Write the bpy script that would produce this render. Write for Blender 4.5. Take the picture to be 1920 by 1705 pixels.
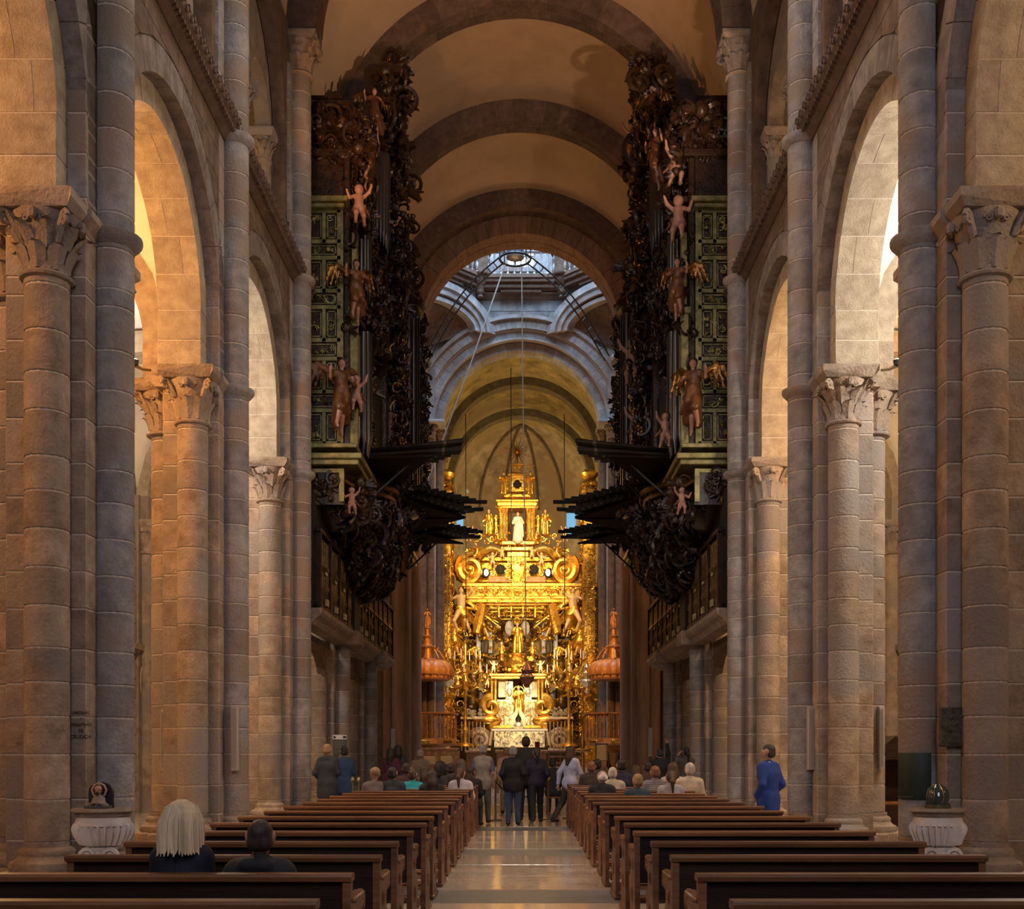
import bpy, math, random
import numpy as np
from mathutils import Vector, Matrix, Euler
random.seed(11)
rng = np.random.RandomState(7)
PI = math.pi
for o in list(bpy.data.objects): bpy.data.objects.remove(o)
SC = bpy.context.scene
COL = SC.collection

# ------------------------------------------------------------------ camera
F, VX, VY, EYE = 2084.0, 980.0, 1412.0, 1.5
cam = bpy.data.cameras.new('camera'); camo = bpy.data.objects.new('camera', cam); COL.objects.link(camo)
camo.location = (0, 0, EYE); camo.rotation_euler = (PI/2, 0, 0)
cam.sensor_fit = 'HORIZONTAL'; cam.sensor_width = 36; cam.lens = F/1920*36
cam.shift_x = -(VX-960)/1920; cam.shift_y = (VY-852.5)/1920
cam.clip_end = 300
SC.camera = camo
def P(px, py, d):                       # point of the nave seen at photo pixel (px, py) at depth d
    return ((px-VX)*d/F, d, EYE-(py-VY)*d/F)

# ------------------------------------------------------------------ world, exposure
w = bpy.data.worlds.new('world'); SC.world = w; w.use_nodes = True
bg = w.node_tree.nodes['Background']; bg.inputs[0].default_value = (0.62, 0.66, 0.78, 1); bg.inputs[1].default_value = 0.06
SC.view_settings.view_transform = 'Standard'; SC.view_settings.look = 'None'
SC.view_settings.gamma = 1.0; SC.view_settings.exposure = 0.0; SC.view_settings.use_curve_mapping = False

# ------------------------------------------------------------------ lights
LI = 0
def light(kind, loc, power, col, size=0.3, target=None, spot=60, blend=0.6, size_y=None):
    global LI
    LI += 1
    l = bpy.data.lights.new('lamp_light', kind); l.energy = power; l.color = col
    if kind == 'AREA':
        l.size = size
        if size_y: l.shape = 'RECTANGLE'; l.size_y = size_y
    elif kind in ('POINT', 'SPOT'): l.shadow_soft_size = size
    if kind == 'SPOT': l.spot_size = math.radians(spot); l.spot_blend = blend
    o = bpy.data.objects.new('lamp_light', l); COL.objects.link(o); o.location = loc
    if target is not None:
        o.rotation_euler = (Vector(target)-Vector(loc)).to_track_quat('-Z', 'Y').to_euler()
    return o
WARM = (1.0, 0.60, 0.27); AMBER = (1.0, 0.46, 0.12); WHITE = (1.0, 0.90, 0.76); COOL = (0.60, 0.78, 1.0); DAY = (0.80, 0.86, 1.0)
# daylight of the west front, behind the photographer
light('AREA', (0, -9, 12), 1050, (0.86, 0.86, 1.0), 7, (0, 14, 6), size_y=8)
# lantern over the crossing
light('AREA', (0, 44.6, 33), 4200, COOL, 6, (0, 44.6, 10))
light('AREA', (0, 41.0, 26.5), 500, COOL, 3, (0, 50, 22))
# side aisles: one lamp per bay
AMB2 = (1.0, 0.46, 0.14)
AISLE = {(-1, -1): (420, AMB2), (-1, 0): (720, AMB2), (-1, 1): (700, WHITE), (-1, 2): (120, WARM), (-1, 3): (90, WARM), (-1, 4): (90, WARM),
         (1, -1): (220, WARM), (1, 0): (820, (1, .93, .80)), (1, 1): (750, WARM), (1, 2): (120, WARM), (1, 3): (90, WARM), (1, 4): (90, WARM)}
for (s, k), (e, c) in AISLE.items():
    light('POINT', (s*7.3, 12.4+5.2*k+2.2, 7.9), e, c, 0.25)
    light('POINT', (s*7.6, 12.4+5.2*k+2.6, 3.4), e*0.10, WARM, 0.2)
# gallery lamps
for s in (-1, 1):
    for k in range(-1, 5):
        light('POINT', (s*6.6, 12.4+5.2*k+2.6, 12.6), 85, WARM, 0.4)
# spots on the gallery ledge that wash the barrel vault
light('SPOT', (-4.15, 18.7, 11.8), 1300, AMBER, 0.10, (1.8, 31, 20.5), 62, .8)
light('SPOT', (4.15, 18.7, 11.8), 1900, (1.0, 0.64, 0.40), 0.05, (-2.2, 29, 20.5), 64, .8)
light('SPOT', (3.9, 24.2, 13.6), 260, AMBER, 0.1, (-0.6, 35, 20.5), 90, .8)
light('SPOT', (-3.9, 24.2, 13.6), 200, AMBER, 0.1, (0.6, 35, 20.5), 90, .8)
# theatre spots on the high altar
GOLDL = (1.0, 0.78, 0.40)
for x, z in ((-2.6, 7), (2.6, 7), (-2.9, 15.5), (2.9, 15.5)):
    light('SPOT', (x*1.1, 42.0, z), 4700, GOLDL, 0.12, (-0.3, 57, z*0.55+3.4), 32, .8)
light('SPOT', (0, 46, 16.5), 3400, GOLDL, 0.2, (-0.3, 57, 7), 40, .8)
light('POINT', (-0.3, 59.3, 12.8), 620, (1.0, 0.70, 0.32), 0.4)
light('POINT', (-0.3, 53.5, 13.0), 560, (1.0, 0.70, 0.32), 0.4)
for x in (-1.0, 0.55): light('AREA', (x, 55.6, 6.2), 70, (1, .85, .55), 0.5, (x, 57.6, 4.6))
light('SPOT', (-0.3, 52.2, 3.6), 260, GOLDL, 0.3, (-0.3, 56.6, 2.6), 70, .8)
light('SPOT', (-1.2, 41.5, 7.5), 1600, AMBER, 0.2, (-4.0, 48.8, 4.5), 55, .8)
light('SPOT', (1.0, 41.5, 7.5), 1600, AMBER, 0.2, (4.0, 48.8, 4.5), 55, .8)
for s in (-1, 1):
    light('POINT', (s*4.6, 44.5, 10.0), 420, AMBER, 0.3)
    light('POINT', (s*2.7, 37.3, 10.0), 55, AMBER, 0.2)  # added amber fill for the near crossing piers, not the altar
# added fill lights that brighten the congregation, pews and floor
light('SPOT', (-3.8, 27.5, 6.9), 420, WHITE, 0.3, (0.6, 20, 0.6), 80, .8)
light('SPOT', (3.8, 27.5, 6.9), 420, WHITE, 0.3, (-0.6, 20, 0.6), 80, .8)

light('AREA', (0, 15, 15.5), 300, (1.0, .86, .74), 4, (0, 15, 0))  # added overhead fill for floor and pew rails
# added unseen spots that brighten the floor of the central aisle
light('SPOT', (0, 13.5, 15.4), 1500, (1.0, .88, .76), .9, (0, 12.5, 0), 42, .9)
light('SPOT', (0, 21, 15.4), 900, (1.0, .88, .76), .9, (0, 20, 0), 30, .9)
# ------------------------------------------------------------------ materials
MATS = {}
def nt(m): m.use_nodes = True; return m.node_tree.nodes, m.node_tree.links
def mat(name, c1, c2=None, rough=0.7, metal=0.0, scale=3.0, bump=0.0, bscale=25.0, orand=0.0, emit=None, estr=0.0, stretch=None, detail=6, spec=None, c3=None, trans=0.0, contrast=(0.35, 0.65)):
    if name in MATS: return MATS[name]
    m = bpy.data.materials.new(name); n, l = nt(m); b = n['Principled BSDF']
    b.inputs['Base Color'].default_value = (*c1, 1); b.inputs['Roughness'].default_value = rough; b.inputs['Metallic'].default_value = metal
    if spec is not None: b.inputs['Specular IOR Level'].default_value = spec
    if trans: b.inputs['Transmission Weight'].default_value = trans
    geo = n.new('ShaderNodeNewGeometry'); mp = n.new('ShaderNodeMapping'); l.new(geo.outputs['Position'], mp.inputs[0])
    if stretch: mp.inputs['Scale'].default_value = stretch
    out = None
    if c2 is not None:
        no = n.new('ShaderNodeTexNoise'); no.inputs['Scale'].default_value = scale; no.inputs['Detail'].default_value = detail; no.inputs['Roughness'].default_value = .62
        l.new(mp.outputs[0], no.inputs['Vector'])
        cr = n.new('ShaderNodeValToRGB'); cr.color_ramp.elements[0].color = (*c1, 1); cr.color_ramp.elements[1].color = (*c2, 1)
        cr.color_ramp.elements[0].position, cr.color_ramp.elements[1].position = contrast
        l.new(no.outputs[0], cr.inputs[0]); out = cr.outputs[0]
        if c3 is not None:
            n2 = n.new('ShaderNodeTexNoise'); n2.inputs['Scale'].default_value = scale*0.23; n2.inputs['Detail'].default_value = 4; l.new(mp.outputs[0], n2.inputs['Vector'])
            r2 = n.new('ShaderNodeValToRGB'); r2.color_ramp.elements[0].position = .46; r2.color_ramp.elements[1].position = .62; l.new(n2.outputs[0], r2.inputs[0])
            mx = n.new('ShaderNodeMixRGB'); mx.inputs[2].default_value = (*c3, 1); l.new(r2.outputs[0], mx.inputs[0]); l.new(out, mx.inputs[1]); out = mx.outputs[0]
    if orand:
        oi = n.new('ShaderNodeObjectInfo'); mr = n.new('ShaderNodeMapRange'); mr.inputs[3].default_value = 1-orand; mr.inputs[4].default_value = 1+orand
        l.new(oi.outputs['Random'], mr.inputs[0])
        hs = n.new('ShaderNodeHueSaturation'); l.new(mr.outputs[0], hs.inputs['Value'])
        if out is not None: l.new(out, hs.inputs['Color'])
        else: hs.inputs['Color'].default_value = (*c1, 1)
        out = hs.outputs[0]
    if out is not None: l.new(out, b.inputs['Base Color'])
    if bump:
        nb = n.new('ShaderNodeTexNoise'); nb.inputs['Scale'].default_value = bscale; nb.inputs['Detail'].default_value = 5; l.new(mp.outputs[0], nb.inputs['Vector'])
        bp = n.new('ShaderNodeBump'); bp.inputs['Strength'].default_value = bump; bp.inputs['Distance'].default_value = .02
        l.new(nb.outputs[0], bp.inputs['Height']); l.new(bp.outputs[0], b.inputs['Normal'])
    if emit:
        b.inputs['Emission Color'].default_value = (*emit, 1); b.inputs['Emission Strength'].default_value = estr
    MATS[name] = m
    return m
STONE = mat('granite', (.165, .112, .076), (.37, .285, .215), .85, scale=4.2, bump=.9, bscale=26, orand=.20, c3=(.22, .19, .175), detail=9, contrast=(.30, .70))
STONEB = mat('granite_grey', (.145, .138, .148), (.33, .305, .30), .85, scale=4.5, bump=.9, bscale=26, orand=.17, c3=(.23, .175, .135), detail=9, contrast=(.30, .70))
MORTAR = mat('mortar', (.42, .37, .32), (.50, .44, .38), .9, scale=20, bump=.4)
MORTARD = mat('mortar_dark', (.10, .08, .065), (.20, .16, .13), .9, scale=10, bump=.4)
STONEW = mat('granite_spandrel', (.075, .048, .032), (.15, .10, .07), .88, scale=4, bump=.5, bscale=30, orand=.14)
SOFFIT = mat('granite_soffit', (.24, .19, .14), (.37, .31, .235), .85, scale=5, bump=.8, bscale=40, orand=.10)
VAULT = mat('plaster', (.46, .33, .23), (.54, .40, .29), .9, scale=1.1, bump=.15, bscale=6, c3=(.43, .32, .22))
AVAULT = mat('aisle_plaster', (.62, .58, .52), (.70, .66, .60), .9, scale=1.5, bump=.15, bscale=8)
RIB = mat('arch_stone', (.075, .048, .036), (.135, .088, .066), .85, scale=5, bump=.4, bscale=25, orand=.22)
GREY = mat('crossing_stone', (.22, .235, .26), (.42, .43, .45), .85, scale=2.2, bump=.5, bscale=14, orand=.12, c3=(.26, .21, .18))
REDST = mat('crossing_pier_stone', (.15, .085, .055), (.26, .155, .10), .85, scale=4, bump=.4, bscale=20, orand=.1, stretch=(1, 1, .15))
CHOIR = mat('painted_vault', (.16, .125, .045), (.42, .33, .13), .85, scale=1.6, bump=.4, bscale=7, detail=10, c3=(.30, .25, .12))
APSE = mat('apse_fresco', (.22, .185, .12), (.50, .43, .30), .85, scale=1.5, bump=.4, bscale=5, detail=12, c3=(.34, .26, .15))
CHRIB = mat('choir_rib', (.09, .075, .04), (.16, .13, .07), .85, scale=3, bump=.3)
DARKW = mat('organ_walnut', (.012, .006, .003), (.045, .020, .010), .32, scale=6, bump=.5, bscale=20, orand=.1)
BRONZE = mat('organ_gilding', (.10, .045, .012), (.38, .19, .05), .30, .85, scale=7, bump=.4, bscale=25)
GILTG = mat('case_gilding', (.13, .12, .045), (.34, .29, .12), .42, .55, scale=5, bump=.4, bscale=22)
TIN = mat('pipe_tin', (.055, .05, .05), (.13, .12, .12), .33, .8, scale=2, stretch=(1, 1, .1))
TRUMP = mat('trumpet_metal', (.008, .006, .005), (.02, .015, .012), .42, .3, scale=3)
TRUMPL = mat('trumpet_tip_metal', (.08, .07, .06), (.14, .12, .10), .35, .6, scale=3)
FLESH = mat('painted_flesh', (.26, .13, .10), (.33, .17, .13), .45, scale=5)
ROBE = mat('painted_robe', (.06, .022, .010), (.17, .07, .025), .45, .2, scale=6)
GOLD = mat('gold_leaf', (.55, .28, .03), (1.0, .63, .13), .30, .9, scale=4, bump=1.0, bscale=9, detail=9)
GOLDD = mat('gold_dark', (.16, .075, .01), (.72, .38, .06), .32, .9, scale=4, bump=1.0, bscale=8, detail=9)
GOLDF = mat('gold_flesh', (.62, .38, .17), (.78, .52, .26), .5, .1, scale=6)
SILVER = mat('silver', (.62, .55, .36), (.92, .86, .66), .28, .9, scale=12, bump=.6, bscale=40)
MARBLEW = mat('white_stone', (.50, .46, .43), (.60, .56, .53), .55, scale=5, bump=.25, bscale=30)
CLOTHW = mat('altar_cloth', (.85, .80, .68), None, .7)
WOOD = mat('pew_wood', (.10, .036, .013), (.24, .10, .038), .34, scale=2.2, bump=.2, bscale=12, orand=.22, stretch=(.35, 3, 3))
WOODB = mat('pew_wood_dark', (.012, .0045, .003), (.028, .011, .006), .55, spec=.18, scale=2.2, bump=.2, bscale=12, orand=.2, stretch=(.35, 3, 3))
WOODR = mat('red_wood', (.24, .09, .022), (.46, .20, .055), .42, scale=3, stretch=(1, 1, .3), bump=.2)
WOODP = mat('pulpit_metal', (.28, .12, .035), (.52, .25, .08), .38, .5, scale=6, bump=.4, bscale=25)
DARK = mat('shade_and_door_black', (.008, .006, .005), None, .8)  # flat black shade painted into openings and the gallery interior; also the aisle doors
IRON = mat('wrought_iron', (.02, .022, .026), (.05, .055, .065), .5, .6, scale=8)
ROPE = mat('rope', (.34, .31, .28), (.46, .43, .39), .9, scale=60)
FLOORM = mat('floor_limestone', (.44, .36, .28), (.54, .46, .37), .11, spec=.95, scale=1.6, bump=.04, bscale=9, orand=.07)
FLOORG = mat('floor_grey_granite', (.085, .082, .084), (.12, .115, .112), .5, scale=5, bump=.05, bscale=20, orand=.06)
FLOORJ = mat('floor_joint', (.20, .17, .14), None, .8)
GLASSD = mat('daylight_glass', (.8, .9, 1), None, .5, emit=(.55, .76, 1.0), estr=3.2)
GLASSW = mat('lantern_glass', (1, 1, 1), None, .5, emit=(.86, .93, 1.0), estr=7)
GLASSB = mat('blue_glass', (.1, .3, .5), None, .5, emit=(.16, .42, .75), estr=.9)
BULB = mat('lit_bulb', (1, 1, 1), None, .5, emit=(1, .74, .38), estr=14)
SKIN = mat('skin', (.36, .20, .145), (.42, .25, .18), .55, scale=8)
BLACK = mat('black_plastic', (.01, .01, .012), None, .4)
SPEAK = mat('speaker_enamel', (.34, .31, .27), None, .5)

# ------------------------------------------------------------------ mesh helpers
class M:
    """collects geometry; build() links it as ONE mesh object"""
    def __init__(s): s.V = []; s.F = []; s.n = 0
    def add(s, V, F, mi=0):
        V = np.asarray(V, float).reshape(-1, 3)
        if isinstance(F, np.ndarray): groups = [F]
        else:
            by = {}
            for f in F: by.setdefault(len(f), []).append(f)
            groups = [np.array(g) for g in by.values()]
        for g in groups: s.F.append((g+s.n, mi))
        s.V.append(V); s.n += len(V); return s
    def box(s, x0, x1, y0, y1, z0, z1, c=0.0, mi=0):
        if x1 < x0: x0, x1 = x1, x0
        if y1 < y0: y0, y1 = y1, y0
        if z1 < z0: z0, z1 = z1, z0
        if c <= 0:
            V = [(x, y, z) for x in (x0, x1) for y in (y0, y1) for z in (z0, z1)]
            F_ = [(0, 1, 3, 2), (4, 6, 7, 5), (0, 4, 5, 1), (2, 3, 7, 6), (0, 2, 6, 4), (1, 5, 7, 3)]
            return s.add(V, F_, mi)
        lo = (x0, y0, z0); hi = (x1, y1, z1); V = []; idx = {}
        for a in (0, 1):
            for b in (0, 1):
                for d in (0, 1):
                    for ax in range(3):
                        sg = (a, b, d); p = []
                        for q in range(3):
                            base = hi[q] if sg[q] else lo[q]
                            if q != ax: base += -c if sg[q] else c
                            p.append(base)
                        idx[(a, b, d, ax)] = len(V); V.append(p)
        F_ = []
        for ax in range(3):
            o = [q for q in range(3) if q != ax]
            for v in (0, 1):
                q = []
                for u, t in ((0, 0), (0, 1), (1, 1), (1, 0)):
                    k = [0, 0, 0]; k[ax] = v; k[o[0]] = u; k[o[1]] = t; q.append(idx[(*k, ax)])
                F_.append(q if (v ^ (ax == 1)) == 0 else q[::-1])
        for ax in range(3):
            o = [q for q in range(3) if q != ax]
            for u in (0, 1):
                for t in (0, 1):
                    k0 = [0, 0, 0]; k0[o[0]] = u; k0[o[1]] = t; k1 = list(k0); k1[ax] = 1
                    F_.append([idx[(*k0, o[0])], idx[(*k0, o[1])], idx[(*k1, o[1])], idx[(*k1, o[0])]])
        for a in (0, 1):
            for b in (0, 1):
                for d in (0, 1): F_.append([idx[(a, b, d, 0)], idx[(a, b, d, 1)], idx[(a, b, d, 2)]])
        return s.add(V, F_, mi)
    def lathe(s, prof, c=(0, 0, 0), n=16, a0=0.0, a1=2*PI, mi=0, sx=1.0, sy=1.0, cap=True, flute=0, fd=0.0):
        full = abs(a1-a0-2*PI) < 1e-6; m = n if full else n+1
        A = a0+(a1-a0)*np.arange(m)/n; V = []
        for r, z in prof:
            rr = r*(1-fd*np.abs(np.sin(A*flute/2))) if flute else np.full(m, r)
            V.append(np.stack([c[0]+rr*np.cos(A)*sx, c[1]+rr*np.sin(A)*sy, np.full(m, c[2]+z)], 1))
        V = np.concatenate(V); F_ = []
        for i in range(len(prof)-1):
            for j in range(n):
                j2 = (j+1) % m; F_.append((i*m+j, i*m+j2, (i+1)*m+j2, (i+1)*m+j))
        s.add(V, F_, mi)
        if cap and full:
            k = len(prof)-1
            if prof[0][0] > 1e-4: s.F.append((np.array([list(range(m))[::-1]])+s.n-len(V), mi))
            if prof[k][0] > 1e-4: s.F.append((np.array([list(range(k*m, k*m+m))])+s.n-len(V), mi))
        return s
    def tube(s, pts, r, n=6, mi=0, cap=True):
        pts = np.asarray(pts, float); k = len(pts); r = np.broadcast_to(np.asarray(r, float), (k,))
        T = np.gradient(pts, axis=0); T /= np.linalg.norm(T, axis=1)[:, None]+1e-9
        up = np.array([0, 0, 1.0]) if abs(T[0][2]) < .9 else np.array([1.0, 0, 0]); V = []
        N = np.cross(T[0], up); N /= np.linalg.norm(N)
        A = 2*PI*np.arange(n)/n
        for i in range(k):
            N = N-T[i]*N.dot(T[i]); N /= np.linalg.norm(N)+1e-9; B = np.cross(T[i], N)
            V.append(pts[i]+r[i]*(np.cos(A)[:, None]*N+np.sin(A)[:, None]*B))
        F_ = [(i*n+j, i*n+(j+1) % n, (i+1)*n+(j+1) % n, (i+1)*n+j) for i in range(k-1) for j in range(n)]
        s.add(np.concatenate(V), F_, mi)
        if cap:
            s.F.append((np.array([list(range(n))[::-1]])+s.n-k*n, mi)); s.F.append((np.array([list(range((k-1)*n, k*n))])+s.n-k*n, mi))
        return s
    def prism(s, poly, axis, lo, hi, mi=0):
        k = len(poly); V = []
        for h in (lo, hi):
            for a, b in poly: V.append({'x': (h, a, b), 'y': (a, h, b), 'z': (a, b, h)}[axis])
        F_ = [(i, (i+1) % k, k+(i+1) % k, k+i) for i in range(k)]
        s.add(V, F_, mi)
        s.F.append((np.array([list(range(k))[::-1]])+s.n-2*k, mi)); s.F.append((np.array([list(range(k, 2*k))])+s.n-2*k, mi))
        return s
    def ball(s, c, r, n=10, m=7, mi=0):
        if not hasattr(r, '__len__'): r = (r, r, r)
        th = np.linspace(-PI/2, PI/2, m); prof = [(max(math.cos(t), 1e-5), math.sin(t)) for t in th]
        q = M().lathe(prof, n=n, cap=False)
        return s.add(q.V[0]*np.array(r)+np.array(c), q.F[0][0], mi)
    def strip(s, A, B, mi=0):
        """quads between two polylines"""
        k = len(A); return s.add(list(A)+list(B), [(i, i+1, k+i+1, k+i) for i in range(k-1)], mi)
    def stamp(s, T, loc, sc=1.0, rot=(0, 0, 0), mi=None, mirror=False):
        R = np.array(Euler(rot).to_matrix()); V, Fs = T
        S = np.asarray(sc, float)*np.ones(3)
        W = (V*S) @ R.T
        if mirror: W = W*np.array([-1, 1, 1])
        W = W+np.asarray(loc, float)
        for f, m_ in Fs: s.F.append((f+s.n, m_ if mi is None else mi))
        s.V.append(W); s.n += len(W); return s
    def template(s): return np.concatenate(s.V), s.F
    def mesh(s, name, mats, smooth=True, angle=40):
        V = np.concatenate(s.V); me = bpy.data.meshes.new(name)
        me.vertices.add(len(V)); me.vertices.foreach_set('co', V.astype(np.float32).ravel())
        nl = sum(f.size for f, _ in s.F); npoly = sum(len(f) for f, _ in s.F)
        me.loops.add(nl); me.polygons.add(npoly)
        me.loops.foreach_set('vertex_index', np.concatenate([f.ravel() for f, _ in s.F]).astype(np.int32))
        tot = np.concatenate([np.full(len(f), f.shape[1]) for f, _ in s.F]); st = np.concatenate([[0], np.cumsum(tot)[:-1]])
        me.polygons.foreach_set('loop_start', st.astype(np.int32))
        me.polygons.foreach_set('material_index', np.concatenate([np.full(len(f), m_) for f, m_ in s.F]).astype(np.int32))
        me.update(calc_edges=True)
        me.polygons.foreach_set('use_smooth', [bool(smooth)]*npoly)
        if smooth: me.set_sharp_from_angle(angle=math.radians(angle))
        for m_ in (mats if isinstance(mats, (list, tuple)) else [mats]): me.materials.append(m_)
        return me
    def build(s, name, mats, parent=None, loc=None, smooth=True, angle=40, **tags):
        return link(name, s.mesh(name, mats, smooth, angle), parent, loc, **tags)
def link(name, me, parent=None, loc=None, rot=None, scale=None, **tags):
    o = bpy.data.objects.new(name, me); COL.objects.link(o)
    if parent is not None: o.parent = parent
    if loc is not None: o.location = loc
    if rot is not None: o.rotation_euler = rot
    if scale is not None: o.scale = scale
    for k, v in tags.items():
        if v is not None: o[k] = v
    return o
def thing(name, label, cat, loc=(0, 0, 0), rz=0, group=None):
    return link(name, None, None, loc, (0, 0, rz), label=label, category=cat, group=group)
def struct(name, loc=(0, 0, 0)): return link(name, None, None, loc, kind='structure')
def copy_tree(o, loc=None, rz=None, label=None, parent=None, scale=None):
    c = o.copy(); COL.objects.link(c)
    if parent is not None: c.parent = parent
    if loc is not None: c.location = loc
    if rz is not None: c.rotation_euler = (0, 0, rz)
    if scale is not None: c.scale = scale
    if label: c['label'] = label
    for ch in o.children: copy_tree(ch, parent=c)
    return c
def mirrored(me, name=None):
    q = me.copy(); V = np.empty(len(q.vertices)*3, np.float32); q.vertices.foreach_get('co', V); V = V.reshape(-1, 3); V[:, 0] *= -1
    q.vertices.foreach_set('co', V.ravel()); q.flip_normals(); q.update(); return q

# ------------------------------------------------------------------ implicit figures (surface nets)
def sdf_mesh(prims, res, k=0.03, ops=()):
    """prims: (a, b, ra, rb[, (sx,sy,sz)]) rounded cones joined smoothly into one surface"""
    A = np.array([p[0] for p in prims]); B = np.array([p[1] for p in prims]); R = np.array([max(p[2], p[3]) for p in prims])
    lo = np.minimum((A-R[:, None]).min(0), (B-R[:, None]).min(0))-2.2*res-.01; hi = np.maximum((A+R[:, None]).max(0), (B+R[:, None]).max(0))+2.2*res+.01
    n = np.ceil((hi-lo)/res).astype(int)+1
    ax = [lo[i]+res*np.arange(n[i]) for i in range(3)]
    X, Y, Z = np.meshgrid(*ax, indexing='ij'); f = np.full(X.shape, 1e3)
    for p in prims:
        a, b, ra, rb = np.array(p[0], float), np.array(p[1], float), p[2], p[3]; sc = np.array(p[4], float) if len(p) > 4 and p[4] else np.ones(3)
        d = (b-a)/sc; dd = d.dot(d)+1e-12
        mg = max(ra, rb)*max(sc.max(), 1)+k*2+2*res
        sl = tuple(slice(max(0, int((min(a[i], b[i])-mg-lo[i])/res)), min(n[i], int((max(a[i], b[i])+mg-lo[i])/res)+2)) for i in range(3))
        x, y, z = (X[sl]-a[0])/sc[0], (Y[sl]-a[1])/sc[1], (Z[sl]-a[2])/sc[2]
        h = np.clip((x*d[0]+y*d[1]+z*d[2])/dd, 0, 1)
        g = (np.sqrt((x-h*d[0])**2+(y-h*d[1])**2+(z-h*d[2])**2)-(ra+(rb-ra)*h))*sc.min()
        fo = f[sl]; hh = np.maximum(k-np.abs(fo-g), 0)/k; f[sl] = np.minimum(fo, g)-hh*hh*k*.25
    s = f < 0
    c = [f[i:n[0]-1+i, j:n[1]-1+j, q:n[2]-1+q] for i in (0, 1) for j in (0, 1) for q in (0, 1)]
    cs = sum((v < 0).astype(int) for v in c); act = (cs > 0) & (cs < 8)
    ids = -np.ones(act.shape, int); I = np.argwhere(act); ids[act] = np.arange(len(I))
    acc = np.zeros((len(I), 3)); cnt = np.zeros(len(I)); corner = [(i, j, q) for i in (0, 1) for j in (0, 1) for q in (0, 1)]
    vals = [v[act] for v in c]
    for e0 in range(8):
        for e1 in range(e0+1, 8):
            c0, c1 = np.array(corner[e0]), np.array(corner[e1])
            if np.abs(c0-c1).sum() != 1: continue
            v0, v1 = vals[e0], vals[e1]; m_ = (v0 < 0) != (v1 < 0); t = np.where(m_, v0/(v0-v1+1e-12), 0)
            acc += m_[:, None]*(c0+(c1-c0)*t[:, None]); cnt += m_
    V = lo+res*(I+acc/cnt[:, None]); Fs = []
    for axx in range(3):
        o1, o2 = [(1, 2), (2, 0), (0, 1)][axx]
        sl0 = [slice(1, -1)]*3; sl0[axx] = slice(0, n[axx]-1); a_ = s[tuple(sl0)]
        sl1 = [slice(1, -1)]*3; sl1[axx] = slice(1, n[axx]); b_ = s[tuple(sl1)]
        for flip, mk in ((0, a_ & ~b_), (1, ~a_ & b_)):
            E = np.argwhere(mk)
            if not len(E): continue
            base = E.copy(); base[:, o1] += 1; base[:, o2] += 1
            q = []
            for u, v in ((0, 0), (1, 0), (1, 1), (0, 1)):
                p_ = base.copy(); p_[:, o1] -= 1-u; p_[:, o2] -= 1-v; q.append(ids[p_[:, 0], p_[:, 1], p_[:, 2]])
            q = np.stack(q, 1)
            if flip: q = q[:, ::-1]
            Fs.append(q)
    Fs = np.concatenate(Fs); Fs = Fs[(Fs >= 0).all(1)]
    return V, Fs
# ================================================================== the nave
X0 = -0.07; BAY = 5.2; PY = lambda k: 12.4+BAY*k
ZI, ZC, ZS = 7.3, 11.2, 16.12           # impost, gallery ledge, vault springing
SIDE = {-1: 'left', 1: 'right'}
def sx(s, x): return s*x+X0
GAP = .006
# ---- floor: slabs of pale limestone between bands of grey granite
floor = struct('floor')
b = M(); b.box(-14, 14, -9, 72, -.30, -.012); b.build('floor_bed', FLOORJ, floor)
def tile_mesh(w_, l_, m_): return M().box(-w_/2+GAP, w_/2-GAP, -l_/2+GAP, l_/2-GAP, -.05, 0, .004).mesh('floor_tile', m_, False)
cols = [(-3.98, 1.45), (-2.58, 1.35), (-1.46, .90), (.01, 2.04), (1.48, .90), (2.60, 1.35), (3.99, 1.43)]
tm = {}
for i in range(-1, 6):
    y0 = 12.18+5.15*i
    rows = [(y0+(j+.5)*1.35, 1.35, FLOORM) for j in range(3)]+[(y0+4.05+.55, 1.10, FLOORG)]
    for yc, l_, m_ in rows:
        if yc > 42: continue
        for xc, w_ in cols:
            key = (w_, l_)
            if key not in tm: tm[key] = tile_mesh(w_, l_, m_)
            link('floor_tile', tm[key], floor, (xc+.02, yc, 0))
g = M()
for x0, x1 in ((-10, -4.66), (4.6, 10)):
    for i in range(40):
        for j in range(6): g.box(x0+j*.9+.01, x0+j*.9+.89, 6+i*1.2+.01, 6+i*1.2+1.19, -.05, 0)
for i in range(24):
    for j in range(12): g.box(-5.1+j*.85+.01, -5.1+j*.85+.84, 42.2+i*1.2, 42.2+i*1.2+1.18, -.05, 0)
g.build('side_floor_tiles', FLOORM, floor, smooth=False, kind='stuff')

# ---- capitals
def leaf(w_, h_, curl, n=7):
    """acanthus blade standing at radius 0 facing -y, curling outwards at the tip"""
    m = M(); L_, C_, R_ = [], [], []
    for i in range(n):
        t = i/(n-1); z = h_*(t if t < .8 else .8+.10*math.sin((t-.8)*PI/.4)); y = -curl*(t**2.2)
        if t > .85: z -= h_*.10*(t-.85)/.15
        ww = w_*(.55+.6*math.sin(t*PI*.8))*(1-.75*max(0, t-.7)/.3)
        L_.append((-ww/2, y+.02, z)); C_.append((0, y-.018, z)); R_.append((ww/2, y+.02, z))
    m.strip(L_, C_); m.strip(C_, R_); m.strip([(x*.8, y+.03, z) for x, y, z in R_], [(x*.8, y+.03, z) for x, y, z in L_])
    return m.template()
def spiral(r0, turns, n=22, z0=0, tr=.02, k=5):
    pts = [(r0*(1-t*.85)*math.cos(t*turns*2*PI), 0, r0*(1-t*.85)*math.sin(t*turns*2*PI)) for t in np.linspace(0, 1, n)]
    return M().tube(pts, np.linspace(tr, tr*.6, n), k).template()
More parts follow.
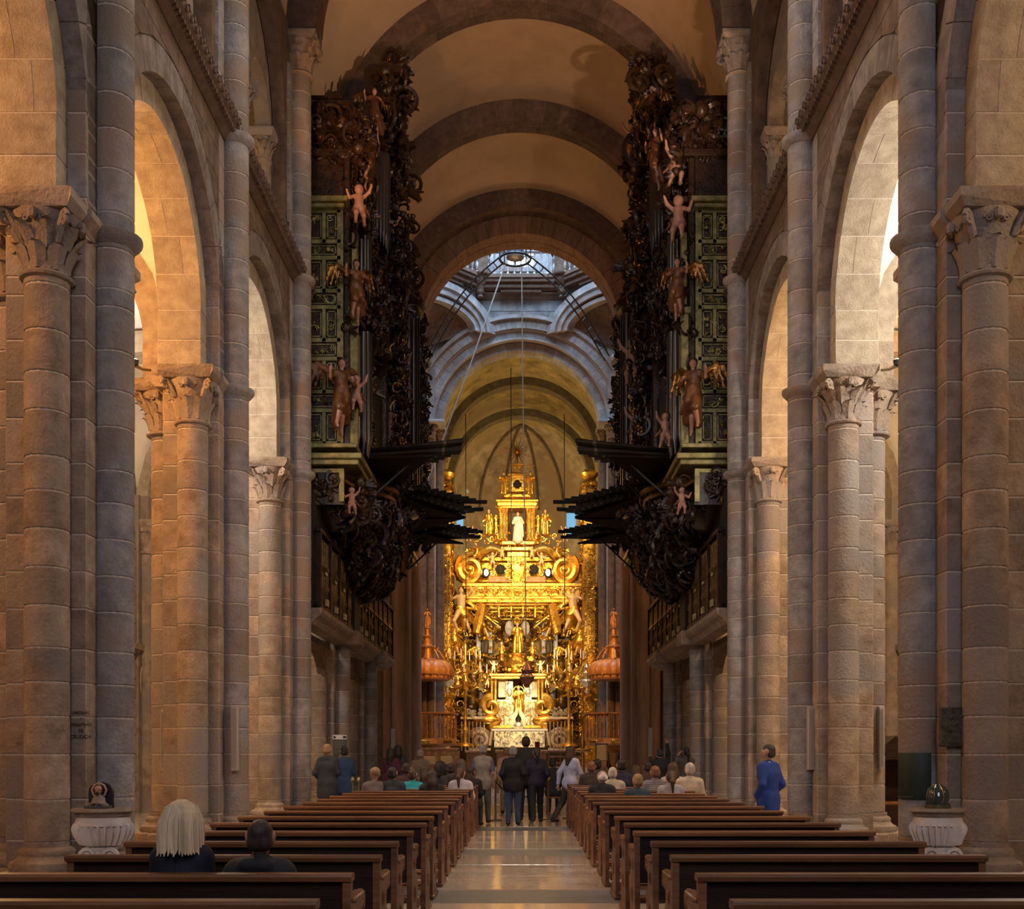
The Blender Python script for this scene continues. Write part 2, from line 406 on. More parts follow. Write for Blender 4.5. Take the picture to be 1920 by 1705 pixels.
LEAF = leaf(.17, .30, .13); LEAFB = leaf(.15, .34, .20); SPI = spiral(.085, 1.6, tr=.026)
def capital(kind=0):
    m = M(); m.lathe([(.225, -.06), (.27, -.045), (.28, -.02), (.265, .0), (.23, .01), (.23, .12), (.25, .3), (.31, .48), (.37, .58), (.37, .6)], n=20)
    for j in range(8 if kind == 0 else 10):
        a = j*2*PI/(8 if kind == 0 else 10); m.stamp(LEAF, (.235*math.sin(a), -.235*math.cos(a), .02), (1, 1, 1.0 if kind == 0 else 1.25), (0, 0, a))
    if kind == 0:
        for j in range(8):
            a = (j+.5)*PI/4; m.stamp(LEAFB, (.25*math.sin(a), -.25*math.cos(a), .22), (1, 1.2, .85), (0, 0, a))
    for j in range(4):
        a = (j+.5)*PI/2; r = .43
        m.stamp(SPI, (r*math.sin(a), -r*math.cos(a), .50), 1, (0, 0, a+PI/2)); m.stamp(SPI, (r*math.sin(a), -r*math.cos(a), .50), (-1, 1, 1), (0, 0, a+PI/2))
        m.tube([(.25*math.sin(a), -.25*math.cos(a), .28), (.33*math.sin(a), -.33*math.cos(a), .42), (.42*math.sin(a), -.42*math.cos(a), .57)], (.03, .045, .03), 6)
        a2 = j*PI/2; m.ball((.36*math.sin(a2), -.36*math.cos(a2), .53), (.055, .055, .07), 7, 5)
        m.stamp(SPI, (.33*math.sin(a2+.28), -.33*math.cos(a2+.28), .50), .55, (0, 0, a2+.2)); m.stamp(SPI, (.33*math.sin(a2-.28), -.33*math.cos(a2-.28), .50), (-.55, .55, .55), (0, 0, a2-.2))
    return m.mesh('capital', STONE)
CAP = [capital(0), capital(1)]
def abacus_mesh(wx, wy, h=.17, c=.07):
    m = M(); m.prism([(-wx, h*.45), (-wx, h), (wx, h), (wx, h*.45), (wx-c, 0), (-wx+c, 0)], 'y', -wy, wy)
    # chamfer the ends too
    V = np.concatenate(m.V); f = V[:, 2] < .01; V[f, 1] *= (wy-c)/wy; m.V = [V]
    return m.mesh('abacus', STONE, False)
ABA = abacus_mesh(.42, .42); ABAB = abacus_mesh(.40, .40, .14)
def base_mesh(r=.23):
    m = M(); m.lathe([(r*1.62, .26), (r*1.66, .30), (r*1.62, .35), (r*1.35, .38), (r*1.22, .42), (r*1.25, .46), (r*1.18, .49), (r*1.0, .51), (r, .56)], n=20)
    m.box(-r*1.72, r*1.72, -r*1.72, r*1.72, 0, .26, .02); return m.mesh('base', STONE)
BASE = base_mesh()
# ---- compound piers, course by course
rs = random.Random(4)
courses = []; z = .56
while z < ZS-.80:
    h = rs.choice((.40, .44, .48, .36)); 
    if z+.05 < ZI-.7 < z+h+.12: h = ZI-.7-z
    if z+h > ZS-.95: h = ZS-.75-z
    courses.append((round(z, 3), round(h, 3))); z = round(z+h, 3)
MC = {}
def drum(kind, h):
    key = (kind, h)
    if key in MC: return MC[key]
    c = .012; m = M()
    if kind in ('shaft', 'column', 'aisle'):
        r = .20 if kind == 'aisle' else .23; m.lathe([(r-c, GAP), (r, GAP+c), (r, h-GAP-c), (r-c, h-GAP)], n=20); mt = STONEB if kind == 'shaft' else STONE
    elif kind == 'core': m.box(-.42, .45, -.5, .5, GAP, h-GAP, c); mt = STONE
    elif kind == 'coretop': m.box(.10, .45, -.5, .5, GAP, h-GAP, c); mt = STONEB
    elif kind == 'back': m.box(-.42, .62, -.30, .30, GAP, h-GAP, c); mt = STONEB
    MC[key] = m.mesh('stone_block', mt); return MC[key]
def ring_mesh(name, r, h, mt=STONEB):
    return M().lathe([(r, 0), (r+.05, h*.25), (r+.085, h*.5), (r+.085, h*.8), (r+.02, h), (r, h)], n=20).mesh(name, mt)
RING = ring_mesh('impost_ring', .235, .17)
CORE = {}
def mortar(z0, z1, up):
    m = M(); e = .010
    m.lathe([(.23-e, z0), (.23-e, z1)], (.55, 0, 0), 16)
    if not up:
        m.box(-.42+e, .45-e, -.5+e, .5-e, z0, z1)
        for u, y, rr in ((.08, -.62, .23), (.08, .62, .23), (-.55, 0, .20)): m.lathe([(rr-e, z0), (rr-e, z1)], (u, y, 0), 16)
    else: m.box(.10+e, .45-e, -.5+e, .5-e, z0, z1)
    return m.mesh('mortar_core', MORTAR)
MLOW, MUP = mortar(.3, ZI-.05, 0), mortar(ZI-.1, ZS-.75, 1)
def imp_band():
    m = M(); 
    for (x0, x1, y0, y1) in ((-.5, .45, -.5, .5),): m.prism([(x0-.09, ZI-.02), (x0-.09, ZI-.1), (x0, ZI-.19), (x1, ZI-.19), (x1+.09, ZI-.1), (x1+.09, ZI-.02)], 'y', y0-.09, y1+.09)
    return m.mesh('impost_band', STONE, False)
IMPB = imp_band()
PLIN = M().box(-.62, .60, -.62, .62, 0, .26, .02).mesh('plinth', STONE)
WHICH = {-1: ['nearest the camera, outside the left edge', 'first full pier with the painted inscription', 'second pier, with a white loudspeaker bar', 'third pier, just before the organ', 'pier standing under the organ gallery', 'last slim pier before the crossing'],
         1: ['nearest the camera, outside the right edge', 'first full pier with the bronze plaque', 'second pier, with a white loudspeaker bar', 'third pier, behind the man in the blue jacket', 'pier standing under the organ gallery', 'last slim pier before the crossing']}
def pstruct(name, label, cat, loc=(0, 0, 0), rz=0):
    return link(name, None, None, loc, (0, 0, rz), label=label, kind='structure')
def pier(s, k):
    p = pstruct('compound_pier', f'tall compound granite pier of the {SIDE[s]} arcade, '+WHICH[s][k+1], 'pier', (sx(s, 5.05), PY(k), 0), 0 if s < 0 else PI)
    link('plinth', PLIN, p); link('mortar_core', MLOW, p); link('mortar_core', MUP, p); link('impost_band', IMPB, p)
    cols_ = [('shaft', .55, 0), ('column', .08, -.62), ('column', .08, .62), ('aisle', -.55, 0)]
    for kd, u, y in cols_:
        link('base', BASE, p, (u, y, 0))
    link('stone_block', drum('core', .30), p, (0, 0, .26))
    for z0, h in courses:
        low = z0+h <= ZI-.65
        link('stone_block', drum('shaft', h), p, (.55, 0, z0), (0, 0, rs.random()*6))
        if z0+h <= ZI+.2:
            link('stone_block', drum('core', h), p, (0, 0, z0))
        elif not (k >= 3): link('stone_block', drum('coretop', h), p, (0, 0, z0))
        if low:
            for kd, u, y in cols_[1:]: 
                if y*-s > 0 and k > 1: continue
                link('stone_block', drum(kd, h), p, (u, y, z0), (0, 0, rs.random()*6))
    for kd, u, y in cols_[1:]:
        c = link('capital', CAP[(k+(u < 0)+(s > 0)) % 2], p, (u, y, ZI-.77), None, (1, 1, 1))
        link('abacus', ABA, p, (u, y, ZI-.17))
    link('impost_ring', RING, p, (.55, 0, ZI-.20)); link('impost_ring', RING, p, (.55, 0, ZC-.12))
    link('capital', CAP[1], p, (.55, 0, ZS-.75)); link('abacus', ABAB, p, (.55, 0, ZS-.15))
    return p
PIERS = {(s, k): pier(s, k) for s in (-1, 1) for k in range(-1, 5)}

# ---- arcade walls
def wedge(name, r0, r1, x0, x1, da, mt, n=3, c=.01):
    """one voussoir, centred on +z of a ring about the x axis"""
    m = M(); A = np.linspace(-da/2+GAP/r0, da/2-GAP/r0, n+1); V = []
    for x in (x0, x1):
        for r in (r0, r1):
            for a in A: V.append((x, r*math.sin(a), r*math.cos(a)))
    k = n+1; F_ = []
    for i in range(n):
        F_ += [(i, i+1, k+i+1, k+i), (2*k+i, 3*k+i, 3*k+i+1, 2*k+i+1), (i, 2*k+i, 2*k+i+1, i+1), (k+i, k+i+1, 3*k+i+1, 3*k+i)]
    F_ += [(0, k, 3*k, 2*k), (n, 2*k+n, 3*k+n, k+n)]
    m.add(V, F_); return m.mesh(name, mt)
def ringmesh(r0, r1, x0, x1, a0, a1, n, mt, name, axis='x', c=(0, 0, 0)):
    m = M(); A = np.linspace(a0, a1, n+1); V = []
    for x in (x0, x1):
        for r in (r0, r1):
            for a in A:
                p_ = (x, r*math.sin(a), r*math.cos(a)) if axis == 'x' else (r*math.sin(a), x, r*math.cos(a))
                V.append((p_[0]+c[0], p_[1]+c[1], p_[2]+c[2]))
    k = n+1; F_ = []
    for i in range(n): F_ += [(i, i+1, k+i+1, k+i), (2*k+i, 3*k+i, 3*k+i+1, 2*k+i+1), (i, 2*k+i, 2*k+i+1, i+1), (k+i, k+i+1, 3*k+i+1, 3*k+i)]
    F_ += [(0, k, 3*k, 2*k), (n, 2*k+n, 3*k+n, k+n)]
    m.add(V, F_); return m.mesh(name, mt) if mt else m
def profwall(m, xa, xb, pts, ztop, mi=0):
    """wall slab between planes xa, xb; pts = [(y, zbottom)] left to right"""
    for (y0, z0), (y1, z1) in zip(pts[:-1], pts[1:]):
        if abs(y1-y0) < 1e-6: continue
        V = [(x, y, z) for x in (xa, xb) for (y, z) in ((y0, z0), (y1, z1), (y1, ztop), (y0, ztop))]
        m.add(V, [(0, 1, 2, 3), (7, 6, 5, 4), (0, 4, 5, 1), (2, 6, 7, 3), (1, 5, 6, 2), (3, 7, 4, 0)], mi)
def arcpts(yc, zc, r, n=16, rz=None):
    return [(yc-r*math.cos(t), zc+(rz or r)*math.sin(t)) for t in np.linspace(0, PI, n+1)]
RI, RO, ZA = 1.82, 2.12, ZI+.90
walls = {s: struct('wall_'+SIDE[s]) for s in (-1, 1)}
def clip_circle(poly, yc, zc, r):
    cy = sum(p[0] for p in poly)/len(poly)-yc; cz = sum(p[1] for p in poly)/len(poly)-zc
    if cz < 0: nx, nz = (1 if cy > 0 else -1), 0
    else:
        L = math.hypot(cy, cz)+1e-9; nx, nz = cy/L, cz/L
    out = []
    for i in range(len(poly)):
        a, b_ = poly[i], poly[(i+1) % len(poly)]
        da = (a[0]-yc)*nx+(a[1]-zc)*nz-r; db = (b_[0]-yc)*nx+(b_[1]-zc)*nz-r
        if da >= 0: out.append(a)
        if (da >= 0) != (db >= 0):
            t = da/(da-db); out.append((a[0]+(b_[0]-a[0])*t, a[1]+(b_[1]-a[1])*t))
    return out
for s in (-1, 1):
    W = walls[s]
    NI, NO = 11, 13
    vi = wedge('voussoir', RI, RO+.02, s*4.80, s*5.46, PI/NI, SOFFIT); va = [wedge('voussoir', RI, RO+.02, s*(a+.004), s*(b_-.004), PI/NI, SOFFIT) for a, b_ in ((4.80, 5.20), (5.20, 5.46), (4.80, 5.04), (5.04, 5.46))]; ORDER = mat('granite_order', (.105, .085, .075), (.22, .185, .165), .85, scale=4.5, bump=.7, bscale=26, orand=.16); vo = wedge('voussoir', RO+.02, RO+.40, s*4.60, s*4.80, PI/NO, ORDER)
    si = {sg: M().box(s*4.80, s*5.46, sg*RI, sg*(RO+.02), GAP, .45-GAP, .01).mesh('stone_block', SOFFIT) for sg in (-1, 1)}
    so = {sg: M().box(s*4.60, s*4.80, sg*(RO+.02), sg*(RO+.40), GAP, .45-GAP, .01).mesh('stone_block', STONEB) for sg in (-1, 1)}
    for k in range(-2, 4):
        yc = PY(k)+BAY/2
        if k in (-1, 0, 1, 2):
            for i in range(NI):
                for me_ in ([vi], va[:2], va[2:])[(i*2+k) % 3]: link('voussoir', me_, W, (X0, yc, ZA), (-PI/2+(i+.5)*PI/NI, 0, 0))
            link('arch_mortar', ringmesh(RI+.008, RO, s*4.81, s*5.45, -PI/2, PI/2, 24, MORTAR, 'arch_mortar'), W, (X0, yc, ZA)); m = M()
            for sg in (-1, 1): m.box(s*4.81, s*5.45, sg*(RI+.008), sg*RO, 0, .9)
            m.build('stilt_mortar', MORTAR, W, (X0, yc, ZI), kind='stuff')
            for i in range(NO): link('voussoir', vo, W, (X0, yc, ZA), (-PI/2+(i+.5)*PI/NO, 0, 0))
            for sg in (-1, 1):
                for j in range(2): link('stone_block', si[sg], W, (X0, yc, ZI+.45*j)); link('stone_block', so[sg], W, (X0, yc, ZI+.45*j))
        else:
            m = ringmesh(RI, RO+.02, s*4.80, s*5.46, -PI/2, PI/2, 24, SOFFIT, 'arch_ring'); link('arch_ring', m, W, (X0, yc, ZA))
            m = ringmesh(RO+.02, RO+.40, s*4.60, s*4.80, -PI/2, PI/2, 24, STONEB, 'arch_ring'); link('arch_ring', m, W, (X0, yc, ZA))
            m = M(); 
            for sg in (-1, 1): m.box(s*4.80, s*5.46, sg*RI, sg*(RO+.02), 0, .9); m.box(s*4.60, s*4.80, sg*(RO+.02), sg*(RO+.4), 0, .9)
            m.build('arch_stilts', SOFFIT, W, (X0, yc, ZI))
        # backing of the spandrel, then its stones
        m = M(); pts = [(yc-2.6, ZI)]+[(yc-RO-.03, ZI)]+arcpts(yc, ZA, RO+.03, 20)+[(yc+RO+.03, ZI), (yc+2.6, ZI)]
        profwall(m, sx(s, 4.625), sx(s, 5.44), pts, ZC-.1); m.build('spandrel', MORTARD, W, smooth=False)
        if k in (0, 1):
            z = ZI+.0; r_ = 0
            while z < ZC-.15:
                h = .43; off = .35 if r_ % 2 else 0; y = yc-2.05-off*.5
                while y < yc+2.1:
                    l_ = .55+.25*rs.random(); poly = [(y+GAP, z+GAP), (min(y+l_, yc+2.1)-GAP, z+GAP), (min(y+l_, yc+2.1)-GAP, min(z+h, ZC-.12)-GAP), (y+GAP, min(z+h, ZC-.12)-GAP)]
                    poly = [(max(p_[0], yc-2.1), p_[1]) for p_ in poly]; q = clip_circle(poly, yc, ZA, RO+.41)
                    if len(q) >= 3 and max(a[0] for a in q)-min(a[0] for a in q) > .06:
                        m = M().prism([(a[0]-yc, a[1]) for a in q], 'x', s*4.60, s*4.66); m.build('stone_block', STONEW, W, (X0, yc, 0), smooth=False)
                    y += l_
                z += h; r_ += 1
        else:
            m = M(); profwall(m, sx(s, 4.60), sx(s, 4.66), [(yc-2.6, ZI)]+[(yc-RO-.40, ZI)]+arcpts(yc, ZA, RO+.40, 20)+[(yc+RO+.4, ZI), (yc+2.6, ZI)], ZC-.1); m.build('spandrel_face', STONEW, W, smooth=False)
        # gallery storey
        m = M(); zb = ZC+.25; zt = ZS+.1; big = 1.92
        profwall(m, sx(s, 4.66), sx(s, 4.90), [(yc-2.6, zb), (yc-big, zb)]+arcpts(yc, 13.75, big, 18)+[(yc+big, zb), (yc+2.6, zb)], zt)
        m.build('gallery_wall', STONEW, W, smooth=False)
        m = M(); pts = [(yc-big-.1, 13.75), (yc-1.78, 13.75)]+arcpts(yc-.94, 13.75, .84, 12)+arcpts(yc+.94, 13.75, .84, 12)+[(yc+1.78, 13.75), (yc+big+.1, 13.75)]
        profwall(m, sx(s, 4.92), sx(s, 5.22), pts, zt); m.build('gallery_tympanum', STONE, W, smooth=False)
        m = M()
        for yy, r in ((yc, .15), (yc-1.78, .15), (yc+1.78, .15)):
            m.lathe([(r*1.5, zb), (r*1.5, zb+.08), (r*1.2, zb+.14), (r, zb+.18), (r, 13.15), (r*1.15, 13.18), (r, 13.2)], (sx(s, 5.06), yy, 0), 14)
        m.box(sx(s, 4.9), sx(s, 5.25), yc-2.3, yc-1.95, zb, 13.75); m.box(sx(s, 4.9), sx(s, 5.25), yc+1.95, yc+2.3, zb, 13.75)
        m.build('gallery_columns', STONE, W)
        for yy in (yc, yc-1.78, yc+1.78):
            link('capital', CAP[0], W, (sx(s, 5.06), yy, 13.2), None, (.62, .62, .66)); link('abacus', ABA, W, (sx(s, 5.06), yy, 13.6), None, (.62, .62, .9))
    # gallery floor, back wall, outer aisle wall
    m = M(); m.box(sx(s, 4.7), sx(s, 10), -6, 38.4, ZC-.1, ZC+.22); m.build('gallery_floor', STONEW, W, smooth=False)
    m = M(); m.box(sx(s, 8.6), sx(s, 8.9), -6, 38.4, ZC, 17.6); m.box(sx(s, 4.9), sx(s, 8.8), -6, 38.4, 17.2, 17.6); m.build('gallery_back_wall', SOFFIT, W, smooth=False)
    # aisle vaults
    m = M(); n = 18
    for k in range(-2, 5):
        yc = PY(k)+BAY/2; xs = np.linspace(5.46, 9.55, n); ys = np.linspace(-2.6, 2.6, n); V = []
        for x in xs:
            for y in ys:
                a = 1-min(1, abs((x-7.5)/2.05))**2; c_ = 1-min(1, abs(y/2.3))**2
                V.append((sx(s, x), yc+y, 7.9+2.25*max(math.sqrt(max(a, 0)), math.sqrt(max(c_, 0)))))
        m.add(V, [(i*n+j, i*n+j+1, (i+1)*n+j+1, (i+1)*n+j) for i in range(n-1) for j in range(n-1)])
    m.build('aisle_vault', AVAULT, W, angle=50)
    for k in range(-1, 5):
        q = ringmesh(1.72, 2.15, -.32, .32, -PI/2, PI/2, 22, SOFFIT, 'aisle_arch', 'y'); link('aisle_arch', q, W, (sx(s, 7.55), PY(k), 7.9))
        m = M()
        for xx in (5.62, 9.48):
            m.box(sx(s, xx)-.22, sx(s, xx)+.22, PY(k)-.32, PY(k)+.32, 7.3, 7.9)
        m.lathe([(.22, 0), (.22, 6.6)], (sx(s, 9.4), PY(k), 0), 16); m.box(sx(s, 9.45), sx(s, 9.8), PY(k)-.45, PY(k)+.45, 0, 7.9)
        m.build('wall_respond', STONE, W); link('capital', CAP[0], W, (sx(s, 9.4), PY(k), 6.53)); link('abacus', ABA, W, (sx(s, 9.4), PY(k), 7.13))
OUTER = {s: struct('wall_aisle_'+SIDE[s]) for s in (-1, 1)}
for s in (-1, 1):
    W = OUTER[s]
    for k in range(-2, 5):
        yc = PY(k)+BAY/2; m = M()
        pts = [(yc-2.6, 0), (yc-.62, 0)]+[(yc-.62, 2.0)]+arcpts(yc, 2.0, .62, 10)+[(yc+.62, 0), (yc+2.6, 0)]
        if k in (2, 3):
            profwall(m, sx(s, 9.55), sx(s, 9.9), [(yc-2.6, 0), (yc-.62, 0)]+arcpts(yc, 1.7, .62, 10)+[(yc+.62, 0), (yc+2.6, 0)], 4.2)
        else: m.box(sx(s, 9.55), sx(s, 9.9), yc-2.6, yc+2.6, 0, 4.2)
        profwall(m, sx(s, 9.55), sx(s, 9.9), [(yc-2.6, 4.2), (yc-1.0, 4.2)]+arcpts(yc, 6.7, .85, 12)+[(yc+1.0, 4.2), (yc+2.6, 4.2)], 11.2)
        m.build('wall_masonry', MORTARD, W, smooth=False)
        m = M().box(sx(s, 9.9), sx(s, 10.0), yc-2.6, yc+2.6, 0, 11); m.build('niche_back', RIB, W, smooth=False)
        if k in (2, 3):
            d_ = struct(f'door_{1 if k == 2 else 2}' if s < 0 else f'door_{3 if k == 2 else 4}'); M().box(sx(s, 9.7), sx(s, 9.78), yc-.62, yc+.62, 0, 2.3).build('door_leaf', DARK, d_)
        m = M().box(sx(s, 9.38), sx(s, 9.6), yc-2.6, yc+2.6, 4.05, 4.2)
        for j in range(20): m.box(sx(s, 9.44), sx(s, 9.56), yc-2.55+j*.26, yc-2.42+j*.26, 3.95, 4.05)
        m.build('string_course', STONE, W, smooth=False)
        m = M()
        for sg in (-1, 1): m.lathe([(.22, 4.2), (.22, 4.28), (.15, 4.36), (.13, 4.4), (.13, 6.4)], (sx(s, 9.62), yc+sg*.98, 0), 12)
        m.build('niche_columns', STONE, W)
        for sg in (-1, 1): link('capital', CAP[0], W, (sx(s, 9.62), yc+sg*.98, 6.35), None, (.6, .6, .6))
        link('arch_ring', ringmesh(.85, 1.15, s*9.48, s*9.6, -PI/2, PI/2, 16, STONE, 'arch_ring'), W, (X0, yc, 6.72))
    # the stones of the stretch seen between the piers
    bl = {l_: M().box(s*9.50, s*9.58, GAP, l_-GAP, GAP, .45-GAP, .008).mesh('stone_block', SOFFIT) for l_ in (.55, .7, .85)}
    for r_ in range(15):
        z = .10+r_*.46; y = 21.6-(r_ % 2)*.4
        while y < 31.0:
            l_ = rs.choice((.55, .7, .85)); bad = False
            for k in (2, 3, 1):
                yc = PY(k)+BAY/2
                if z < 2.35 and k != 1 and y < yc+.65 and y+l_ > yc-.65: bad = True
                if 3.6 < z < 7.9 and y < yc+1.18 and y+l_ > yc-1.18: bad = True
            if not bad and not (3.5 < z < 4.2): link('stone_block', bl[l_], W, (X0, y, z))
            y += l_
# ledge with billets
for i, s in enumerate((-1, 1)):
    t = struct(f'trim_{i+1}')
    M().prism([(sx(s, 4.75), ZC-.12), (sx(s, 4.58), ZC-.12), (sx(s, 4.40), ZC+.02), (sx(s, 4.36), ZC+.06), (sx(s, 4.36), ZC+.22), (sx(s, 4.75), ZC+.25)], 'y', -6, 38.2).build('ledge', RIB, t, smooth=False)
    m = M()
    for j in range(290):
        y = 6+j*.11
        m.box(sx(s, 4.325), sx(s, 4.40), y, y+.06, ZC+.05+(j % 2)*.08, ZC+.12+(j % 2)*.08); m.box(sx(s, 4.40), sx(s, 4.50), y, y+.06, ZC-.04, ZC+.02)
    m.build('billet_moulding', RIB, t, smooth=False, kind='stuff')

# ---- barrel vault
ceil = struct('ceiling')
m = ringmesh(4.72, 4.95, -8, 38.6, -PI/2, PI/2, 40, None, '', 'y', (X0, 0, ZS)); m.build('barrel_vault', VAULT, ceil, angle=30)
RA = 4.10
NV = 29
vf = wedge('voussoir', RA, RA+.64, -.34, -.02, PI/NV, RIB); vb = wedge('voussoir', RA, RA+.64, .02, .34, PI/NV, RIB)
for k in range(-1, 6):
    y = PY(k)
    link('arch_ring', ringmesh(RA+.012, RA+.6, -.33, .33, -PI/2, PI/2, 40, MORTARD, 'arch_ring', 'y'), ceil, (X0, y, ZS))
    if k in (2, 3, 4, 5):
        for i in range(NV):
            link('voussoir', vf, ceil, (X0, y, ZS), (-PI/2+(i+.5)*PI/NV, 0, PI/2)) if 0 else None
            for me_, off in ((vf, 0), (vb, .5)):
                a = -PI/2+(i+.5+off)*PI/NV
                if a > PI/2-.04: continue
                o = link('voussoir', me_, ceil, (X0, y, ZS)); o.rotation_mode = 'XYZ'
                o.rotation_euler = (Matrix.Rotation(a, 3, 'Y') @ Matrix.Rotation(PI/2, 3, 'Z')).to_euler()
    else: link('arch_ring', ringmesh(RA, RA+.64, -.34, .34, -PI/2, PI/2, 40, RIB, 'arch_ring', 'y'), ceil, (X0, y, ZS))

# ================================================================== crossing
cross = struct('wall_crossing')
YN, YF = 38.4, 50.0
# near arch: second order, radius 3.5
NB = 25
for (r0, r1, y0, y1, n_) in ((3.50, 4.12, 38.75, 40.0, NB),):
    vw = wedge('voussoir', r0, r1, -.62, -.02, PI/n_, REDST); vw2 = wedge('voussoir', r0, r1, .02, .62, PI/n_, REDST)
    for me_, off in ((vw, 0), (vw2, .5)):
        for i in range(n_):
            a = -PI/2+(i+.5+off)*PI/n_
            if a > PI/2-.05: continue
            o = link('voussoir', me_, cross, (X0, (y0+y1)/2, ZS)); o.rotation_euler = (Matrix.Rotation(a, 3, 'Y') @ Matrix.Rotation(PI/2, 3, 'Z')).to_euler()
link('arch_ring', ringmesh(3.52, 4.5, 38.8, 39.95, -PI/2, PI/2, 40, MORTARD, 'arch_ring', 'y'), cross, (X0, 0, ZS))
# wall above the near arch up into the lantern (closes the crossing)
m = M()
def annwall(m, y0, y1, r, half, ztop, n=24, zc=ZS):
    A = np.linspace(-PI/2, PI/2, n+1)
    for i in range(n):
        a0, a1 = A[i], A[i+1]; V = []
        for y in (y0, y1):
            for a in (a0, a1): V.append((X0+r*math.sin(a), y, zc+r*math.cos(a)))
            for a in (a1, a0): V.append((X0+(half*a/(PI/2)), y, ztop))
        m.add(V, [(0, 1, 2, 3), (7, 6, 5, 4), (0, 4, 5, 1)])
annwall(m, 39.3, 40.0, 4.0, 4.7, 21.6); m.build('arch_wall', GREY, cross, smooth=False)
def shaftcol(m, x, y, r, z0, z1, n=14): m.lathe([(r*1.5, z0), (r*1.5, z0+.25), (r*1.25, z0+.35), (r, z0+.45), (r, z1)], (x, y, 0), n)
for s in (-1, 1):
    p = pstruct('crossing_pier', f'fluted reddish stone pier carrying the {SIDE[s]} side of the great crossing arch', 'pier', (0, 0, 0), 0)
    M().box(sx(s, 3.86), sx(s, 5.6), 38.2, 40.0, 0, ZS).build('core', REDST, p)
    for xx, yy, r in ((3.78, 39.45, .26), (4.2, 38.25, .23), (4.62, 38.2, .2)):
        m = M(); shaftcol(m, sx(s, xx), yy, r, 0, ZS-.6); m.build('shaft', REDST, p)
        link('capital', CAP[0], p, (sx(s, xx), yy, ZS-.66), None, (1, 1, 1))
    m = M()
    for j in range(5): m.box(sx(s, 3.84), sx(s, 3.95), 38.25+j*.21, 38.37+j*.21, .5, ZS-.8)
    for j in range(4): m.box(sx(s, 4.0+j*.12), sx(s, 4.06+j*.12), 38.10, 38.25, .5, ZS-.8)
    m.build('fluting', REDST, p); M().box(sx(s, 3.4), sx(s, 4.9), 38.0, 40.0, ZS-.15, ZS+.02, .05).build('abacus', STONE, p)
    # far pier
    p = pstruct('crossing_pier', f'grey stone pier at the {SIDE[s]} side of the choir arch, behind the pulpit', 'pier', (0, 0, 0), 0)
    M().box(sx(s, 3.85), sx(s, 5.5), 49.6, 51.2, 0, ZS+5).build('core', GREY, p)
    for xx, yy, r in ((3.72, 50.5, .22), (4.03, 49.6, .16), (4.36, 49.5, .16), (4.68, 49.42, .17)):
        m = M(); shaftcol(m, sx(s, xx), yy, r, 0, ZS-.5); m.build('shaft', STONEW if xx < 4.5 else GREY, p)
        link('capital', CAP[0], p, (sx(s, xx), yy, ZS-.55), None, (.8, .8, .9))
    M().box(sx(s, 3.4), sx(s, 5), 49.1, 51, ZS-.02, ZS+.14, .04).build('abacus', GREY, p)
    # slim corner statue on a tall shaft
    m = M(); shaftcol(m, sx(s, 4.35), 48.95, .11, ZS-.1, ZS+2.2, 10); m.build('upper_shaft', GREY, p)
    link('capital', CAP[0], p, (sx(s, 4.35), 48.95, ZS+2.1), None, (.9, .9, .9)); M().box(sx(s, 3.95), sx(s, 4.85), 48.6, 49.6, ZS+2.65, ZS+2.85, .05).build('ledge', GREY, p)
# choir arch: three orders + wall
ctr = struct('wall_choir')
for r0, r1, y0, y1, n_, mt in ((3.55, 3.92, 50.2, 51.0, 27, GREY), (3.94, 4.32, 49.85, 50.4, 29, GREY), (4.34, 4.75, 49.6, 50.2, 31, GREY)):
    hw = (y1-y0)/2; vw = wedge('voussoir', r0, r1, -hw, hw, PI/n_, mt)
    for i in range(n_):
        o = link('voussoir', vw, ctr, (X0, (y0+y1)/2, ZS)); o.rotation_euler = (Matrix.Rotation(-PI/2+(i+.5)*PI/n_, 3, 'Y') @ Matrix.Rotation(PI/2, 3, 'Z')).to_euler()
link('arch_moulding', ringmesh(4.74, 4.90, 49.4, 49.7, -PI/2, PI/2, 40, GREY, 'arch_moulding', 'y'), ctr, (X0, 0, ZS))
link('arch_moulding', ringmesh(3.90, 3.98, 49.75, 50.1, -PI/2, PI/2, 40, GREY, 'arch_moulding', 'y'), ctr, (X0, 0, ZS))
m = M(); annwall(m, 49.75, 50.6, 4.3, 5.4, 22.8, 30); m.build('wall_backing', MORTAR, ctr, smooth=False)
for r_ in range(9):
    z = ZS+2.0+r_*.52
    x = -4.75+(r_ % 2)*-.35
    while x < 4.7:
        l_ = .6+.35*rs.random(); xx0, xx1 = max(x, -4.7), min(x+l_, 4.7)
        q = clip_circle([(xx0+GAP*2, z+GAP*2), (xx1-GAP*2, z+GAP*2), (xx1-GAP*2, z+.52-GAP*2), (xx0+GAP*2, z+.52-GAP*2)], 0, ZS, 4.9)
        if len(q) >= 3 and xx1-xx0 > .15: M().prism([(a[0]+X0, a[1]) for a in q], 'y', 49.68, 49.8).build('stone_block', GREY, ctr, smooth=False)
        x += l_
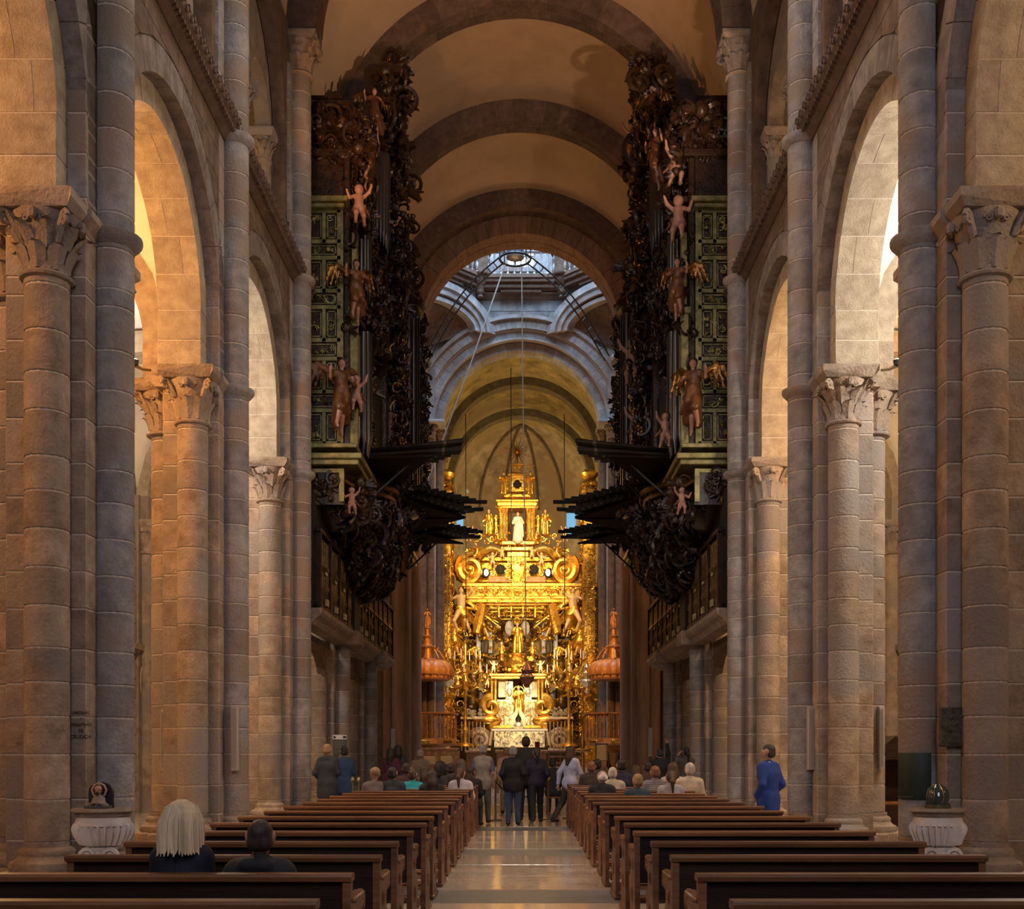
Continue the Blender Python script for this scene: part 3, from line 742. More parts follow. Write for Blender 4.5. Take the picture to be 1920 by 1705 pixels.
# octagonal lantern
CY = 44.6; AP = 4.75; HS = AP*math.tan(PI/8)
lan = struct('wall_lantern')
for j in range(8):
    a = j*PI/4                                  # j=0 faces the camera from the far side (+y)
    R = Matrix.Rotation(-a, 4, 'Z'); big = j % 2 == 0
    def tr(m_):
        V = np.concatenate(m_.V); Rn = np.array(R.to_3x3()); m_.V = [V @ Rn.T+np.array([X0, CY, 0])]; return m_
    zb = 22.4 if big else 20.0
    m = M()
    if big: m.box(-HS, HS, AP, AP+.3, 22.0, 22.6)
    else:
        A = np.linspace(-PI/2, PI/2, 13)
        for i in range(12):
            V = []
            for y in (AP, AP+.5):
                for t in (A[i], A[i+1]): V.append((HS*.93*math.sin(t), y, 20.2+.75*math.cos(t)))
                for t in (A[i+1], A[i]): V.append((HS*t/(PI/2), y, 22.6))
            m.add(V, [(0, 1, 2, 3), (7, 6, 5, 4), (0, 4, 5, 1)])
    tr(m).build('drum_wall', GREY, lan, smooth=False)
    if not big:
        m = M()
        for q_ in range(3):
            V = []; r0 = HS*(.93-.0*q_); A = np.linspace(-PI/2, PI/2, 17)
            m2 = ringmesh(1.0, 1.22, AP-.12*(q_+1), AP-.12*q_, -PI/2, PI/2, 16, None, '', 'y')
            V_ = np.concatenate(m2.V); V_[:, 0] *= HS*(.90+.13*q_); V_[:, 2] = 20.2+V_[:, 2]*(.72+.27*q_); m.add(V_, m2.F[0][0])
        tr(m).build('squinch_arch', GREY, lan)
        m = M(); A = np.linspace(-PI/2, PI/2, 13); apex = (0, AP+1.9, 19.4)
        for i in range(12): m.add([(HS*.95*math.sin(A[i]), AP+.3, 20.2+.72*math.cos(A[i])), (HS*.95*math.sin(A[i+1]), AP+.3, 20.2+.72*math.cos(A[i+1])), apex], [(0, 1, 2)])
        tr(m).build('squinch_cone', RIB, lan)
    # upper wall with windows
    m = M(); wx = .62
    sill = 23.1 if j == 0 else 24.75
    m.box(-HS, -wx, AP, AP+.3, 22.6, 31); m.box(wx, HS, AP, AP+.3, 22.6, 31); m.box(-wx, wx, AP, AP+.3, 22.6, sill); m.box(-wx, wx, AP, AP+.3, 28.6, 31)
    for sg in (-1, 1): m.box(sg*(HS-.42), sg*(HS-.18), AP-.14, AP, 22.7, 30); m.box(sg*.78, sg*.92, AP-.08, AP, 24.2, 28.8)
    m.box(-.92, .92, AP-.08, AP, sill-.25, sill-.05)
    tr(m).build('drum_wall', GREY, lan, smooth=False)
    m = M().box(-HS*.92, HS*.92, AP-.66, AP+.1, 22.35, 22.5); m.box(-HS*.92, HS*.92, AP-.58, AP+.1, 22.2, 22.35); m.box(-HS*.9, HS*.9, AP-.42, AP+.1, 22.0, 22.2); m.box(-.9, .9, AP-.30, AP+.1, 21.85, 22.02)
    tr(m).build('balcony_cornice', RIB, lan, smooth=False)
    wn = struct(f'window_{j+1}'); tr(M().box(-wx, wx, AP+.12, AP+.16, sill, 28.6)).build('window_pane', GLASSW if j == 0 else GLASSD, wn)
    m = M()
    for q_ in range(-1, 2): m.box(q_*.31-.035, q_*.31+.035, AP+.06, AP+.12, sill, 28.6)
    for q_ in range(7): m.box(-wx, wx, AP+.06, AP+.12, sill+.45+q_*.6, sill+.52+q_*.6)
    tr(m).build('glazing_bars', IRON, wn)
m = M(); m.lathe([(5.2, 31), (4.6, 33.2), (3.4, 35.4), (1.2, 36.6), (.01, 36.8)], (X0, CY, 0), 8, a0=PI/8, a1=2*PI+PI/8, cap=False); m.build('cupola', GREY, lan, smooth=False)
# balustrade with bulging corners: seven balusters to a side
bal = thing('lantern_balustrade', 'stone balustrade with rounded corner bays high under the lantern', 'balustrade')
BALM = M().lathe([(.06, 0), (.06, .06), (.03, .1), (.07, .28), (.075, .36), (.03, .52), (.025, .6), (.055, .74), (.03, .84), (.06, .9), (.06, .94)], n=8).mesh('baluster', GREY)
for j in (-2, -1, 0, 1, 2, 3, 4, 5):
    a = j*PI/4
    if j in (-1, 0, 1, -2, 2):
        for i in range(11):
            x = -HS*.74+i*HS*.148; y = AP-.58
            link('baluster', BALM, bal, (X0+x*math.cos(a)+y*math.sin(a), CY-x*math.sin(a)+y*math.cos(a), 22.5))
    m = M().box(-HS*.85, HS*.85, AP-.68, AP-.48, 23.44, 23.58, .03); V = np.concatenate(m.V); Rn = np.array(Matrix.Rotation(-a, 3, 'Z')); m.V = [V @ Rn.T+np.array([X0, CY, 0])]; m.build('handrail', GREY, bal)
    va = a+PI/8; cx, cy = X0+(AP-.42)/math.cos(PI/8)*math.sin(va), CY+(AP-.42)/math.cos(PI/8)*math.cos(va)
    m = M().lathe([(.16, -.95), (.10, -.85), (.18, -.75), (.14, -.45), (.30, -.30), (.34, -.12), (.50, -.06), (.52, 0), (.42, .02), (.40, .9), (.48, .94), (.50, 1.06), (.2, 1.1)], n=16); m.build('corner_bay', STONEW, bal, (cx, cy, 22.5))
# transept end walls
for s in (-1, 1): M().box(s*13, s*13.4, 38, 52, 0, 20).build('transept_end', STONEW, cross); M().box(s*4.8, s*13, 38, 38.4, 0, 20).build('transept_side', STONEW, cross); M().box(s*4.8, s*13, 50.6, 51, 0, 20).build('transept_side', STONEW, cross); link('transept_vault', ringmesh(5.6, 5.8, s*4.8, s*13, -PI/2, PI/2, 20, AVAULT, 'transept_vault'), cross, (0, CY, 14.2))

# ================================================================== choir
cv = struct('ceiling_choir')
m = ringmesh(4.0, 4.2, 51.0, 62.0, -PI/2, PI/2, 36, None, '', 'y', (X0, 0, ZS-.25)); m.build('barrel_vault', CHOIR, cv, angle=30)
for y in (54.6, 59.6): link('rib_arch', ringmesh(3.62, 4.05, -.35, .35, -PI/2, PI/2, 36, CHRIB, 'rib_arch', 'y'), cv, (X0, y, ZS-.25))
m = M(); n = 20; RR = 4.0
V = []; ph = np.linspace(0, PI/2, 12); th = np.linspace(0, PI, n+1)
for p_ in ph:
    for t in th: V.append((X0-RR*math.cos(p_)*math.cos(t), 62+RR*math.cos(p_)*math.sin(t), ZS-.25+RR*1.0*math.sin(p_)))
m.add(V, [(i*(n+1)+j, i*(n+1)+j+1, (i+1)*(n+1)+j+1, (i+1)*(n+1)+j) for i in range(11) for j in range(n)]); m.build('apse_dome', APSE, cv)
for t in (.9, 1.32, 1.82, 2.24):
    M().tube([(X0-RR*.985*math.cos(p_)*math.cos(t), 62+RR*.985*math.cos(p_)*math.sin(t), ZS-.25+RR*.985*math.sin(p_)) for p_ in ph], .09, 6).build('dome_rib', CHRIB, cv)
chw = struct('wall_apse')
m = M().lathe([(4.0, 0), (4.0, ZS-.2)], (X0, 62, 0), 20, a0=0, a1=PI, cap=False)
for s in (-1, 1): m.box(sx(s, 4.0), sx(s, 4.3), 50.8, 62, 0, ZS)
m.build('apse_masonry', APSE, chw)
wn = 9
for s in (-1, 1):
    for (px, py, rx, rz, mt, dd) in ((862 if s < 0 else 1071, 985, .33, .72, GLASSB, 64.2), (876 if s < 0 else 1059, 912, .42, .42, GLASSB, 64.6)):
        st = struct(f'window_{wn}'); wn += 1
        for _ in range(6): xr = P(px, py, dd)[0]-X0; dd = 62+math.sqrt(max(.1, 16-xr*xr))-.10
        c = P(px, py, dd); az = -math.atan2(xr, dd-62)
        if py == 912: M().ball((0, 0, 0), (rx, .06, rz), 14, 9).build('glowing_roundel', mat('pale_green_glow', (.3, .36, .28), None, .4, emit=(.22, .30, .22), estr=.5), st, c).rotation_euler = (0, 0, az)  # painted roundel in the fresco, given an added glow; no glazed window
        else: M().box(-rx, rx, -.05, .05, -rz, rz).build('window_pane', mt, st, c).rotation_euler = (0, 0, az)
# raised choir floor and steps
stp = struct('floor_choir')
for i in range(5): M().box(-3.9, 3.75, 47.6+i*.42, 62, i*.16-.02, (i+1)*.16, .01).build('step', FLOORM, stp)
# ================================================================== pews
def pew_meshes():
    L = 2.0; D = {}
    m = M(); m.prism([(-.045, .81), (.05, .81), (.06, .825), (.05, .85), (-.045, .85), (-.055, .835)], 'x', -L/2, L/2); D['top_rail'] = m.mesh('top_rail', WOOD)
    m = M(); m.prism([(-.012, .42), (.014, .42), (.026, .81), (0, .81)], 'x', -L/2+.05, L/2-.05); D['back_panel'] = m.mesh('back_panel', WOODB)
    m = M().box(-L/2+.05, L/2-.05, .02, .42, .425, .455, .008); D['seat'] = m.mesh('seat', WOOD)
    m = M().box(-L/2+.05, L/2-.05, -.30, -.16, .17, .20, .008); m.box(-L/2+.05, -L/2+.10, -.28, .0, .10, .17); m.box(L/2-.10, L/2-.05, -.28, .0, .10, .17); D['kneeler'] = m.mesh('kneeler', WOOD)
    # carved end with scrolled arm: outline with a pierced eye
    prof = [(-.05, 0), (.46, 0), (.47, .06), (.40, .09), (.36, .16), (.38, .26), (.44, .34), (.45, .41), (.40, .45), (.33, .47), (.30, .52), (.32, .58), (.38, .62), (.45, .62), (.49, .66), (.47, .70), (.40, .715), (.28, .70), (.14, .67), (.05, .69), (.04, .83), (-.03, .83), (-.03, .45), (-.06, .08)]
    m = M(); m.prism(prof, 'x', -.022, .022)
    V = np.concatenate(m.V)
    m.tube([(0, .40, .665), (0, .46, .69), (0, .50, .66), (0, .485, .615), (0, .445, .60), (0, .43, .63)], .026, 6)
    m.box(-.034, .034, .02, .42, .685, .712, .008); m.box(-.036, .036, -.07, .49, 0, .045, .01)
    m.ball((.024, .16, .56), (.012, .05, .05), 8, 5); m.ball((-.024, .16, .56), (.012, .05, .05), 8, 5)
    m.ball((.024, .20, .30), (.012, .06, .07), 8, 5); m.ball((-.024, .20, .30), (.012, .06, .07), 8, 5)
    D['end_panel'] = m.mesh('end_panel', WOOD)
    return D
PW = pew_meshes()
ORD = ['', 'second', 'third', 'fourth', 'fifth', 'sixth', 'seventh', 'eighth', 'ninth', 'tenth', 'eleventh', 'twelfth', 'thirteenth', 'fourteenth', 'fifteenth', 'sixteenth', 'seventeenth', 'eighteenth']
def pew(s, i):
    d = 5.99+1.08*i; xc = -1.90 if s < 0 else 1.93
    xc += rs.uniform(-.015, .015)
    sd = 'left' if s < 0 else 'right'
    if i == -1: lab = f'dark wooden pew of the {sd} block, cut by the bottom edge'
    elif i == 0: lab = f'nearest fully seen dark wooden pew of the {sd} block'+(', behind the seated couple' if s < 0 else '')
    else: lab = f'dark wooden pew, {ORD[i+1]} row of the {sd} block counted from the nearest'
    t = thing('pew', lab, 'bench', (xc, d, 0), rs.uniform(-.006, .006), f'pews in the {sd} block')
    for n_ in ('top_rail', 'back_panel', 'seat', 'kneeler'): link(n_, PW[n_], t)
    for x in (-.97, .97): link('end_panel', PW['end_panel'], t, (x, 0, 0))
    return t
NP = {-1: 17, 1: 17}
for s in (-1, 1):
    for i in range(-1, NP[s]): pew(s, i)

# ================================================================== holy water fonts on the first piers
def font(s):
    cx = (-(980-197)*11.55/F) if s < 0 else (1755-980)*11.55/F; cy = 11.5
    t = thing('holy_water_font', 'white stone font with fluted bowl '+('below the little praying bust at the left pier' if s < 0 else 'under the glass dome at the right pier'), 'font', (cx, cy, 0), 0, 'holy water fonts')
    W_ = .315 if s < 0 else .29
    m = M(); pr = [(.14, .52), (.26, .56), (W_-.01, .66), (W_, .72), (W_-.02, .76), (W_-.05, .79)]
    m.lathe([(.15, .53), (.24, .555), (W_-.03, .62), (W_, .68), (W_+.01, .72), (W_-.005, .76), (W_-.035, .79)], n=168, flute=26, fd=.24, sy=.85); m.lathe([(W_-.03, .75), (W_-.04, .80), (W_-.05, .84)], n=32, sy=.85)
    m.build('bowl', MARBLEW, t)
    m = M(); m.lathe([(W_-.05, .835), (W_-.02, .86), (W_-.04, .875), (W_+.01, .90), (W_, .925), (W_-.05, .93), (.12, .90)], n=32, sy=.85); m.build('rim', mat('font_rim_stone', (.15, .115, .085), (.26, .21, .16), .5, scale=9), t)
    m = M(); m.lathe([(.19, .0), (.19, .08), (.12, .12), (.10, .40), (.14, .50), (.15, .53)], n=20)
    m.build('foot', MARBLEW, t)
    m = M()
    for sg in (-1, 1): m.stamp(SPI, (sg*.11, -.13, .44), (1.0*sg, 1, 1)); 
    m.ball((0, -.13, .45), (.05, .03, .04)); m.build('scroll', MARBLEW, t)
    return t, cx, cy
fl, fxl, fyl = font(-1); fr, fxr, fyr = font(1)
# praying bust in a dark round-headed niche box
t = thing('praying_bust', 'small painted bust with joined arms in a black arched case on the left font', 'statue', (fxl-.05, fyl, .925))
m = M(); pts = [(-.125, 0), (.125, 0)]+[(.125*math.cos(a), .17+.10*math.sin(a)) for a in np.linspace(0, PI, 10)]; m.prism(pts, 'y', .06, .10); m.build('case', BLACK, t)
V, Fc = sdf_mesh([((0, 0, .12), (0, 0, .15), .025, .025), ((0, -.005, .180), (0, -.005, .20), .034, .040), ((0, -.045, .185), (0, -.047, .18), .006, .008), ((-.02, -.033, .20), (.02, -.033, .20), .008, .008)], .006, .008)
M().add(V, Fc).build('head', FLESH, t); V, Fc = sdf_mesh([((0, .01, .215), (0, .005, .22), .040, .036), ((-.03, .01, .19), (-.035, .01, .15), .018, .012), ((.03, .01, .19), (.035, .01, .15), .018, .012), ((0, -.028, .158), (0, -.035, .14), .018, .010)], .006, .008); M().add(V, Fc).build('hair', DARKW, t)
V, Fc = sdf_mesh([((0, 0, .04), (0, .01, .09), .07, .055, (1.25, .7, 1)), ((-.09, -.02, .03), (-.02, -.07, .06), .025, .015), ((.09, -.02, .03), (.02, -.07, .06), .025, .015)], .008, .01)
M().add(V, Fc).build('bust', mat('bust_paint', (.13, .10, .085), (.20, .16, .14), .5, scale=9), t); m = M()
for sg in (-1, 1): m.tube([(sg*.0, .02, .26), (sg*.05, .02, .24), (sg*.075, .02, .19), (sg*.06, .02, .14), (sg*.03, .02, .12)], .012, 6)
m.build('halo', mat('halo_stone', (.30, .21, .15), (.36, .26, .19), .6), t)
M().box(-.125, .125, -.07, .10, 0, .03, .004).build('base', mat('slate', (.07, .065, .065), None, .4), t)
t = thing('glass_dome', 'dark glossy glass dome with a tiny figure on the right font', 'dome', (fxr+.0, fyr, .925))
m = M().lathe([(.13, .0), (.13, .035), (.118, .04)], n=20); m.build('base', mat('olive_brass', (.13, .12, .07), None, .35, .6), t)
m = M().lathe([(.118, .035), (.12, .10), (.112, .16), (.085, .215), (.045, .245), (.001, .255)], n=24, cap=False); m.build('dome', mat('smoked_glass', (.03, .04, .035), None, .05, spec=.8), t)
m = M()
for j in range(8):
    a = j*PI/4; m.tube([(.121*math.cos(a), .121*math.sin(a), .06), (.122*math.cos(a+.15), .122*math.sin(a+.15), .12), (.10*math.cos(a+.1), .10*math.sin(a+.1), .20), (.04*math.cos(a), .04*math.sin(a), .25)], .004, 4)
m.build('wire_cage', mat('pewter', (.3, .3, .28), None, .3, .9), t); M().ball((0, -.10, .08), (.018, .012, .03)).build('figure', MARBLEW, t)

# ================================================================== things fixed to the piers
def text(name, body, size, loc, rot, mt, parent=None, extr=.002, align='CENTER', **tags):
    c = bpy.data.curves.new(name, 'FONT'); c.body = body; c.size = size; c.align_x = align; c.extrude = extr; c.resolution_u = 2; c.space_line = 1.25
    o = bpy.data.objects.new(name, c); me = bpy.data.meshes.new_from_object(o); bpy.data.objects.remove(o); bpy.data.curves.remove(c)
    me.materials.clear(); me.materials.append(mt); me.name = name
    return link(name, me, parent, loc, rot, **tags)
INK = mat('black_paint', (.010, .008, .007), (.045, .036, .03), .8, scale=40)
t = thing('painted_inscription', 'faded black painted words on the flat face of the left pier above the font', 'inscription', P(152, 1340, 11.897))
yy = -.006
for body, dz, sz in (('LIMOSNAS', 0, .050), ('Y', -.062, .042), ('DONATIVOS', -.128, .050), ('DE', -.192, .050), ('CRUZADA', -.258, .058)):
    o = text('lettering', body, sz, (0, yy, dz), (PI/2, 0, 0), INK, t, .003); o.scale = (.82, 1, 1)
c = P(1785, 1364, 11.86)
t = thing('bronze_plaque', 'dark worn bronze plaque with raised lines of lettering on the right pier', 'plaque', c)
PLQ = mat('old_bronze', (.035, .026, .02), (.10, .078, .062), .6, .4, scale=14, bump=.6, bscale=40)
M().box(-.135, .135, -.03, 0.02, -.21, .21, .008).build('plate', PLQ, t)
PLQL = mat('raised_bronze', (.12, .10, .085), (.17, .145, .12), .55, .4, scale=20)
for i, wd in enumerate(('DONATION', 'ALTAR', 'MISA', 'DIARIA', 'SUFRAGIO')): 
    o = text('lettering', wd, .050, (0, -.031, .10-i*.065), (PI/2, 0, 0), PLQL, t, .004); o.scale = (.85, 1, 1)
c = P(1704, 1455, 12.12)
t = thing('green_cloth_panel', 'blackish green panel wrapped round the inner shaft of the right pier', 'panel', (sx(1, 4.5), PY(0), 0))
m = M(); zz = [EYE-(y-VY)*12.2/F for y in (1500, 1412)]
m.lathe([(.242, zz[0]), (.25, zz[0]+.02), (.248, (zz[0]+zz[1])/2), (.25, zz[1]-.02), (.242, zz[1])], (0, 0, 0), 16, a0=PI*1.02, a1=PI*1.55, cap=False); m.build('panel', mat('dark_green', (.006, .016, .013), (.012, .028, .022), .6, scale=8), t)
M().tube([(-.27*math.cos(.2), -.27*math.sin(.2), zz[0]+.03), (-.27*math.cos(1.0), -.27*math.sin(1.0), zz[0]+.03)], .008, 5).build('bottom_rail', BLACK, t)
def speaker(s, px, d, h0, h1, lab, wpx):
    x = (px-VX)*d/F; z0 = EYE-(h1-VY)*d/F; z1 = EYE-(h0-VY)*d/F; w2 = wpx*d/F/2
    t = thing('column_loudspeaker', lab, 'loudspeaker', (x, d, z0), 0, 'column loudspeakers')
    M().box(-w2, w2, -.06, .05, 0, z1-z0, .008).build('enclosure', SPEAK, t)
    m = M(); 
    for j in range(4): m.box(-w2*.75+j*w2*.4, -w2*.75+j*w2*.4+w2*.18, -.068, -.058, .05, z1-z0-.05)
    m.build('grille', mat('speaker_cloth', (.27, .245, .215), None, .7), t, smooth=False)
    M().box(-w2*.9, w2*.9, .05, .14, (z1-z0)*.2, (z1-z0)*.25).build('bracket', BLACK, t)
speaker(-1, 441, 17.32, 1323, 1446, 'slim beige loudspeaker bar between the shafts of the second left pier', 13)
speaker(-1, 308, 17.35, 1330, 1446, 'slim beige loudspeaker bar facing the aisle at the second left pier, paler', 9)
speaker(1, 1520, 17.32, 1325, 1444, 'slim beige loudspeaker bar between the shafts of the second right pier', 13)
speaker(1, 1651, 17.35, 1325, 1444, 'slim loudspeaker bar facing the aisle at the second right pier', 9)
speaker(-1, 737, 31.5, 1367, 1423, 'small distant loudspeaker bar on the pier left of the crossing', 7)
speaker(1, 1219, 31.5, 1365, 1419, 'small distant loudspeaker bar on the pier right of the crossing', 7)
# spotlights standing on the abaci of the second piers
for s, px, py in ((-1, 283, 679), (1, 1652, 707)):
    c = P(px, py, 16.9); c = (c[0], c[1], ZI+.0)
    t = thing('capital_spotlight', f'small bracket spotlight perched on the aisle capital of the second {SIDE[s]} pier', 'lamp', c, 0, 'capital spotlights')
    M().tube([(0, 0, .02), (s*.12, 0, .03), (s*.22, 0, .08), (s*.34, -.02, .10), (s*.42, -.02, .06)], (.02, .02, .03, .02, .012), 6).build('arm', mat('aged_brass', (.10, .065, .03), None, .5, .6), t)
    M().lathe([(.02, .07), (.05, .09), (.065, .16), (.05, .17)], (s*.24, -.02, 0), 10).build('lamp_head', IRON, t)
    M().ball((s*.24, -.02, .17), (.045, .045, .02), 8, 5).build('bulb', BULB, t)
# gallery floodlight and camera
c = P(1440, 1057, 24.5)
t = thing('security_camera', 'small pale camera fixed to the grille gallery on the right', 'camera', c)
M().lathe([(.045, 0), (.05, .03), (.05, .16), (.03, .18)], n=12).build('body', MARBLEW, t, rot=None); M().box(-.02, .02, .02, .14, -.12, .0).build('bracket', BLACK, t)
c = P(512, 372, 21.0); t = thing('gallery_floodlight', 'little twin floodlight on the left gallery ledge', 'lamp', (sx(-1, 4.45), c[1], ZC+.25))
for q in (0, 1): M().lathe([(.03, 0), (.06, .03), (.07, .12)], (0, q*.22, .06), 10).build('lamp_head', IRON, t); M().box(-.01, .01, q*.22-.01, q*.22+.01, 0, .07).build('stem', IRON, t)
# information board by the third left pier
c = P(637, 1383, 26.6)
t = thing('information_board', 'dark board with a white header hanging on the pier at the left', 'sign', c)
M().box(-.17, .17, 0, .03, -.42, -.06, .004).build('board', mat('board_grey', (.06, .058, .045), None, .5), t)
M().box(-.17, .17, -.01, .03, -.05, .06, .004).build('header', MARBLEW, t)
m = M()
for x in (-.12, .12): m.lathe([(.03, 0), (.03, .004)], (x, -.012, 0), 10)
m2 = M().box(-.145, -.095, -.016, -.010, -.025, .03); m2.box(.08, .155, -.016, -.010, -.02, .03); m2.build('symbol', BLACK, t, smooth=False)
m3 = M(); 
for q in range(3): m3.box(-.13, .12, -.006, 0, -.12-q*.06, -.10-q*.06)
m3.build('text_line', mat('board_text', (.14, .13, .105), None, .6), t, smooth=False)
# confessional in the right aisle
t = thing('confessional', 'dark carved wooden confessional standing in the right aisle', 'confessional', ((1682-VX)*22.5/F, 22.9, 0))
m = M().box(-.75, .75, -.4, .4, 0, .45, .02); m.box(-.75, -.60, -.4, .4, .45, 1.35); m.box(.60, .75, -.4, .4, .45, 1.35); m.box(-.6, .6, .25, .4, .45, 1.4); m.box(-.8, .8, -.45, .45, 1.35, 1.45, .02); m.build('body', WOODB, t)
M().prism([(-.7, 1.45), (.7, 1.45), (.45, 1.62), (.2, 1.68), (0, 1.85), (-.2, 1.68), (-.45, 1.62)], 'y', -.35, .35).build('pediment', WOODB, t, smooth=False)
M().box(-.55, .55, -.3, .25, .44, .50, .01).build('seat', WOOD, t)
# wall reliefs
for s, px in ((-1, 285), (1, 1664)):
    d = 27.6; t = thing('wall_relief', f'carved emblem lit on the outer wall of the {SIDE[s]} aisle', 'relief', (sx(s, 9.46), 27.9 if s < 0 else 27.9, 3.3))
    m = M()
    m.tube([(0, .22*math.cos(a), .38*math.sin(a)) for a in np.linspace(0, 2*PI, 16)], .04, 6, cap=False); m.tube([(0, -.1, .1), (0, .1, .1)], .03, 5); m.tube([(0, 0, .25), (0, 0, -.25)], .035, 5); m.build('ring', SOFFIT, t)
# candle stand by the tribune pier
t = thing('candle_stand', 'pair of slim brass candle posts beside the blue-jacketed visitor', 'candlestick', ((667-VX)*22.0/F, 22.0, 0))
m = M(); 
for x in (-.06, .06): m.tube([(x, 0, 0), (x, 0, .92)], .014, 6); m.lathe([(.03, .92), (.045, .96), (.02, 1.02)], (x, 0, 0), 8)
m.box(-.14, .14, -.1, .1, 0, .02); m.build('posts', GILTG, t)
# rope barrier posts before the crossing
def barrier_post(px, d, lab):
    t = thing('barrier_post', lab, 'post', ((px-VX)*d/F, d, 0), 0, 'rope barrier posts')
    m = M().lathe([(.15, 0), (.15, .02), (.03, .04), (.022, .1), (.022, .85), (.05, .88), (.05, .94), (.02, .98)], n=12); m.build('post', mat('antique_brass', (.20, .12, .05), None, .4, .8), t); return t
bpts = [(929, 24.6), (1028, 25.0), (1066, 25.3)]
for i, (px, d) in enumerate(bpts): barrier_post(px, d, ('slim brass barrier post by the man in the grey vest', 'slim brass barrier post right of the leggings-wearing visitor', 'slim brass barrier post next to the walking visitor')[i])
a = np.array([(bpts[0][0]-VX)*bpts[0][1]/F, bpts[0][1], .86]); b_ = np.array([(bpts[1][0]-VX)*bpts[1][1]/F, bpts[1][1], .86])
M().tube([a+(b_-a)*t_-np.array([0, 0, .35*4*t_*(1-t_)]) for t_ in np.linspace(0, 1, 12)], .014, 6).build('barrier_rope', mat('dark_rope', (.03, .012, .01), None, .8), None, label='dark rope slung between brass posts across the aisle', category='rope')
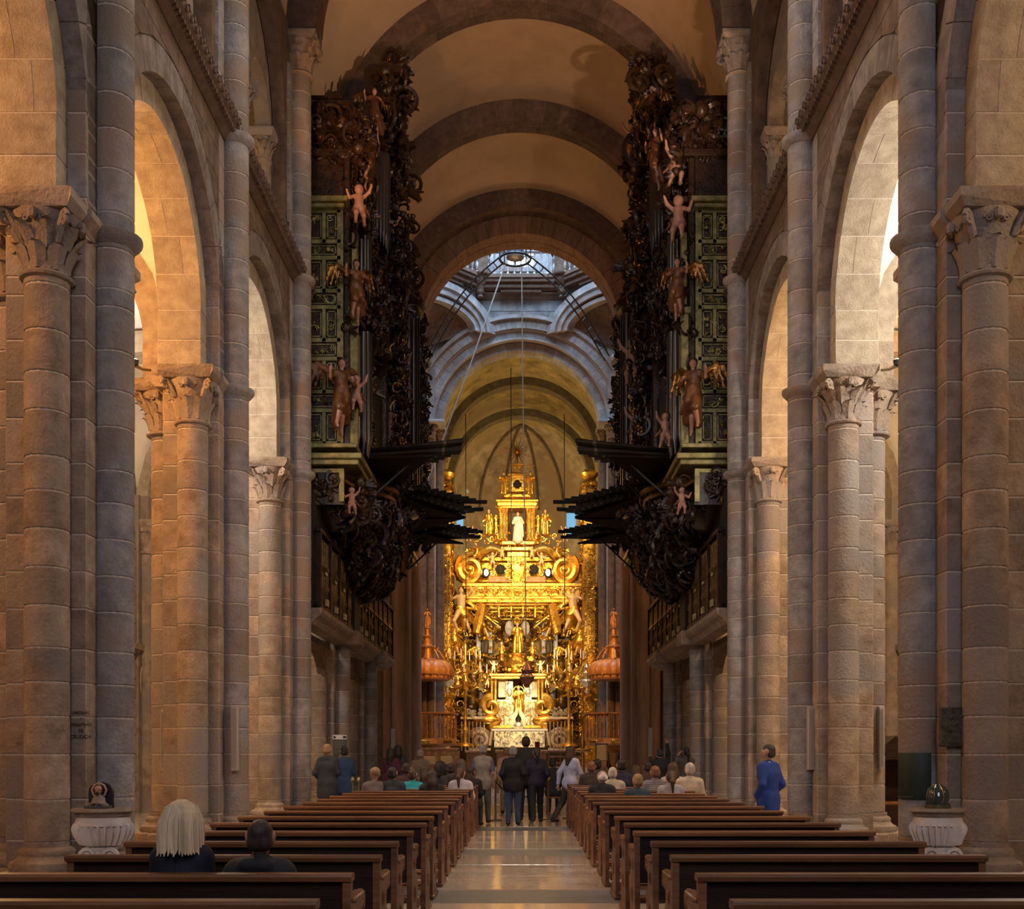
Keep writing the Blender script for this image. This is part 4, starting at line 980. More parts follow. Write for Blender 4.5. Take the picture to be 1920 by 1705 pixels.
# ================================================================== people
CLO = {}
def cloth(c, r=.8):
    key = tuple(round(v, 3) for v in c)
    if key not in CLO: CLO[key] = mat('cloth_%d' % len(CLO), c, tuple(min(1, v*1.35+.003) for v in c), r, scale=9, bump=.3, bscale=14)
    return CLO[key]
HAIRC = {'black': (.012, .009, .008), 'brown': (.045, .022, .012), 'dark': (.022, .013, .009), 'blonde': (.50, .38, .24), 'white': (.42, .38, .34), 'grey': (.20, .18, .165), 'ginger': (.17, .07, .03), 'light': (.20, .12, .055)}
def hairm(n_): return mat('hair_'+n_, HAIRC[n_], tuple(v*1.7 for v in HAIRC[n_]), .55, scale=18, stretch=(1, 1, .12), bump=.5, bscale=60)
SHOE = mat('shoe_leather', (.012, .010, .009), None, .45)
def person(label, x, y, rz=0, H=1.72, seated=False, top=(.05, .05, .06), bot=(.03, .03, .04), hair='dark', style='short', coat=.86, arms=('down', 'down'),
           yaw=0, stance=0, lean=0, group=None, z=0, bulk=1.0, res=1.0, stripes=None, collar=None, hood=False, vest=False, wf=.95, bag=False):
    """standing or seated figure facing +y before rotation"""
    k = H/1.75
    t = thing('person', label, 'person', (x, y, z), rz, group)
    def v(a, b, c): return (a*k, b*k, c*k)
    if seated:
        hip, dz = .50/.93, -.46+.07; ly = -.0
        hipc = .52; sh = 1.02; nk = 1.09; hd = 1.205
    else: hipc, sh, nk, hd = .94, 1.44, 1.50, 1.635
    lx = lean
    T = []     # torso
    ch = sh-.17
    wx = .075*wf; T += [(v(-wx, 0, hipc), v(wx, 0, hipc), .115*k*bulk, .115*k*bulk, (1, .85, 1)),
          (v(0, lx*.4, hipc+.06), v(0, lx*.8, ch), .125*k*bulk, .135*k*bulk, (1.12, .80, 1)),
          (v(-.085*wf**2, lx, ch+.04), v(.085*wf**2, lx, ch+.04), .115*k*bulk*wf**.5, .115*k*bulk, (1, .85, 1)),
          (v(-.15*wf, lx, sh-.02), v(.15*wf, lx, sh-.02), .062*k, .062*k)]
    head = [(v(0, lx, sh), v(0, lx+.01, nk+.04), .055*k, .05*k)]
    cy, sy = math.cos(yaw), math.sin(yaw)
    def hv(a, b, c): return ((a*cy-b*sy)*k, (lx+.01+a*sy+b*cy)*k, (hd+c)*k)
    head += [(hv(0, -.012, .03), hv(0, .01, .02), .088*k, .086*k, (.92, 1.05, 1.08)), (hv(0, .03, -.05), hv(0, .045, -.085), .055*k, .038*k),
             (hv(0, .095, .0), hv(0, .112, -.025), .011*k, .015*k), (hv(-.085, 0, 0), hv(-.088, -.012, .02), .018*k, .02*k, (.5, 1, 1.2)), (hv(.085, 0, 0), hv(.088, -.012, .02), .018*k, .02*k, (.5, 1, 1.2)),
             (hv(-.035, .085, .022), hv(.035, .085, .022), .012*k, .012*k)]
    arm, hands = [], []
    for i, sd in enumerate((-1, 1)):
        S = (sd*.185, lx, sh-.03); a = arms[i]
        if a == 'down': E, Wr, Hn = (sd*.235, lx-.03, sh-.31), (sd*.24, lx+.03, sh-.55), (sd*.235, lx+.05, sh-.64)
        elif a == 'pocket': E, Wr, Hn = (sd*.27, lx-.07, sh-.29), (sd*.21, lx+.08, sh-.46), (sd*.17, lx+.12, sh-.50)
        elif a == 'front': E, Wr, Hn = (sd*.25, lx+.02, sh-.28), (sd*.12, lx+.20, sh-.30), (sd*.05, lx+.22, sh-.28)
        elif a == 'lap': E, Wr, Hn = (sd*.235, lx+.02, sh-.27), (sd*.15, lx+.22, sh-.37), (sd*.10, lx+.30, sh-.38)
        elif a == 'camera': E, Wr, Hn = (sd*.24, lx+.17, sh-.17), (sd*.11, lx+.25, sh+.09), (sd*.07, lx+.24, sh+.16)
        elif a == 'raised': E, Wr, Hn = (sd*.20, lx+.12, sh+.20), (sd*.16, lx+.20, sh+.44), (sd*.15, lx+.21, sh+.53)
        elif a == 'rest': E, Wr, Hn = (sd*.33, lx-.02, sh-.22), (sd*.46, lx+.10, sh-.30), (sd*.53, lx+.14, sh-.30)
        elif a == 'swingf': E, Wr, Hn = (sd*.22, lx+.10, sh-.28), (sd*.20, lx+.30, sh-.44), (sd*.19, lx+.36, sh-.50)
        elif a == 'swingb': E, Wr, Hn = (sd*.24, lx-.16, sh-.27), (sd*.24, lx-.20, sh-.52), (sd*.235, lx-.20, sh-.61)
        S, E, Wr, Hn = [(q[0]*wf, q[1], q[2]) for q in (S, E, Wr, Hn)]
        arm.append((S, E, Wr)); hands.append((Wr, Hn, sd))
    legs = []
    for sd in (-1, 1):
        if seated: Hp, Kn, An = (sd*.09, .02, hipc-.02), (sd*.11, .44, .50), (sd*.11, .42, .09)
        else:
            f = stance*sd; Hp, Kn, An = (sd*.09, 0, hipc-.04), (sd*.10+0, f*.30+(.04 if f else .015), .50), (sd*.11, f*.62-(.05 if f else 0), .085+(.04 if f < 0 else 0))
        legs.append((Hp, Kn, An))
    body = list(T)+head
    def vk(p_): return tuple(c*k for c in p_)
    for S, E, Wr in arm: body += [(vk(S), vk(E), .050*k, .040*k), (vk(E), vk(Wr), .038*k, .027*k)]
    for Hp, Kn, An in legs: body += [(vk(Hp), vk(Kn), .078*k, .055*k), (vk(Kn), vk(An), .052*k, .036*k), (vk(An), vk((An[0]*1.1, An[1]+.13, .04+(An[2]-.085))), .038*k, .030*k)]
    bm = M()
    for Wr, Hn, sd in hands:
        w_, h_ = np.array(Wr)*k, np.array(Hn)*k; d_ = (h_-w_)/(np.linalg.norm(h_-w_)+1e-9)
        body.append((tuple(w_), tuple(h_), .024*k, .032*k))
        side = np.cross(d_, np.array([sd*1.0, 0, 0.01])); side /= np.linalg.norm(side)+1e-9; curl = np.array([-sd*.5, 0, 0]) if abs(d_[2]) > .5 else np.array([0, 0, -.6])
        for j, ln in enumerate((.070, .078, .072, .058)):
            b0 = h_+side*(j-1.5)*.017*k; p1 = b0+d_*ln*.55*k+curl*.01*k; p2 = p1+d_*ln*.4*k+curl*.035*k
            bm.tube([b0, p1, p2], (.0088*k, .0085*k, .0065*k), 5)
        th = h_-d_*.03*k+side*-.03*k; bm.tube([th, th+d_*.03*k-side*.025*k, th+d_*.062*k-side*.025*k+curl*.02*k], (.011*k, .0095*k, .007*k), 5)
    V, Fc = sdf_mesh(body, .017*k/res if not seated else .019*k/res, .035*k); bm.add(V, Fc); bm.build('body', SKIN, t)
    em = M()
    for e in (-1, 1): em.ball(hv(e*.031, .088, .008), (.011*k, .008*k, .007*k), 6, 5)
    em.build('eyes', BLACK, t); M().ball(hv(0, .092, -.052), (.022*k, .007*k, .006*k), 8, 5).build('mouth', FLESH, t)
    # upper clothing
    g = .018*k; up = []
    for q in T: up.append((q[0], q[1], q[2]+g, q[3]+g)+((q[4],) if len(q) > 4 else ()))
    up.append((v(-.10, lx-.005, sh+.005), v(.10, lx-.005, sh+.005), .058*k, .058*k))
    if not seated and coat < .9: up.append((v(-.07, 0, coat+.1), v(.07, 0, coat+.1), .13*k*bulk, .13*k*bulk, (1, .85, 1))); up.append((v(0, 0, coat+.03), v(0, 0, hipc), .16*k*bulk, .145*k*bulk, (1.1, .8, 1)))
    if hood: up.append((v(-.06, lx-.09, sh+.03), v(.06, lx-.09, sh+.03), .055*k, .055*k, (1, .8, .8)))
    up.append((v(0, lx-.01, sh+.03), v(0, lx, nk-.015), .062*k, .06*k))
    if not vest:
        for S, E, Wr in arm: up += [(vk(S), vk(E), .068*k, .058*k), (vk(E), vk(Wr), .056*k, .042*k)]
    V, Fc = sdf_mesh(up, .019*k/res, .045*k); mt = cloth(top)
    if not seated: V[:, 2] = np.maximum(V[:, 2], (min(coat, .9)-.05)*k+.01*np.sin(V[:, 0]*60))
    if stripes:
        mt = MATS.get('striped_'+str(stripes))
        if mt is None:
            mt = mat('striped_'+str(stripes), top, None, .8); n, l = nt(mt); wv = n.new('ShaderNodeTexWave'); wv.bands_direction = 'Z'; wv.inputs['Scale'].default_value = 9
            ge = n.new('ShaderNodeNewGeometry'); l.new(ge.outputs['Position'], wv.inputs[0]); cr = n.new('ShaderNodeValToRGB'); cr.color_ramp.elements[0].color = (*top, 1); cr.color_ramp.elements[1].color = (*stripes, 1); cr.color_ramp.elements[0].position = .35; cr.color_ramp.elements[1].position = .6
            l.new(wv.outputs[0], cr.inputs[0]); l.new(cr.outputs[0], n['Principled BSDF'].inputs['Base Color'])
    M().add(V, Fc).build('vest' if vest else 'jacket', mt, t)
    if vest:
        sl = []
        for S, E, Wr in arm: sl.append((vk(S), vk(tuple(np.array(S)*.25+np.array(E)*.75)), .064*k, .060*k))
        V, Fc = sdf_mesh(sl, .016*k, .02*k); M().add(V, Fc).build('shirt_sleeves', cloth(vest), t)
    if collar: V, Fc = sdf_mesh([(v(-.03, lx-.01, nk-.012), v(.03, lx-.01, nk-.012), .062*k, .062*k, (1.1, 1, .5))], .014*k, .02); M().add(V, Fc).build('collar', cloth(collar), t)
    lo_ = []
    for Hp, Kn, An in legs: lo_ += [(vk(Hp), vk(Kn), .098*k*bulk, .075*k), (vk(Kn), vk((An[0], An[1], An[2]+.02)), .072*k, .060*k)]
    lo_.append((v(-.07, 0, hipc), v(.07, 0, hipc), .125*k*bulk, .125*k*bulk, (1, .85, 1)))
    if seated: lo_[-1] = (v(-.07, .02, hipc-.0), v(.07, .02, hipc-.0), .12*k, .12*k, (1, .85, 1))
    V, Fc = sdf_mesh(lo_, .020*k/res, .03*k); M().add(V, Fc).build('trousers', cloth(bot), t)
    for Hp, Kn, An in legs:
        e = An[2]-.085; V, Fc = sdf_mesh([(v(An[0]*1.0, An[1]-.02, .055+e), v(An[0]*1.12, An[1]+.14, .042+e), .048*k, .040*k, (1, 1, .9)), (v(An[0], An[1], .055+e), v(An[0], An[1], .10+e), .047*k, .045*k)], .014*k, .02); V[:, 2] = np.maximum(V[:, 2], e*k+.002); M().add(V, Fc).build('shoe', SHOE, t)
    # hair
    hp = [(hv(0, -.030, .052), hv(0, .0, .050), .088*k, .085*k, (.96, 1.02, 1))]
    if style == 'bald': hp = [(hv(-.04, -.055, -.01), hv(.04, -.055, -.01), .056*k, .056*k), (hv(0, -.055, .03), hv(0, -.05, .05), .062*k, .055*k)]
    if style in ('short',): hp.append((hv(-.03, -.055, -.02), hv(.03, -.055, -.02), .056*k, .056*k))
    if style == 'thin': hp.append((hv(-.03, -.055, -.02), hv(.03, -.055, -.02), .056*k, .056*k))
    if style == 'bob': hp += [(hv(0, -.03, .045), hv(0, -.045, -.05), .105*k, .105*k), (hv(-.06, -.02, .03), hv(-.085, -.02, -.10), .055*k, .050*k), (hv(.06, -.02, .03), hv(.085, -.02, -.10), .055*k, .050*k), (hv(-.04, -.07, -.09), hv(.04, -.07, -.09), .055*k, .055*k)]
    if style == 'long': hp += [(hv(0, -.035, .04), hv(0, -.075, -.12), .10*k, .10*k), (hv(-.06, -.03, .0), hv(-.075, -.05, -.2), .045*k, .045*k), (hv(.06, -.03, .0), hv(.075, -.05, -.2), .045*k, .045*k), (hv(0, -.08, -.1), hv(0, -.10, -.27), .085*k, .065*k)]
    if style == 'pony': hp += [(hv(0, -.05, .0), hv(0, -.05, -.02), .075*k, .07*k), (hv(0, -.11, .02), hv(0, -.15, -.06), .035*k, .040*k), (hv(0, -.15, -.06), hv(.01, -.145, -.26), .040*k, .018*k)]
    if style == 'cap': hp = [(hv(0, -.02, .055), hv(0, .0, .055), .098*k, .096*k)]
    V, Fc = sdf_mesh(hp, .011*k if style == 'bob' else .014*k, .03*k); hm = M().add(V, Fc)
    if style == 'bob':
        rh = random.Random(3)
        for j in range(46):
            a = -PI*.95+j*PI*1.9/45+rh.uniform(-.03, .03); ca, sa = math.sin(a), -math.cos(a); q = rh.uniform(.9, 1.06)
            hm.tube([hv(ca*.02, sa*.02-.02, .145), hv(ca*.085, sa*.09-.02, .10), hv(ca*.118*q, sa*.115*q-.03, .02), hv(ca*.125*q, sa*.12*q-.035, -.06), hv(ca*.118*q+.01*ca, sa*.115*q-.035, -.13-rh.uniform(0, .03)), hv(ca*.14*q, sa*.13*q-.035, -.165-rh.uniform(0, .02))] if ca*ca+sa*sa and sa < .75 else [hv(ca*.02, sa*.02-.02, .145), hv(ca*.085, sa*.085-.02, .10)], [.012*k, .016*k, .018*k, .017*k, .013*k, .003*k] if sa < .75 else [.012*k, .012*k], 5)
    hm.build('hair' if style != 'cap' else 'cap', hairm(hair), t)
    if bag: V, Fc = sdf_mesh([(v(-.05, -.02, .86), v(.05, -.02, .84), .13*k, .13*k, (1.2, .7, 1))], .02, .02); M().add(V, Fc).build('bag', cloth(bag), t)
    return t
def px(p_, d): return (p_-VX)*d/F
# the couple in the nearest row
person('blonde woman with bobbed hair in a navy coat sitting in the near left pew', -1.89, 6.17, .0, 1.60, True, (.004, .005, .012), (.01, .01, .015), 'blonde', 'bob', arms=('lap', 'lap'), res=1.6, wf=.66, bulk=.85)
person('short dark-haired man in a charcoal hooded jacket sitting beside the blonde woman', -1.47, 6.22, -.12, 1.47, True, (.012, .011, .014), (.01, .01, .015), 'dark', 'short', arms=('rest', 'rest'), hood=True, res=1.6, yaw=.25, bulk=1.05)
# in the aisle
person('grey-haired man in a beige vest and checked short sleeves standing at the left pew ends', px(906, 23.6), 23.6, -.1, 1.66, False, (.21, .18, .15), (.075, .068, .055), 'grey', 'short', coat=.80, vest=(.09, .09, .16), collar=None)
person('man in a black coat and blue jeans standing in the middle of the aisle', px(962, 22.9), 22.9, .0, 1.62, False, (.006, .005, .009), (.035, .055, .12), 'grey', 'short', coat=.80, arms=('pocket', 'pocket'), bulk=1.15)
person('tall dark-haired man in black standing behind the man in jeans', px(986, 24.4), 24.4, 0, 1.84, False, (.008, .007, .010), (.010, .009, .012), 'black', 'short', coat=.8)
person('visitor in a navy top and black leggings leaning beside the tall man', px(1006, 24.0), 23.8, .15, 1.60, False, (.014, .010, .030), (.006, .005, .007), 'dark', 'pony', coat=.90, stance=.25, arms=('front', 'pocket'), collar=None)
person('visitor in pale pink half hidden behind the man in jeans', px(950, 27.5), 27.5, 0, 1.62, False, (.42, .24, .17), (.2, .15, .1), 'light', 'short')
person('visitor in a lavender shirt with a beige bag walking out of the right pews', px(1068, 23.4), 23.4, -.9, 1.62, False, (.36, .36, .50), (.03, .025, .022), 'brown', 'long', coat=.86, stance=.55, arms=('swingb', 'swingf'), lean=.05, bag=(.24, .17, .11))
person('man in a bright blue jacket standing right of the pews, looking left', (1441-VX)*15.7/F, 15.7, .75, 1.60, False, (.004, .028, .17), (.01, .012, .03), 'dark', 'short', coat=.74, arms=('pocket', 'pocket'), yaw=.25, bulk=1.12, collar=(.35, .35, .36))
person('fair-haired man in a dark grey hooded jacket with white collar at the far left', px(614, 22.2), 22.2, -.35, 1.66, False, (.018, .022, .026), (.01, .01, .012), 'light', 'short', coat=.66, arms=('pocket', 'front'), collar=(.5, .5, .52), hood=True, bulk=1.25)
person('dark-haired man in a blue jacket leaning toward the hooded man', px(645, 23.4), 23.4, .5, 1.62, False, (.014, .035, .10), (.01, .012, .03), 'black', 'short', coat=.7, arms=('front', 'front'), bulk=1.1)
person('woman in a magenta jacket standing by the left pier', px(733, 26.8), 26.8, -.3, 1.60, False, (.075, .016, .035), (.02, .02, .04), 'dark', 'long', coat=.72, arms=('front', 'front'))
person('person with a lime scarf standing behind the magenta jacket', px(746, 28.0), 28.0, .2, 1.68, False, (.03, .03, .05), (.02, .02, .03), 'black', 'long', coat=.7, collar=(.28, .34, .06))
person('tall grey-haired visitor in taupe standing among the left pews', px(788, 25.5), 25.5, 0, 1.56, False, (.13, .10, .08), (.08, .06, .05), 'grey', 'short', coat=.7)
person('photographer in black with one arm raised at the right pews', px(1238, 25.2), 25.2, -.2, 1.58, False, (.005, .005, .006), (.008, .008, .01), 'black', 'short', arms=('camera', 'raised'), coat=.8)
person('dark-haired woman in a grey coat photographing at the right pier', px(1286, 25.6), 25.6, .3, 1.62, False, (.10, .08, .07), (.03, .025, .03), 'black', 'pony', arms=('camera', 'camera'), coat=.6)
# seated congregation: (px, head top, depth, top colour, hair, style, label)
SEAT = [
 (703, 1441, 19.6, (.14, .10, .09), 'light', 'cap', 'person in a sand-coloured cap and taupe jacket seated at the left end'),
 (736, 1440, 19.2, (.02, .025, .04), 'black', 'short', 'person in a dark navy jacket seated next to the sand-coloured cap'),
 (761, 1432, 21.8, (.05, .014, .018), 'dark', 'short', 'short-haired person in a maroon top in the left pews'),
 (773, 1444, 20.3, (.02, .30, .33), 'brown', 'short', 'child in a turquoise top seated in the left pews'),
 (796, 1437, 22.4, (.10, .085, .07), 'brown', 'long', 'brown-haired woman in an olive jacket beside the turquoise child'),
 (810, 1447, 18.9, (.010, .008, .008), 'dark', 'long', 'woman with long dark hair and black coat in the left pews'),
 (826, 1430, 23.2, (.018, .016, .028), 'black', 'bob', 'black-haired woman in navy in a front left pew'),
 (846, 1433, 22.3, (.03, .02, .02), 'dark', 'short', 'dark-haired person partly hidden beside the woman in navy'),
 (864, 1426, 21.2, (.03, .018, .014), 'brown', 'long', 'woman with loose brown hair in front of the white-shirted girl'),
 (863, 1441, 20.0, (.40, .35, .38), 'brown', 'pony', 'girl with a brown ponytail and white shirt in the left pews'),
 (883, 1440, 22.4, (.012, .010, .012), 'dark', 'short', 'dark-haired person in black at the aisle end of the left pews'),
 (1037, 1420, 27.0, (.012, .010, .010), 'black', 'short', 'dark figure seated beyond the rope barrier'),
 (1109, 1429, 22.4, (.035, .022, .018), 'ginger', 'short', 'auburn-haired person in brown in a front right pew'),
 (1121, 1425, 23.6, (.05, .045, .045), 'black', 'short', 'black-haired person in a grey jacket in a front right pew'),
 (1129, 1446, 18.0, (.010, .007, .012), 'white', 'bald', 'balding white-haired man in a black jacket in the right pews'),
 (1149, 1441, 19.8, (.42, .38, .30), 'white', 'short', 'white-haired person in a pale shirt beside the man in black'),
 (1165, 1424, 21.6, (.015, .014, .05), 'black', 'short', 'black-haired person in a deep blue jacket in the right pews'),
 (1191, 1437, 22.4, (.05, .025, .018), 'brown', 'long', 'brown-haired person leaning behind the ginger woman'),
 (1195, 1452, 17.4, (.022, .035, .05), 'light', 'short', 'blond-haired woman in a slate blue jacket in the right pews'),
 (1229, 1438, 19.3, (.30, .27, .27), 'ginger', 'short', 'red-haired boy in a grey striped shirt in the right pews'),
 (1262, 1432, 20.3, (.40, .36, .33), 'brown', 'long', 'brown-haired woman in a white top in the right pews'),
 (1258, 1447, 18.0, (.28, .24, .25), 'brown', 'pony', 'child with tied brown hair between the striped boy and the old man'),
 (1293, 1432, 19.3, (.50, .42, .31), 'white', 'short', 'white-haired man in a cream shirt at the right end of the pews'),
 (1215, 1430, 23.2, (.05, .02, .02), 'dark', 'short', 'person in a dark red top far forward in the right pews')]
for (p_, yt, d, c, hr, st, lb) in SEAT:
    ztop = EYE-(yt-VY)*d/F; H = max(1.25, min(1.8, ztop/1.325*1.75))
    i = min(16, round((d-.22-5.99)/1.08)) if d < 26 else (d-.22-5.99)/1.08; d2 = 5.99+1.08*i+.22
    person(lb, px(p_, d2), d2, rs.uniform(-.25, .25), H, True, c, (.03, .03, .04), hr, st, arms=('lap', 'lap'), yaw=rs.uniform(-.3, .3), group='people sitting in the pews', stripes=(.12, .11, .12) if 'striped shirt' in lb else None, lean=rs.uniform(-.01, .05))

t = thing('stool', 'dark stool under the figure seated beyond the rope barrier', 'stool', (px(1037, 27.0), 27.0, 0)); M().box(-.18, .18, -.18, .18, .40, .44, .01).build('seat', WOOD, t)
for a in (-.15, .15):
    for b_ in (-.15, .15): M().box(a-.02, a+.02, b_-.02, b_+.02, 0, .40).build('leg', WOOD, t)
# ================================================================== carved ornament templates
def T_scroll(r=.5, turns=1.4, tr=.09, n=18, k=5):
    pts = [(r*(1-t*.82)*math.cos(t*turns*2*PI)-.2, -.08*math.sin(t*PI), r*(1-t*.82)*math.sin(t*turns*2*PI)) for t in np.linspace(0, 1, n)]
    return M().tube(pts, np.linspace(tr, tr*.7, n), k).ball((-.2, 0, 0), tr*1.4, 6, 5).template()
def T_c():
    pts = [(.5*math.cos(a), 0, .5*math.sin(a)) for a in np.linspace(.4, 2*PI-.9, 14)]
    return M().tube(pts, np.linspace(.03, .13, 14), 5).ball((.5*math.cos(.4), 0, .5*math.sin(.4)), .10, 6, 5).ball((.5*math.cos(.9), 0, -.5*math.sin(.9)), .16, 6, 5).template()
def T_leaf():
    m = M()
    for a, l_ in ((0, 1.0), (.55, .8), (-.55, .8), (1.1, .6), (-1.1, .6)):
        n = 5; L_, C_, R_ = [], [], []
        for i in range(n):
            t = i/(n-1); w_ = .13*math.sin(t*PI*.92+.12)*l_; y = -.20*math.sin(t*PI)*l_
            px_, pz = math.sin(a)*t*l_*.7, math.cos(a)*t*l_*.7; nx, nz = math.cos(a), -math.sin(a)
            L_.append((px_-nx*w_, y+.04, pz-nz*w_)); C_.append((px_, y-.05, pz)); R_.append((px_+nx*w_, y+.04, pz+nz*w_))
        m.strip(L_, C_); m.strip(C_, R_)
    return m.template()
def T_cherub():
    m = M().ball((0, -.08, 0), (.26, .26, .30), 10, 8).ball((0, -.34, -.03), (.05, .06, .05), 6, 4).ball((0, .02, .10), (.30, .24, .26), 8, 6)
    for s in (-1, 1):
        for j in range(3): m.tube([(s*.18, 0, -.1), (s*(.45+.12*j), .02, .10-.16*j), (s*(.7-.05*j), .03, .16-.26*j)], (.10, .09, .02), 5)
    return m.template()
def T_flower():
    m = M().ball((0, -.1, 0), .14, 7, 5)
    for j in range(6): a = j*PI/3; m.ball((.28*math.cos(a), 0, .28*math.sin(a)), (.17, .08, .17), 6, 4)
    return m.template()
def T_grape():
    m = M(); r_ = random.Random(2)
    for j in range(14):
        t = j/13; m.ball(((r_.random()-.5)*.5*(1-t), (r_.random()-.5)*.3, .35-t*.8), .12, 6, 4)
    return m.template()
ORN = [T_scroll(), T_c(), T_leaf(), T_leaf(), T_flower(), T_grape(), T_cherub()]
def scatter(m, n, fn, smin, smax, r_, mirror_about=None, kinds=None, tilt=.35, nmat=1):
    """stamp n carved pieces at points fn(random) -> (point, facing angle about z)"""
    for i in range(n):
        p_, az = fn(r_); sc = r_.uniform(smin, smax); T = ORN[r_.choice(kinds) if kinds else r_.randrange(len(ORN))]
        rot = (r_.uniform(-tilt, tilt), r_.uniform(-PI, PI) if T is not ORN[6] else r_.uniform(-.3, .3), az+r_.uniform(-tilt, tilt)); mi = r_.randrange(nmat)
        R = Matrix.Rotation(az+r_.uniform(-tilt, tilt), 3, 'Z') @ Matrix.Rotation(rot[1], 3, 'Y') @ Matrix.Rotation(rot[0], 3, 'X')
        m.stamp(T, p_, sc, R.to_euler(), mi)
        if mirror_about is not None:
            R2 = Matrix.Diagonal((-1, 1, 1)) @ R; V, Fs = T; W = (V*sc) @ np.array(R2).T+np.array([2*mirror_about-p_[0], p_[1], p_[2]])
            for f, m_ in Fs: m.F.append((f+m.n, mi))
            m.V.append(W); m.n += len(W)
